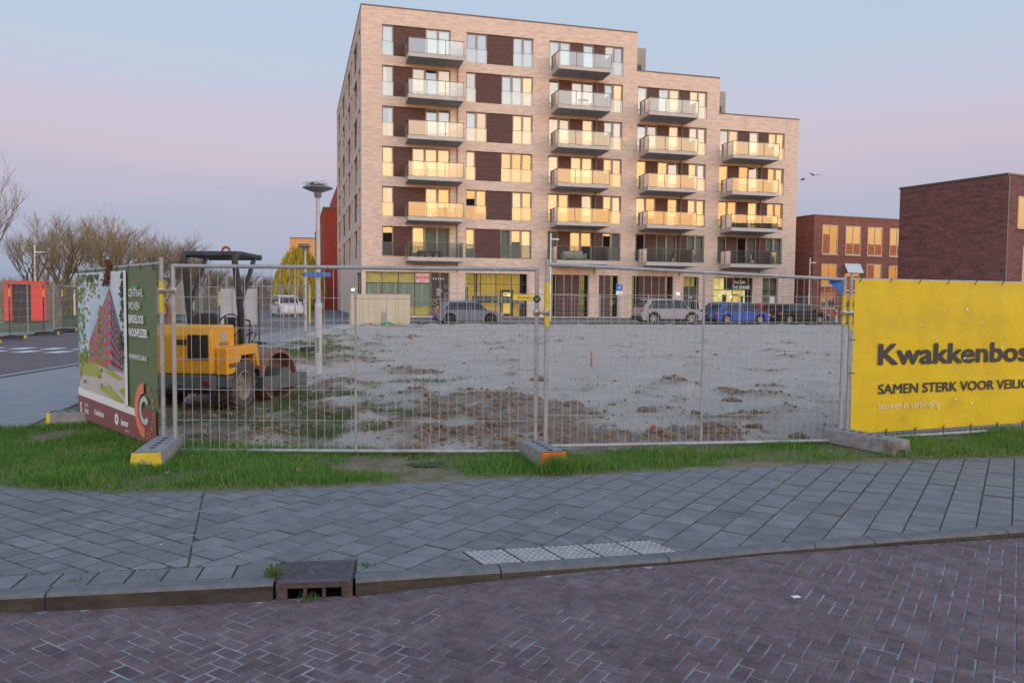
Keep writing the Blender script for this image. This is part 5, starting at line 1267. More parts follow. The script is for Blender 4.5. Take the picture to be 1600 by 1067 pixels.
for i in range(15): z = .72+.31*i/14; g.box(.12, .39, -.5605, -.5535, z-.003, z+.003)
g.build('grille', M_rb2, hood); MB().box(.115, .395, -.5535, -.5505, .715, 1.035).build('grille_recess', flat('grille_dark', (.16, .075, .015), .8), hood)
MB().box(.4405, .4425, -.30, -.17, .96, 1.06).build('maker_plate', flat('plate_grey', (.40, .42, .45), .5), hood)
MB().box(.4405, .4415, -.36, -.10, .88, .93).build('sticker', flat('sticker_grey', (.25, .2, .14), .6), hood)
MB().box(.4405, .452, -.14, -.06, .80, .815).build('hood_latch', M_rb2, hood)
MB().box(-.46, .46, -.60, -.46, .33, .515).build('bumper', M_rgrey, RO, bevel=.015)
MB().box(.40, .60, -.44, -.10, .34, .50).build('side_step', M_rgrey, RO, bevel=.012)
MB().box(-.42, .42, -.45, .42, .26, .50).build('chassis', M_rb2, RO, bevel=.01)
for sgn in (-1, 1):
    b = MB(); poly = [(-.46, .515), (-.46, .86), (.42, .88), (.48, .56), (.42, .56), (.35, .74), (-.05, .74), (-.17, .515)]
    b.prism(poly, sgn*.445, sgn*.60, 'x'); b.build('fender', M_ry, RO, bevel=.012)
    # wheel
    w = MB(); w.lathe([(.20, -.10), (.27, -.12), (.305, -.12), (.33, -.10), (.335, -.04), (.335, .04), (.33, .10), (.305, .12), (.27, .12), (.20, .10)], ax='x', n=36, caps=False)
    wo_ = w.build('wheel', M_tyre, RO, (sgn*.50, 0, .335), smooth=SM)
    t = MB()
    for k in range(20):
        a = 2*math.pi*k/20
        for s2 in (-1, 1):
            a2 = a+(math.pi/20 if s2 > 0 else 0)
            p = [Vector((s2*.005, math.cos(a2)*.340, math.sin(a2)*.340)), Vector((s2*.112, math.cos(a2+.22)*.335, math.sin(a2+.22)*.335))]
            t.beam(p[0], p[1], .03, .026, Vector((0, math.cos(a2+.1), math.sin(a2+.1))))
    t.build('tread', M_mud, wo_)
    MB().lathe([(.205, -.095), (.205, .105), (.19, .112), (.175, .085), (.165, .03), (.10, .025), (.09, .06), (.045, .065), (.04, .05)], ax='x', n=28).build('rim', M_rim, wo_, (0, 0, 0), (0, 0, 0 if sgn > 0 else math.pi), smooth=SM)
# deck, seat, controls
MB().box(-.44, .44, .07, .52, .60, .72).build('deck', M_rb2, RO, bevel=.01)
b = MB(); b.box(-.20, .20, .12, .50, .86, .95); b.box(-.06, .06, .2, .4, .72, .86); s_ = b.build('seat', M_rb2, RO, bevel=.03, seg=3)
MB().prism([(-.20, .93), (.20, .93), (.19, 1.24), (.15, 1.30), (-.15, 1.30), (-.19, 1.24)], .09, .16, 'y').build('seat_back', flat('seat_vinyl', (.028, .026, .025), .55), s_, bevel=.03, seg=3)
b = MB(); b.prism([(.50, .72), (.50, 1.10), (.58, 1.12), (.66, .72)], .02, .30, 'x'); b.build('console', M_ry, RO, bevel=.02)
b = MB(); b.box(.06, .26, .49, .56, 1.10, 1.24); b.build('instrument_box', M_rb2, RO, bevel=.015)
b = MB(); b.path([(.16+.17*math.cos(a), .46+.06*math.sin(a), 1.12+.16*math.sin(a)) for a in np.linspace(0, 6.283, 25)[:-1]], .012, 6, True); b.tube((.16, .46, 1.12), (.16, .56, .95), .018, 8); b.build('steering_wheel', M_rb2, RO, smooth=SM)
MB().tube((.38, .35, .72), (.41, .42, 1.06), .011, 6).build('lever', M_rb2, RO)
# roll bar
b = MB(); HX, TY, TZ = .385, .20, 2.06
for sgn in (-1, 1):
    b.path([(sgn*HX, .42, .70), (sgn*HX, .38, 1.2), (sgn*(HX-.01), .27, 1.80), (sgn*(HX-.01), .22, 2.0), (sgn*(HX-.01), TY+.02, 2.08), (sgn*(HX-.01), TY+.15, 2.12), (sgn*(HX-.01), TY+.75, 2.10)], [.05, .047, .044, .043, .042, .040, .038], 12)
    b.path([(sgn*(HX-.01), .36, 1.42), (sgn*(HX-.01), .62, 1.80), (sgn*(HX-.01), .80, 2.08)], .034, 8)
b.tube((-HX, TY+.05, 2.11), (HX, TY+.05, 2.11), .044, 12); b.tube((-HX-.02, TY+.75, 2.10), (HX+.02, TY+.75, 2.10), .04, 12);
for sgn in (-1, 1): b.box(sgn*HX-.09, sgn*HX+.09, .33, .52, .70, .74)
rb = b.build('roll_bar', M_rb2, RO, smooth=SM)
b = MB(); b.path([(.10+.055*math.cos(a), TY+.30, 2.17+.055*math.sin(a)) for a in np.linspace(0, 6.283, 17)[:-1]], .018, 6, True); b.build('lifting_eye', mat('eye_red', (.30, .07, .05), (.36, .1, .07), scale=9), rb, smooth=SM)
# articulated front: turned to the right
fa = R(-16); piv = Vector((0, .55, 0))
def fr(x, y, z): 
    c, n = math.cos(fa), math.sin(fa); return (piv.x+x*c-y*n, piv.y+x*n+y*c, z)
def frb(x0, x1, y0, y1, z0, z1):
    b = MB(); b.add([fr(x, y, z) for z in (z0, z1) for x, y in ((x0, y0), (x1, y0), (x1, y1), (x0, y1))], [(0, 3, 2, 1), (4, 5, 6, 7), (0, 1, 5, 4), (1, 2, 6, 5), (2, 3, 7, 6), (3, 0, 4, 7)]); return b
frb(-.16, .16, -.22, .24, .30, .55).build('articulation', M_rb2, RO, bevel=.01)
b = MB(); b.lathe([(.37, -.53), (.38, -.515), (.38, .515), (.37, .53), (.335, .53), (.335, .30)], ax='x', n=48, caps=False); b.lathe([(.335, -.53), (.335, -.3), (.02, -.3)], ax='x', n=48, caps=False); b.lathe([(.335, .3), (.02, .3)], ax='x', n=48, caps=False)
p = fr(0, .60, .38); dr = b.build('drum', M_rust, RO, p, (0, 0, fa), smooth=SM)
MB().lathe([(.12, .3), (.12, .55), (.05, .56)], ax='x', n=20).build('hub', M_rgrey, dr, smooth=SM)
frb(-.64, .64, .12, .19, .20, .40).build('frame_crossbar', M_rgrey, RO, bevel=.01); frb(-.64, .64, 1.01, 1.08, .20, .40).build('frame_crossbar', M_rgrey, RO, bevel=.01)
for sgn in (-1, 1):
    a, c = sorted((sgn*.56, sgn*.64)); frb(a, c, .191, 1.009, .20, .40).build('frame_side', M_rgrey, RO, bevel=.01)
    b = MB(); q = [(.46, .40), (.54, .50), (.66, .50), (.74, .40)]; n = len(q); b.add([fr(a, y, z) for y, z in q]+[fr(c, y, z) for y, z in q], [(0, 1, 2, 3), (7, 6, 5, 4), (0, 4, 5, 1), (1, 5, 6, 2), (2, 6, 7, 3)]); b.build('bearing_plate', M_rgrey, RO)
frb(-.5, .5, .192, .205, .40, .50).build('scraper', M_rb2, RO)
b = MB(); b.path([fr(.34, .10, .5), fr(.36, .16, .95), fr(.36, .17, 1.14), fr(.355, .17, 1.185), fr(.30, .15, 1.20), fr(.24, .13, 1.20), fr(.20, .12, 1.18), fr(.20, .12, 1.02)], .014, 8); b.build('grab_rail', M_rb2, RO, smooth=SM)
b = MB(); b.path([(.40, .44, .74), (.48, .55, .93), (.50, .58, 1.0), (.46, .56, 1.03), (.38, .5, .98), (.37, .46, .78)], .012, 8); b.build('step_rail', M_rb2, RO, smooth=SM)

# hoses, lamps, exhaust, tow hook, mud
for i, (x, dy) in enumerate(((.10, 0), (.17, .04), (-.12, .02))):
    MB().path([(x, .36, .66), (x+.06, .50, .74-.06*i), (x+.12, .66, .68), fr(x, .10, .52)], .014, 7).build('hydraulic_hose', M_rb2, RO, smooth=SM)
MB().path([(-.30, -.30, 1.14), (-.30, -.30, 1.38), (-.30, -.36, 1.44)], .03, 10).build('exhaust', M_rust, RO, smooth=SM)
for sgn in (-1, 1): MB().box(sgn*.40-.045, sgn*.40+.045, -.625, -.60, .40, .45).build('rear_lamp', flat('roller_lamp_red', (.35, .02, .02), .3), RO, bevel=.006)
MB().path([(-.06, -.60, .40), (-.06, -.70, .41), (.06, -.70, .41), (.06, -.60, .40)], .018, 8).build('tow_hook', M_rgrey, RO, smooth=SM)
MB().box(.4405, .447, -.33, -.31, .60, .75).build('hood_hinge', M_rb2, hood); MB().box(-.10, .10, -.5535, -.551, .90, .97).build('decal', flat('decal_dark', (.06, .04, .02), .6), hood)
b = MB()
for i in range(9): b.box(.6005, .604, -.40+i*.03, -.385+i*.03, .60, .66)
b.build('fender_sticker', flat('hazard_black', (.05, .04, .03), .6), RO)
# ------------------------------------------------------------------ parked cars (local: x ahead, y left, z up)
M_cglass = mat('car_glass', (.018, .022, .024), (.03, .036, .038), scale=2, rough=.05, spec=.35); M_cblack = flat('car_trim_black', (.014, .014, .015), .5); M_crub = flat('tyre_rubber', (.018, .018, .018), .85)
M_alloy = flat('alloy_rim', (.50, .50, .50), .35, .7); M_alloyd = flat('dark_rim', (.05, .05, .055), .35, .6); M_tail = mat('tail_lamp', (.55, .015, .03), (.62, .03, .05), scale=6, rough=.2, coat=.6); M_head = flat('head_lamp', (.6, .62, .64), .15)
M_plate = flat('yellow_plate', (.60, .38, .02), .5)
def car(name, loc, rz, label, paint, L_=4.3, W=1.80, H=1.47, rw=.32, suv=False, estate=False, rim=None, group='cars parked along the far street', clad=False):
    e = P(empty(name, loc, rz), label, 'car', group); m = mat(name+'_paint', paint, tuple(min(1, k*1.08) for k in paint), scale=2, rough=.35, metal=.0, spec=.3 if sum(paint) > .1 else .15, coat=.08)
    h = L_/2; gc = .19 if not suv else .24; belt = H*.605; xr, xf = -h+.19*L_, h-.20*L_; ar = rw+.07
    def arch(xc, n=9): return [(xc+ar*math.cos(a), rw+ar*math.sin(a)) for a in np.linspace(math.pi-.28 if False else math.pi, 0, n)]
    low = [(-h+.06, gc+.10), (-h+.16, gc)]+[(xr-ar, gc)]+[p for p in arch(xr) if p[1] > gc]+[(xr+ar, gc), (xf-ar, gc)]+[p for p in arch(xf) if p[1] > gc]+[(xf+ar, gc), (h-.18, gc), (h-.04, gc+.12), (h, gc+.32), (h-.03, belt*.74), (h-.22, belt*.86), (h-.62, belt*.955), (h-1.02, belt*1.0), (-h+.22, belt*1.04), (-h+.06, belt*1.0), (-h, belt*.72), (-h+.01, gc+.30)]
    bw = W/2
    def half(x): return bw*(1-.10*max(0, (abs(x)-h*.55)/(h*.45))**2)
    b = MB(); n = len(low)
    ins = .94
    b.add([(x, half(x), z) for x, z in low]+[(x, -half(x), z) for x, z in low], [tuple(range(n)), tuple(range(2*n-1, n-1, -1))]+[(i, n+i, n+(i+1) % n, (i+1) % n) for i in range(n)])
    body = b.build('body', m, e, bevel=.045, seg=3, smooth=SM)
    wsx = h-1.02; ro_f = wsx-.78; ro_r = -h+(.62 if not estate else .48); rbx = -h+.14
    if suv: ro_r = -h+.56
    gh = [(wsx, belt*.985), (ro_f+.25, H-.10), (ro_f-.05, H-.02), (0-.25, H), (ro_r+.25, H-.03), (ro_r, H-.075), (rbx, belt*1.02)]
    gw = lambda z: bw*.965-(z-belt)/(H-belt)*bw*.25
    b = MB(); n = len(gh)
    b.add([(x, gw(z), z) for x, z in gh]+[(x, -gw(z), z) for x, z in gh], [tuple(range(n)), tuple(range(2*n-1, n-1, -1))]+[(i, n+i, n+(i+1) % n, (i+1) % n) for i in range(n)])
    cab = b.build('roof', m, e, bevel=.05, seg=3, smooth=SM)
    zt = H-.10; zb = belt+.035
    def sidewin(x0b, x1b, x0t, x1t):
        for sgn in (-1, 1):
            b = MB(); q = [(x0b, zb), (x1b, zb), (x1t, zt), (x0t, zt)]; b.add([(x, sgn*(gw(z)+.007), z) for x, z in q]+[(x, sgn*(gw(z)-.02), z) for x, z in q], [(0, 1, 2, 3), (0, 4, 5, 1), (1, 5, 6, 2), (2, 6, 7, 3), (3, 7, 4, 0)]); b.build('side_window', M_cglass, e)
    fx_b, fx_t = wsx-.10, ro_f+.20; mid = wsx-1.18; rx_b, rx_t = rbx+.26, ro_r+.12
    sidewin(mid+.025, fx_b, mid+.025, fx_t); sidewin(rx_b+.34, mid-.025, rx_t+.34, mid-.025); sidewin(rx_b+.06, rx_b+.31, rx_t+.16, rx_t+.31)
    def cross(x0, z0, x1, z1, nm, f0=.86, f1=.90):
        dx, dz = x1-x0, z1-z0; l = math.hypot(dx, dz); sgn = 1 if nm == 'windscreen' else -1; nx, nz = abs(dz)/l*sgn*.012, abs(dx)/l*.012
        q = [(x0+dx*t+nx, z0+dz*t+nz) for t in (.08, .92)]
        MB().quad((q[0][0], gw(q[0][1])*f0, q[0][1]), (q[0][0], -gw(q[0][1])*f0, q[0][1]), (q[1][0], -gw(q[1][1])*f1, q[1][1]), (q[1][0], gw(q[1][1])*f1, q[1][1])).build(nm, M_cglass, e, fix=False)
    cross(wsx, belt*.985, ro_f+.25, H-.10, 'windscreen'); cross(rbx, belt*1.02, ro_r, H-.075, 'rear_window')
    MB().box(-h+.3, h-.3, -bw+.20, bw-.20, gc-.02, belt*.8).build('underbody', M_cblack, e)
    for xc in (xr, xf):
        for sgn in (-1, 1):
            w = MB(); w.lathe([(rw*.66, -.09), (rw*.93, -.10), (rw, -.07), (rw, .07), (rw*.93, .10), (rw*.66, .09)], ax='y', n=24, caps=False)
            o = w.build('wheel', M_crub, e, (xc, sgn*(bw-.125), rw), smooth=SM)
            r_ = MB(); rr = rw*.66
            r_.lathe([(rr, -.05), (rr, .088), (rr*.9, .092), (rr*.86, .05)], ax='y', n=24, caps=False)
            for k in range(5):
                a = 2*math.pi*k/5+.3; r_.beam((math.sin(a)*rr*.1, .07, math.cos(a)*rr*.1), (math.sin(a)*rr*.9, .08, math.cos(a)*rr*.9), .02, rr*.30, (math.cos(a), 0, -math.sin(a)))
            r_.lathe([(rr*.24, .05), (rr*.2, .092)], ax='y', n=12)
            r_.build('rim', rim or M_alloy, o, rot=(0, 0, 0 if sgn > 0 else math.pi), smooth=SM)
            MB().lathe([(rr*.86, .0), (rr*.86, .02)], ax='y', n=20).build('brake_shadow', M_cblack, o)
    for sgn in (-1, 1):
        zt_ = belt*(.80 if not suv else .84)
        MB().prism([(-h-.012, zt_-.05), (-h+.27, zt_+.03), (-h+.30, zt_+.10), (-h+.02, zt_+.12)], sgn*(half(-h+.1)-.24), sgn*(half(-h+.1)+.012), 'y').build('tail_lamp', M_tail, e, bevel=.015)
        MB().prism([(h-.34, belt*.80), (h-.03, belt*.66), (h+.004, belt*.73), (h-.30, belt*.87)], sgn*(half(h-.1)-.26), sgn*(half(h-.1)+.008), 'y').build('head_lamp', M_head, e, bevel=.01)
        MB().box(mid+.86, mid+1.04, sgn*(bw+.06)-.07, sgn*(bw+.06)+.07, belt+.02, belt+.14).build('mirror', m, e, bevel=.03)
        for xx in (mid-.12, mid+.92-1.0-.75):
            MB().box(xx-.09, xx+.09, sgn*bw-.012, sgn*bw+.018, belt*.82, belt*.85).build('door_handle', m, e)
        if clad:
            for xc in (xr, xf):
                b = MB(); n = 10
                for i in range(n): 
                    a0, a1 = math.pi*i/n, math.pi*(i+1)/n
                    b.add([(xc+q*math.cos(a), sgn*(bw+.006), rw+q*math.sin(a)) for a, q in ((a0, ar-.01), (a0, ar+.07), (a1, ar+.07), (a1, ar-.01))], [(0, 1, 2, 3)])
                b.build('arch_trim', M_cblack, e, fix=False)
            MB().box(xr+ar, xf-ar, sgn*bw-.03, sgn*bw+.012, gc-.02, gc+.13).build('sill_trim', M_cblack, e)
    MB().box(-h-.012, -h+.05, -.26, .26, belt*.55, belt*.55+.11).build('number_plate', M_plate, e)
    MB().box(-h-.02, -h+.12, -bw*.86, bw*.86, gc+.03, gc+(.14 if not clad else .30)).build('rear_bumper', M_cblack, e, bevel=.02)
    MB().box(xr+ar+.02, xf-ar-.02, -bw-.003, bw+.003, belt*.50, belt*.512).build('door_crease', M_cblack, e)
    b = MB(); 
    for sgn in (-1, 1): b.box(mid-.006, mid+.006, sgn*bw-.004, sgn*bw+.003, gc+.12, belt*.97); b.box(mid+1.02, mid+1.032, sgn*bw-.004, sgn*bw+.003, gc+.2, belt*.95); b.box(xr+.36, xr+.372, sgn*bw-.004, sgn*bw+.003, gc+.34, belt*.97)
    b.build('door_gaps', M_cblack, e)
    return e
def carp(s_, n_, z=-.06): p = SN(s_, n_, z); return (p.x, p.y, p.z)
car('parked_car', carp(5.5, 14.4), BR, 'grey hatchback with black wheels parked by the beige wall', (.17, .185, .235), 4.28, 1.79, 1.47, .32, rim=M_alloyd)
car('parked_car', carp(19.35, 14.4), BR, 'silver crossover with black wheel arch trim', (.36, .37, .40), 4.55, 1.86, 1.70, .36, suv=True, clad=True)
car('parked_car', carp(24.75, 14.4), BR, 'bright blue estate car with silver wheels', (.025, .10, .42), 4.2, 1.74, 1.46, .31, estate=True)
car('parked_car', carp(29.6, 14.4), BR, 'small black hatchback at the right end of the row', (.014, .015, .018), 4.0, 1.70, 1.46, .30)
car('parked_car', carp(27.0, 9.6), BR, 'dark blue car half hidden behind the bright blue estate', (.02, .03, .06), 4.3, 1.78, 1.50, .32)
car('parked_car', carp(30.8, 9.3), BR, 'red car behind the nose of the bright blue estate', (.30, .015, .02), 4.1, 1.74, 1.44, .31)
wc = car('parked_car', (-18.3, 64.5, -.045), R(-62), 'white car with a red stripe seen through the fence left of the lamp posts', (.72, .73, .74), 4.5, 1.85, 1.75, .34, suv=True, group=None)
MB().box(-1.6, 1.5, -.935, .935, .98, 1.05).build('red_stripe', flat('stripe_red', (.6, .05, .08), .4), wc)
# people
M_skin = mat('skin', (.42, .26, .19), (.48, .31, .23), scale=8, rough=.6)
def person(loc, rz, label, cloth, legs, pose='stand', hgt=1.75):
    e = P(empty('person', loc, rz), label, 'person'); k = hgt/1.75
    J = {'pel': (0, 0, .95), 'ab': (0, .0, 1.12), 'ch': (0, .01, 1.36), 'nk': (0, .02, 1.50), 'hd': (0, .04, 1.60), 'hd2': (0, .04, 1.72)}
    st = .16 if pose == 'walk' else .02
    for s_, n_ in ((-1, 'l'), (1, 'r')):
        J['hip'+n_] = (s_*.09, 0, .90); J['kn'+n_] = (s_*.10, s_*st*.6+.03, .50); J['an'+n_] = (s_*.10, s_*st-.02, .09); J['to'+n_] = (s_*.12, s_*st+.14, .03)
        J['sh'+n_] = (s_*.18, 0, 1.42); J['el'+n_] = (s_*.24, -.02+s_*st*-.6, 1.15); J['wr'+n_] = (s_*.24, .12-s_*st*.8, .95); J['ha'+n_] = (s_*.24, .17-s_*st*.8, .88)
    Rr = {'pel': .15, 'ab': .13, 'ch': .155, 'nk': .06, 'hd': .085, 'hd2': .07, 'hip': .095, 'kn': .06, 'an': .042, 'to': .038, 'sh': .075, 'el': .05, 'wr': .036, 'ha': .035}
    E_ = [('pel', 'ab'), ('ab', 'ch'), ('ch', 'nk'), ('nk', 'hd'), ('hd', 'hd2')]
    for n_ in 'lr': E_ += [('pel', 'hip'+n_), ('hip'+n_, 'kn'+n_), ('kn'+n_, 'an'+n_), ('an'+n_, 'to'+n_), ('ch', 'sh'+n_), ('sh'+n_, 'el'+n_), ('el'+n_, 'wr'+n_), ('wr'+n_, 'ha'+n_)]
    ks = list(J); me = bpy.data.meshes.new('body'); me.from_pydata([tuple(c*k for c in J[q]) for q in ks], [(ks.index(a), ks.index(c)) for a, c in E_], [])
    o = bpy.data.objects.new('body', me); col.objects.link(o); o.parent = e
    sk = o.modifiers.new('skin', 'SKIN'); o.modifiers.new('sub', 'SUBSURF').levels = 1; o.modifiers['sub'].render_levels = 2
    for i, q in enumerate(ks):
        r_ = next(v for kk, v in Rr.items() if q == kk or (q[:-1] == kk)); sv = me.skin_vertices[0].data[i]; sv.radius = (r_*k*1.05, r_*k*.85) if q in ('pel', 'ab', 'ch') else (r_*k, r_*k); sv.use_root = (q == 'pel')
    m, t, bs = new_mat('person_clothes'); g_ = t.nodes.new('ShaderNodeTexCoord'); sp = t.nodes.new('ShaderNodeSeparateXYZ'); t.links.new(g_.outputs['Object'], sp.inputs[0])
    rp = t.nodes.new('ShaderNodeValToRGB'); rp.color_ramp.interpolation = 'CONSTANT'; md = t.nodes.new('ShaderNodeMath'); md.operation = 'DIVIDE'; md.inputs[1].default_value = 2.0*k; t.links.new(sp.outputs[2], md.inputs[0]); t.links.new(md.outputs[0], rp.inputs[0])
    set_ramp(rp, [(0, (.02, .02, .02)), (.05, legs), (.47, cloth), (.755, (.42, .26, .19)), (.85, (.42, .26, .19))]); t.links.new(rp.outputs[0], bs.inputs['Base Color']); bs.inputs['Roughness'].default_value = .85
    me.materials.append(m)
    hb = MB(); hb.lathe([(.01, .155), (.06, .14), (.09, .09), (.1, .03), (.095, -.02), (.085, -.06)], (0, .02*k, 1.66*k), n=14); hb.build('hair', flat('dark_hair', (.02, .016, .014), .8), e, smooth=True)
    return e
p = SN(22.6, 12.2, -.05); person(p, R(190), 'person in black jacket standing between the silver crossover and the blue estate', (.016, .016, .02), (.02, .022, .03))
person((-17.4, 71.0, -.04), R(30), 'person in dark clothes walking in the street beyond the near street lamp', (.018, .02, .03), (.02, .025, .04), 'walk')
# red scooter beside the person
p = SN(23.4, 12.0, -.06); sc_o = P(empty('motor_scooter', p, BR+R(10)), 'red scooter beside the person in the black jacket', 'scooter')
b = MB(); b.prism([(-.75, .45), (-.70, .78), (-.1, .74), (.0, .38), (.42, .36), (.55, .95), (.62, .95), (.66, .4), (.4, .26), (-.3, .26)], -.16, .16, 'y'); b.build('body', flat('scooter_red', (.35, .04, .04), .35), sc_o, bevel=.04)
MB().box(-.72, -.05, -.14, .14, .78, .87).build('seat', M_cblack, sc_o, bevel=.03)
for x in (-.55, .62): MB().lathe([(.12, -.05), (.22, -.05), (.24, 0), (.22, .05), (.12, .05)], (x, 0, .24), ax='y', n=20).build('wheel', M_crub, sc_o, smooth=SM)
b = MB(); b.tube((.56, 0, .9), (.50, 0, 1.1), .025, 8); b.tube((.48, -.3, 1.12), (.48, .3, 1.12), .018, 8); b.build('handlebar', M_cblack, sc_o)
# bicycles in the store rooms
def bike(s_, n_, z, a, label):
    e = P(empty('bicycle', SN(s_, n_, z), BR+a), label, 'bicycle', 'bicycles in the store rooms'); b = MB(); R_ = .34
    for x in (-.52, .52):
        w = MB(); w.path([(x+R_*math.cos(t), 0, R_+R_*math.sin(t)) for t in np.linspace(0, 6.283, 21)[:-1]], .02, 5, True); w.build('wheel', M_cblack, e)
    for a_, c_ in (((-.52, .34), (-.05, .32)), ((-.52, .34), (-.2, .78)), ((-.2, .85), (-.05, .32)), ((-.05, .32), (.36, .80)), ((-.18, .72), (.36, .84)), ((.52, .34), (.33, 1.0))): b.tube((a_[0], 0, a_[1]), (c_[0], 0, c_[1]), .016, 6)
    b.build('frame', M_cblack, e); b = MB(); b.tube((.33, -.27, 1.04), (.33, .27, 1.04), .014, 6); b.tube((.33, 0, .98), (.33, 0, 1.05), .014, 6); b.build('handlebar', M_cblack, e); MB().box(-.34, -.08, -.07, .07, .86, .92).build('saddle', M_cblack, e, bevel=.02); return e
for i, (s_, z, w_l) in enumerate(((15.75, .0, 'behind the lamp post'), (18.75, .0, 'right of the wide brown panel'), (21.4, 0.0, 'behind the parking sign'), (23.4, .0, 'left above the silver crossover'), (26.6, 0.0, 'right above the silver crossover'))):
    bike(s_, -.75, z+.05, R(70+25*i), 'dark bicycle in the lit store window %s' % w_l)
    bike(s_+.1, -.85, z+1.25, R(95+15*i), 'dark bicycle on the upper rack %s' % w_l)
# ------------------------------------------------------------------ houses, lamps, trees, small things
M_hb = brick_mat('purple_brown_brick', (.18, .072, .066), (.26, .11, .098), (.15, .10, .095), streak=(.62, .60, .64), rnd_scale=.9)
M_hb2 = brick_mat('red_brown_brick', (.25, .088, .066), (.31, .118, .092), (.19, .11, .095), streak=(.72, .70, .70), rnd_scale=.9)
M_redb = brick_mat('red_brick', (.46, .07, .04), (.54, .095, .055), (.26, .06, .05), streak=(.82, .8, .8))
M_cream = flat('cream_frame', (.55, .47, .34), .5); M_oranp = mat('orange_wood_panel', (.30, .060, .018), (.50, .13, .035), scale=5, detail=6, rough=.5)
M_hp = glass('house_pane', .17, (.72, .78, .75)); M_cfill = mat('net_curtain', (.40, .42, .36), (.55, .55, .46), scale=4, stretch=(12, 12, .4)); M_dfill = flat('house_dark_room', (.03, .035, .035), .8)
def house(name, c0, ang, W, D, H, label, m, cap=.12):
    """corner c0 = front left corner; front faces -y of the local frame"""
    e = P(empty(name, c0, ang), label, 'house')
    MB().box(0, W, 0, D, -.1, H).build('wall', m, e); MB().box(-.06, W+.06, -.06, D+.06, H, H+cap).build('roof_edge', M_capm, e)
    return e
def hwin(e, x, z, w, h, y=0.0, lights=2, low=None, fill=None, side=None):
    """window proud of nothing: set in a shallow frame on the wall; low = coloured lower or side panel"""
    o = MB(); d = .05; fr = .09
    o.box(x, x+w, y-d, y-.002, z, z+fr); o.box(x, x+w, y-d, y-.002, z+h-fr, z+h)
    for i in range(lights+1): xx = x+(w-fr)*i/lights; o.box(xx, xx+fr, y-d+.001, y-.003, z+fr, z+h-fr)
    f = o.build('window', M_cream, e); zz = z+fr
    if low: MB().box(x+fr, x+w-fr, y-d*.8, y-.004, z+fr, z+fr+low).build('panel', M_oranp, f); zz = z+fr+low
    if side == 'l': MB().box(x+fr, x+w*.45, y-d*.85, y-.004, zz, z+h-fr-(.8 if low is None else 0)).build('panel', M_oranp, f)
    MB().quad((x+fr, y-.02, zz), (x+w-fr, y-.02, zz), (x+w-fr, y-.02, z+h-fr), (x+fr, y-.02, z+h-fr)).build('pane', M_hp, f, fix=False)
    MB().quad((x+fr, y-.008, zz), (x+w-fr, y-.008, zz), (x+w-fr, y-.008, z+h-fr), (x+fr, y-.008, z+h-fr)).build('blind', fill or M_cfill, f, fix=False)
    MB().box(x-.05, x+w+.05, y-.10, y-.051, z-.08, z).build('sill', M_cream, f)
    return f
# row house with orange panels
ha = R(21); e = house('brick_house', (28.2, 75.0, 0), ha, 22, 10, 9.55, 'three storey red brown brick house with orange panels beside the flats', M_hb2)
px = lambda u, Y=None: u
cols_ = [.95, 3.75, 6.45, 9.25, 12, 15]
for i, x in enumerate(cols_):
    hwin(e, x, 6.0, 1.85, 2.75, low=None if i == 0 else 1.0, side='l' if i == 0 else None, fill=M_dfill if i == 0 else None)
    if i == 1:
        f = hwin(e, x, 2.6, 1.85, 2.6, low=1.3); MB().prism([(-.5, 4.35), (-.06, 5.15), (-.06, 5.08), (-.5, 4.29)], x-.05, x+1.9, 'x').build('awning', flat('awning_white', (.62, .68, .74), .6), f)
    elif i == 2: hwin(e, x, 2.6, 1.85, 2.6, side='l', low=.55)
    else: hwin(e, x, 3.0, 1.85, 2.1, fill=M_dfill, low=None); MB().box(x, x+1.85, -.04, -.002, 2.1, 2.85).build('panel', M_oranp, e)
    hwin(e, x, .15 if i > 2 else .9, 1.75, 1.45, fill=M_dfill)
    MB().box(x-.02, x+1.8, -.045, -.002, 0, .75).build('panel', M_oranp, e)
b = MB(); b.tube((5.9, 3, 9.5), (5.9, 3, 10.0), .12, 8); b.tube((7.6, 3, 9.5), (7.6, 3, 9.95), .12, 8); b.build('roof_vents', M_capm, e)
# dark house at the right: long blank side towards the left
hc = Vector((31.1, 50.6, 0)); hl = Vector((27.7, 57.5, 0)); dv = hl-hc; hang = math.atan2(dv.y, dv.x)-R(90)
e = house('brick_house', (hc.x, hc.y, 0), hang, 16, dv.length, 9.6, 'dark purple brick house with a blank side wall behind the yellow banner', M_hb)
hwin(e, 1.15, 6.35, 2.6, 2.0, lights=2); hwin(e, 1.85, 2.1, 2.2, 3.1, lights=1, low=None, fill=flat('teal_blind', (.14, .36, .30), .7)); hwin(e, 6.2, 6.35, 2.6, 2.0); hwin(e, 6.2, 2.1, 2.2, 3.1, lights=1)
MB().tube((.12, -.06, 0), (.12, -.06, 9.5), .045, 8).build('downpipe', M_pipe, e)
# red building down the side street
ra = BR; rp = Vector((-24.6, 104.0, 0))
e = house('red_building', rp, ra, 24, 46, 13.0, 'tall red brick building behind the left edge of the flats', M_redb, .25)
b = MB()
for k in range(4): b.box(-.06, 0, .2, 45.8, 3.2+k*3.0, 3.35+k*3.0)
b.build('brick_bands', M_redb, e)
MB().box(2, 14, -.2, 30, 13.0, 16.8).build('upper_block', M_redb, e); MB().box(-.09, -.002, 0, 46, 0, .9).build('plinth', M_slab, e)
e = house('orange_building', (-53, 190, 0), R(10), 26, 14, 15.5, 'far apartment block glowing orange behind the yellow tree', mat('sunset_orange_wall', (.62, .30, .12), (.70, .36, .16), scale=.4), .2)  # sunset light on the far block is painted into its wall colour
for i in range(6):
    for k in range(4): MB().box(2+i*4, 4.5+i*4, -.06, -.002, 2+k*3.4, 4+k*3.4).build('window', M_cglass, e)
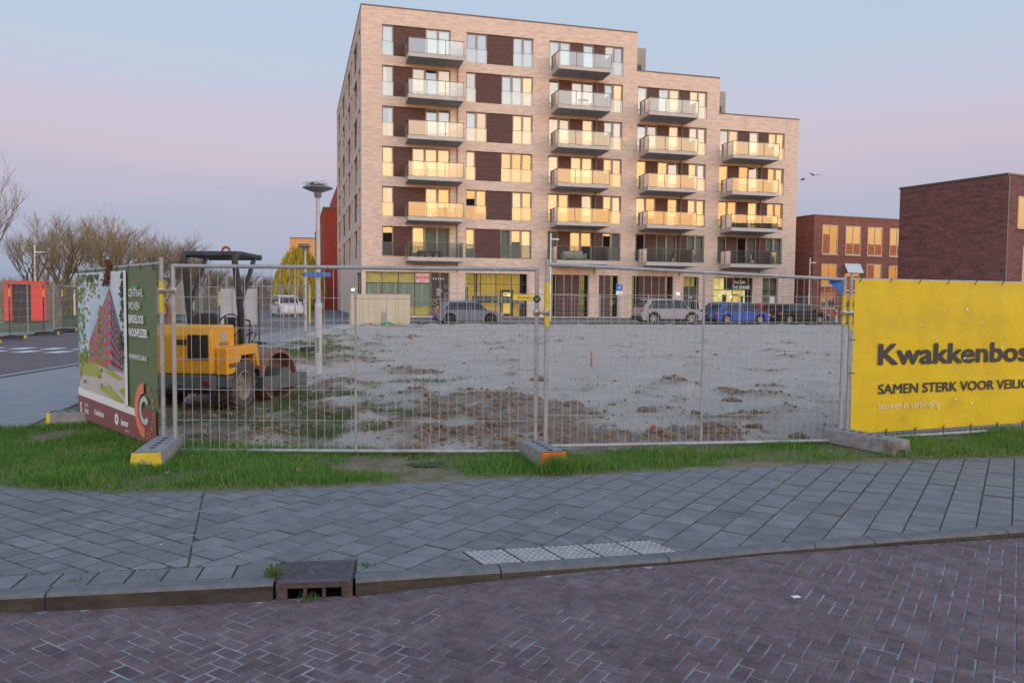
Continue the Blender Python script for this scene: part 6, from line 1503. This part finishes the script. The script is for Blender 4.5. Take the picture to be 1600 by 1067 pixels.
# apartment row behind the photographer, met only as the dark band in the lowest windows
e = house('terrace_row', (24, -95, 0), R(205), 150, 12, 21, 'long terrace across the road behind the photographer, mirrored in the lowest windows', M_hb2)
e.location = (150, -50, 0)
# ---- street lamps
M_lampm = mat('lamp_post_grey', (.42, .43, .45), (.50, .51, .52), scale=4, rough=.45, metal=.3); M_lampd = flat('lamp_head_grey', (.22, .24, .25), .5, .2); M_nest = mat('dry_twigs', (.14, .075, .04), (.22, .13, .08), scale=20, rough=.9)
def disc_lamp(loc, label, H=3.72, nest=False, group='disc head street lamps', k=1.0):
    e = P(empty('street_lamp', loc), label, 'street lamp', group)
    MB().tube((0, 0, -.05), (0, 0, 1.38), .074*k, 16).build('base_column', M_lampm, e, smooth=SM); MB().lathe([(.076*k, 1.36), (.076*k, 1.40), (.05*k, 1.44)], n=16).build('collar', M_lampm, e, smooth=SM)
    MB().tube((0, 0, 1.43), (0, 0, H-.10), .05*k, 14, .04*k).build('pole', M_lampm, e, smooth=SM)
    MB().lathe([(.05, H-.20), (.075, H-.16), (.075, H-.09), (.05, H-.08)], n=14).build('lamp_holder', M_lampd, e, smooth=SM)
    MB().lathe([(.03, H-.10), (.12, H-.08), (.29, H-.015), (.295, H+.0), (.25, H+.02), (.1, H+.04)], n=32).build('disc_head', M_lampd, e, smooth=SM)
    MB().box(-.03, .03, -.085*k-.006, -.07*k, .45, .75).build('service_door', M_lampd, e)
    return e
disc_lamp((-3.884, 15.96, .0), 'tall grey disc head street lamp just behind the roller, debris on its head')
b = MB()
for i in range(90):
    c = Vector((random.gauss(-.03, .08), random.gauss(0, .08), abs(random.gauss(0, .025)))); d = Vector((random.gauss(0, 1), random.gauss(0, 1), random.gauss(0, .25))).normalized()*random.uniform(.04, .09); b.tube(c-d, c+d, .004, 4)
P(b.build('twig_nest', M_nest, None, (-3.884, 15.96, 3.76), fix=False), 'heap of dry brown twigs on the near street lamp head', 'nest')
disc_lamp((-9.68, 37.3, 0), 'second disc head street lamp, farther along the site', 3.92)
disc_lamp((-16.9, 62.0, 0), 'third disc head street lamp in front of the yellow tree', 4.0); disc_lamp((-22.0, 84, 0), 'fourth and farthest disc head street lamp', 4.0)
s_ = P(empty('street_sign', (-3.885, 15.87, 2.0)), 'small blue street name plate on the near lamp post', 'sign')
MB().box(-.29, .29, -.012, .0, -.045, .045).build('plate', flat('sign_blue', (.06, .17, .50), .4), s_, rot=(0, 0, R(-12)), bevel=.004); MB().lathe([(.066, -.03), (.066, .03)], (0, .09, 0), n=14).build('band', M_lampd, s_)
def arm_lamp(loc, H, label, rz=0, arm=.6):
    e = P(empty('lamp_post', loc, rz), label, 'lamp post', 'tall lamp posts with side arms')
    MB().tube((0, 0, 0), (0, 0, H*.42), .075, 10).build('base_column', M_white, e, smooth=SM); MB().tube((0, 0, H*.42), (0, 0, H), .05, 10, .04).build('pole', M_white, e, smooth=SM)
    MB().box(-.02, arm, -.05, .05, H-.30, H-.22).build('arm', M_white, e); MB().lathe([(.05, 0), (.05, .12), (.02, .16)], (0, 0, H), n=10).build('cap', M_white, e); return e
lp = SN(12.6, 9.4, 0); arm_lamp(lp, 6.1, 'white lamp post in front of the ground floor brown panels', BR)
arm_lamp((-31.2, 63.0, 0), 7.2, 'white lamp post rising behind the picture banner', 0)
arm_lamp((-36.0, 90.0, 0), 6.2, 'white lamp post left of the roll bar', 0); arm_lamp((-29.0, 48.5, 0), 4.4, 'short white lamp post behind the red shed', 0); arm_lamp((-33.5, 61, 0), 4.6, 'pale lamp post among the tree trunks', 0); arm_lamp((-27.5, 95, 0), 6.0, 'distant lamp post right of the roll bar', 0)
p = SN(38.6, 3, 0); arm_lamp(p, 5.2, 'lamp post at the right corner of the flats', BR, .6)
# parking sign
p = SN(15.0, 16.3, 0); e = P(empty('parking_sign', p, BR), 'blue and white charging sign on a pole at the site edge', 'sign')
MB().tube((0, 0, -.05), (0, 0, 2.55), .03, 8).build('pole', M_galv, e, smooth=SM); MB().box(-.22, .22, -.045, -.03, 2.12, 2.55).build('blue_plate', flat('sign_blue2', (.03, .16, .55), .4), e, bevel=.01); MB().box(-.22, .22, -.045, -.03, 1.83, 2.10).build('white_plate', M_white, e)
b = MB(); b.beam((-.08, -.049, 2.36), (-.01, -.049, 2.27), .006, .035); b.beam((-.01, -.049, 2.27), (.10, -.049, 2.44), .006, .035); b.build('white_mark', M_white, e)
# yellow name board on the far fence
p = SN(8.6, 17.0, 1.45); e = P(empty('company_sign', p, BR), 'small yellow company board hung on the far street fence', 'sign')
MB().box(-.85, .85, -.03, -.012, .0, .36).build('board', M_yban, e); lettering(e, 'Kwakkenbos', .20, -.55, .13, M_ink, .004, y=-.032, fit=.95, cap=.13)
# beige wall unit at the site edge
p0 = SN(-2.0, 17.25, 0); e = P(empty('beige_container', p0, BR), 'low beige container with a grey hatch at the far site edge', 'container')
M_beige = mat('beige_panel', (.52, .46, .33), (.58, .52, .38), scale=1.5, rough=.7)
MB().box(0, 3.45, 0, 1.3, -.02, 1.72).build('body', M_beige, e, bevel=.02); MB().box(1.75, 2.1, -.02, -.002, .02, .72).build('hatch', flat('hatch_grey', (.30, .31, .31), .6), e)
b = MB()
for i in range(1, 5): b.box(i*.69-.008, i*.69+.008, -.008, -.001, .02, 1.68)
b.build('panel_joints', flat('joint_beige', (.34, .30, .22), .8), e); MB().box(-.02, 3.47, -.02, 1.32, 1.72, 1.76).build('lid', M_slab, e)
# grey hoarding sheets on the far left fence
e = P(empty('white_hoarding', (-14.1, 44.0, 0), R(172)), 'pale grey hoarding of sheet panels behind the roller', 'hoarding')
M_hoard = mat('pale_sheet', (.42, .44, .47), (.50, .52, .55), scale=1, rough=.6)
for i in range(3): MB().box(i*.72, i*.72+.70, -.03, .03, .02, 1.98).build('sheet', M_hoard, e)
for i in range(4): MB().tube((i*.72-.01, .06, -.02), (i*.72-.01, .06, 2.1), .03, 6).build('post', M_galv, e)
# red shed with dark door
e = P(empty('red_shed', (-28.2, 44.2, 0), R(24)), 'bright red open site shed with a dark doorway beyond the left fence', 'shed')
M_shed = mat('shed_red', (.85, .035, .012), (.92, .06, .03), scale=3, rough=.5)
MB().box(0, .38, 0, 1.4, .1, 2.3).build('side_panel', M_shed, e); MB().box(1.30, 2.0, 0, 1.4, .1, 2.3).build('side_panel', M_shed, e); MB().box(.38, 1.30, .25, 1.4, .1, 2.2).build('doorway', flat('shed_dark', (.022, .022, .024), .7), e); MB().box(-.02, 2.02, -.02, 1.42, 2.18, 2.32).build('roof_rim', M_shed, e); MB().box(0, 2.0, 0, 1.4, 0, .1).build('base', M_cblack, e)
b = MB()
for i in range(5): b.box(1.36+i*.14, 1.41+i*.14, -.03, -.001, .15, 2.12)
b.build('ribs', M_shed, e)
# small things on the site
P(MB().tube((0, 0, -.1), (0, 0, .32), .022, 6).tube((0, 0, .32), (0, 0, .35), .022, 6, .012).build('survey_stake', mat('stake_orange', (.42, .12, .04), (.5, .16, .05), scale=9), None, (1.80, 17.95, float(site_z(1.8, 17.95)))), 'short orange brown survey stake standing on the sand', 'stake')
b = MB(); b.prism([(-.035, -.02), (.03, -.025), (.04, .015), (.0, .035), (-.03, .02)], 0, .03, 'z'); P(b.build('red_marker', flat('marker_red', (.8, .05, .03), .5), None, (1.74, 9.66, float(site_z(1.74, 9.66))), bevel=.006), 'small red marker lying on the sand behind the second panel', 'marker')
p = SN(.1, 17.35, .0); b = MB(); b.lathe([(.02, .17), (.16, .15), (.26, .08), (.28, 0)], n=12); o = b.build('green_tarp', flat('tarp_green', (.05, .36, .10), .6), None, p, (0, 0, BR), smooth=True); o.scale = (1.2, .7, 1); P(o, 'crumpled bright green sheet at the foot of the beige container', 'tarp')
b = MB(); b.path([(.9*t+.2*math.sin(t*5), .1*math.sin(t*9), .03+.5*math.sin(t*3.0)**2*.6) for t in np.linspace(0, 1, 14)], .02, 6); P(b.build('green_hose', flat('hose_green', (.03, .28, .20), .5), None, SN(4.1, 17.1, 0), (0, 0, BR), smooth=True), 'green hose tangled at the fence below the grey hatchback', 'hose')
for i, (u, v_) in enumerate(((24.7, 60.7),)):
    e = P(empty('bollard', (u, v_, -.02)), 'red and white bollard right of the black hatchback', 'bollard'); MB().tube((0, 0, 0), (0, 0, .95), .06, 10).build('post', M_white, e, smooth=SM); MB().tube((0, 0, .55), (0, 0, .8), .063, 10).build('red_band', flat('band_red', (.6, .04, .04), .5), e, smooth=SM)
e = P(empty('orange_barrier', (-13.9, 26.9, -.07), 0), 'orange plastic barrier post half hidden by the picture banner', 'barrier'); MB().box(-.12, .12, -.06, .06, 0, .95).build('post', M_ora, e, bevel=.02); MB().box(-.2, .2, -.2, .2, 0, .06).build('base', M_cblack, e)
# scraps of litter, leaves
M_leaf = mat('dead_leaf', (.26, .13, .07), (.36, .22, .14), scale=9, rough=.8)
leafp = [(-2.75, 6.95, 'in the grass right of the yellow ended foot'), (-1.85, 6.86, 'in the verge below the roller panel'), (-.9, 7.02, 'in the verge left of the orange ended foot'), (-4.1, 6.75, 'in the grass at the left'), (-2.9, 6.65, 'in front of the yellow ended foot')]
for x, y, l_ in leafp:
    b = MB(); b.add([(-.045, 0, .0), (-.02, -.022, .012), (.03, -.018, .008), (.05, 0, .002), (.025, .022, .012), (-.02, .02, .01)], [(0, 1, 2, 3), (0, 3, 4, 5)]); P(b.build('dead_leaf', M_leaf, None, (x, y, float(verge_z(x, y))+.035), (random.uniform(-.3, .3), random.uniform(-.3, .3), random.uniform(0, 6)), fix=False), 'brown dead leaf lying %s' % l_, 'leaf', 'dead leaves')
o = MB().box(-.022, .022, -.014, .014, 0, .003).build('paper_scrap', M_white, None, (1.53, 4.18, float(road_z(1.53))+.004), (0, 0, .3)); P(o, 'tiny white paper scrap on the brick road', 'litter')
b = MB(); b.lathe([(.01, .06), (.05, .05), (.07, .02), (.06, 0)], n=10); P(b.build('pale_stone', mat('stone_cream', (.5, .45, .3), (.6, .54, .38), scale=9), None, (-5.55, 10.05, .01), smooth=True), 'pale rounded stone in the grass left of the picture banner', 'stone')
# ---- gulls
def gull(loc, rz, tilt, label):
    e = P(empty('gull', loc, rz), label, 'bird', 'gulls over the houses'); b = MB(); b.lathe([(.005, -.2), (.035, -.12), (.055, 0), (.045, .1), (.02, .16), (.004, .2)], ax='y', n=10); b.build('body', flat('gull_body', (.22, .22, .23), .8), e, smooth=True)
    for s_ in (-1, 1): 
        b = MB(); b.add([(0, -.07, 0), (0, .07, 0), (s_*.30, .06, .10+tilt*s_), (s_*.30, -.07, .10+tilt*s_), (s_*.62, -.09, .04+tilt*2*s_)], [(0, 1, 2, 3), (3, 2, 4)]); w = b.build('wing', flat('gull_wing', (.10, .10, .11), .8), e, fix=False); w.modifiers.new('s', 'SOLIDIFY').thickness = .012
    return e
gull((21.6, 60.0, 10.6), R(60), .05, 'gull with spread wings, the lower left of two in the sky'); gull((22.4, 60, 10.95), R(20), -.03, 'gull with spread wings, the upper right of two in the sky')
# ---- bare trees
M_bark = mat('olive_bark', (.13, .11, .065), (.22, .19, .11), scale=5, rough=.9, coord='Object'); M_twig = mat('brown_twigs', (.22, .165, .095), (.33, .26, .155), scale=2, rough=.9)
def bare_tree(seed, H=8.5, spread=.55, trunk_h=.28, levels=5, fork=3, dens=1.0):
    r_ = random.Random(seed); tr = MB(); tw = MB()
    def grow(p, d, l, rad, lev):
        n = 3 if lev < 3 else 2; pts = [p]; dd = d.copy()
        for i in range(n):
            dd = (dd+Vector((r_.gauss(0, .10), r_.gauss(0, .10), r_.gauss(.05, .05)))).normalized(); pts.append(pts[-1]+dd*(l/n))
        r1 = rad*.62; rr = [rad+(r1-rad)*i/n for i in range(n+1)]
        if lev < 3: tr.path(pts, rr, 6 if lev < 2 else 5)
        else:
            for i in range(n): tw.tube(pts[i], pts[i+1], max(rr[i], .007), 3, max(rr[i+1], .006), caps=False)
        if lev >= levels: return
        k = fork if lev else fork+3
        if lev >= 2: k = int(round(fork*dens))+1
        for j in range(k):
            t = r_.uniform(.35, 1.0) if j else 1.0; q = pts[0].lerp(pts[-1], t) if n == 1 else pts[min(n, int(t*n+.5))]
            a = r_.uniform(0, 6.283); ax = Vector((math.cos(a), math.sin(a), 0)); sp = r_.uniform(.35, 1.0)*spread*(1.25 if lev else 1.0)
            nd = (dd*(1-sp*.5)+ax*sp+Vector((0, 0, .22))).normalized(); grow(q, nd, l*r_.uniform(.55, .82)*(1.25 if lev == 0 else 1), rad*.62*r_.uniform(.7, 1), lev+1)
    grow(Vector((0, 0, -.1)), Vector((0, 0, 1)), H*trunk_h, H*.017, 0)
    mt_ = tr.mesh('trunk', M_bark, smooth=True, fix=False); mw_ = tw.mesh('twigs', M_twig, fix=False)
    zz = max(v.co.z for v in mw_.vertices); k = H/zz
    for m in (mt_, mw_): m.transform(Matrix.Scale(k, 4))
    return mt_, mw_
TM = [bare_tree(3), bare_tree(14, spread=.65), bare_tree(25, spread=.5, trunk_h=.32), bare_tree(31, spread=.6)]
big = bare_tree(8, 9.6, .6, .30, 5, 3, 1.15)
def tree(x, y, H, me, label, rz, wid=1.0):
    e = P(empty('bare_tree', (x, y, -.02), rz), label, 'tree', 'bare trees along the left'); t = inst('trunk', me[0], e); c = inst('crown', me[1], e); k = H/8.5 if me is not big else H/9.6
    e.scale = (k*wid, k*wid, k); return e
tree(-27.5, 43.0, 9.9, big, 'large bare tree cut by the left picture edge', 2.6, .78)
spots = [(-27.2, 47.5, 7.4, 'behind the red shed'), (-30.0, 53, 7.6, 'left of the red shed, second row'), (-27.6, 54.5, 7.8, 'right of the red shed'), (-30.4, 60, 8.2, 'between the red shed and the picture banner'), (-27.5, 62.5, 8.4, 'just left of the picture banner'), (-31.0, 69, 8.8, 'behind the left edge of the picture banner'), (-28.6, 70, 9.0, 'above the picture on the banner'), (-33.5, 79, 9.4, 'above the left half of the picture banner'), (-30.6, 80, 9.8, 'above the green half of the picture banner'), (-35.5, 90, 9.8, 'left of the white lamp post behind the banner'), (-32.5, 91, 10.2, 'right of the white lamp post behind the banner'), (-38, 101, 10.6, 'above the fence corner left of the roller'), (-34.5, 103, 10.6, 'left of the roll bar'), (-40, 116, 11, 'behind the left post of the roll bar'), (-36.5, 118, 10.5, 'between the posts of the roll bar'), (-41.5, 133, 10.5, 'seen through the middle of the roll bar'), (-38, 136, 9.5, 'just right inside the roll bar'), (-40.5, 152, 9, 'right of the roll bar'), (-43, 170, 9, 'low right of the roll bar, far off'), (-47, 118, 10, 'in the back row behind the roll bar post'), (-40, 92, 9, 'in the back row above the picture banner'), (-36, 72, 7.8, 'in the back row left of the picture banner'), (-35, 58, 7.4, 'in the back row above the left fence'), (-42, 104, 9.2, 'in the back row left of the roller')]
def fit_h(x, y, H):
    return (463-float(np.interp(800+1244*x/y, [0, 40, 130, 200, 235, 265, 290, 340, 440], [318, 325, 332, 335, 345, 368, 392, 416, 428])))/1244*y+1.55
for i, (x, y, H, l_) in enumerate(spots): H = fit_h(x, y, H); tree(x, y, H*(.94+.12*((i*7) % 5)/4), TM[i % 4], 'bare brown tree %s' % l_, i*1.7, 1.15)
# far hedge of brush closing the street
def brush(n, x0, x1, y0, y1, h, name, m, label):
    b = MB(); r_ = random.Random(5)
    for i in range(n):
        x, y = r_.uniform(x0, x1), r_.uniform(y0, y1); p = Vector((x, y, 0)); d = Vector((r_.gauss(0, .25), r_.gauss(0, .25), 1)).normalized(); l = h*r_.uniform(.4, 1)
        b.tube(p, p+d*l, .035, 3, .02, caps=False)
        for j in range(3): q = p+d*l*r_.uniform(.3, .9); dd = Vector((r_.gauss(0, .7), r_.gauss(0, .7), .7)).normalized(); b.tube(q, q+dd*l*.35, .025, 3, .012, caps=False)
    o = b.build(name, m, fix=False); P(o, label, 'shrubs', kind='stuff'); return o
brush(2600, -120, -34, 165, 190, 6.0, 'far_brush', M_twig, 'mass of bare brown brush closing the view behind the roller'); brush(1500, -80, -33, 62, 78, 2.2, 'park_undergrowth', M_twig, 'low brown undergrowth between the park trees')
# yellow willow
M_wil = mat('willow_yellow', (.50, .36, .03), (.68, .53, .07), scale=2, rough=.8)
e = P(empty('willow_tree', (-25.6, 96, 0)), 'round yellow weeping willow beyond the lamp posts', 'tree'); b = MB(); r_ = random.Random(2); tr = MB()
tr.path([(0, 0, 0), (.1, 0, 1.5), (0, .1, 3)], [.35, .28, .22], 8)
for i in range(14): a = r_.uniform(0, 6.28); tr.path([(0, 0, 2.6), (math.cos(a)*1.0, math.sin(a), 4.4), (math.cos(a)*2.0, math.sin(a)*2, 5.6)], [.14, .09, .04], 5)
tr.build('trunk', M_bark, e, smooth=True)
for i in range(2600):
    a = r_.uniform(0, 6.283); q = math.sqrt(r_.random()); x, y = math.cos(a)*q*3.0, math.sin(a)*q*3.0; z = 7.3*math.sqrt(max(.05, 1-(q*.92)**2))*r_.uniform(.72, 1.02)+.4; l = r_.uniform(.6, 2.2); l = min(l, z-1.2)
    if l < .3: continue
    p = Vector((x, y, z)); d = Vector((x*.10, y*.10, -1)).normalized(); s_ = Vector((math.cos(a+1.57+r_.gauss(0, .8)), math.sin(a+1.57+r_.gauss(0, .8)), 0))*.055
    b.add([p-s_, p+s_, p+d*l+s_*.5, p+d*l-s_*.5], [(0, 1, 2, 3)])
b.build('crown', M_wil, e, fix=False)
# shrub by the brick house
M_bush = mat('bush_leaf', (.035, .05, .02), (.08, .10, .045), scale=6, rough=.8); p = Vector((35.0, 74.2, 0)); e = P(empty('garden_shrub', p), 'dark shrub beside the brick house behind the yellow tape', 'shrub'); b = MB()
for i in range(900):
    a = r_.uniform(0, 6.283); q = math.sqrt(r_.random()); c = Vector((math.cos(a)*q*1.1, math.sin(a)*q*1.1, r_.uniform(.2, 2.3)*(1-.3*q))); s_ = Vector((r_.gauss(0, 1), r_.gauss(0, 1), r_.gauss(0, 1))).normalized()*.10; t_ = s_.cross(Vector((r_.random(), r_.random(), 1))).normalized()*.05; b.add([c-s_, c+t_, c+s_, c-t_], [(0, 1, 2, 3)])
b.build('crown', M_bush, e, fix=False); MB().tube((0, 0, 0), (0, 0, 1.2), .06, 6).build('trunk', M_bark, e)
# low roof in the park behind the trees
e = house('park_pavilion', (-34.5, 66, 0), R(20), 7, 5, 3.0, 'low grey building behind the tree trunks at the left', M_grey)
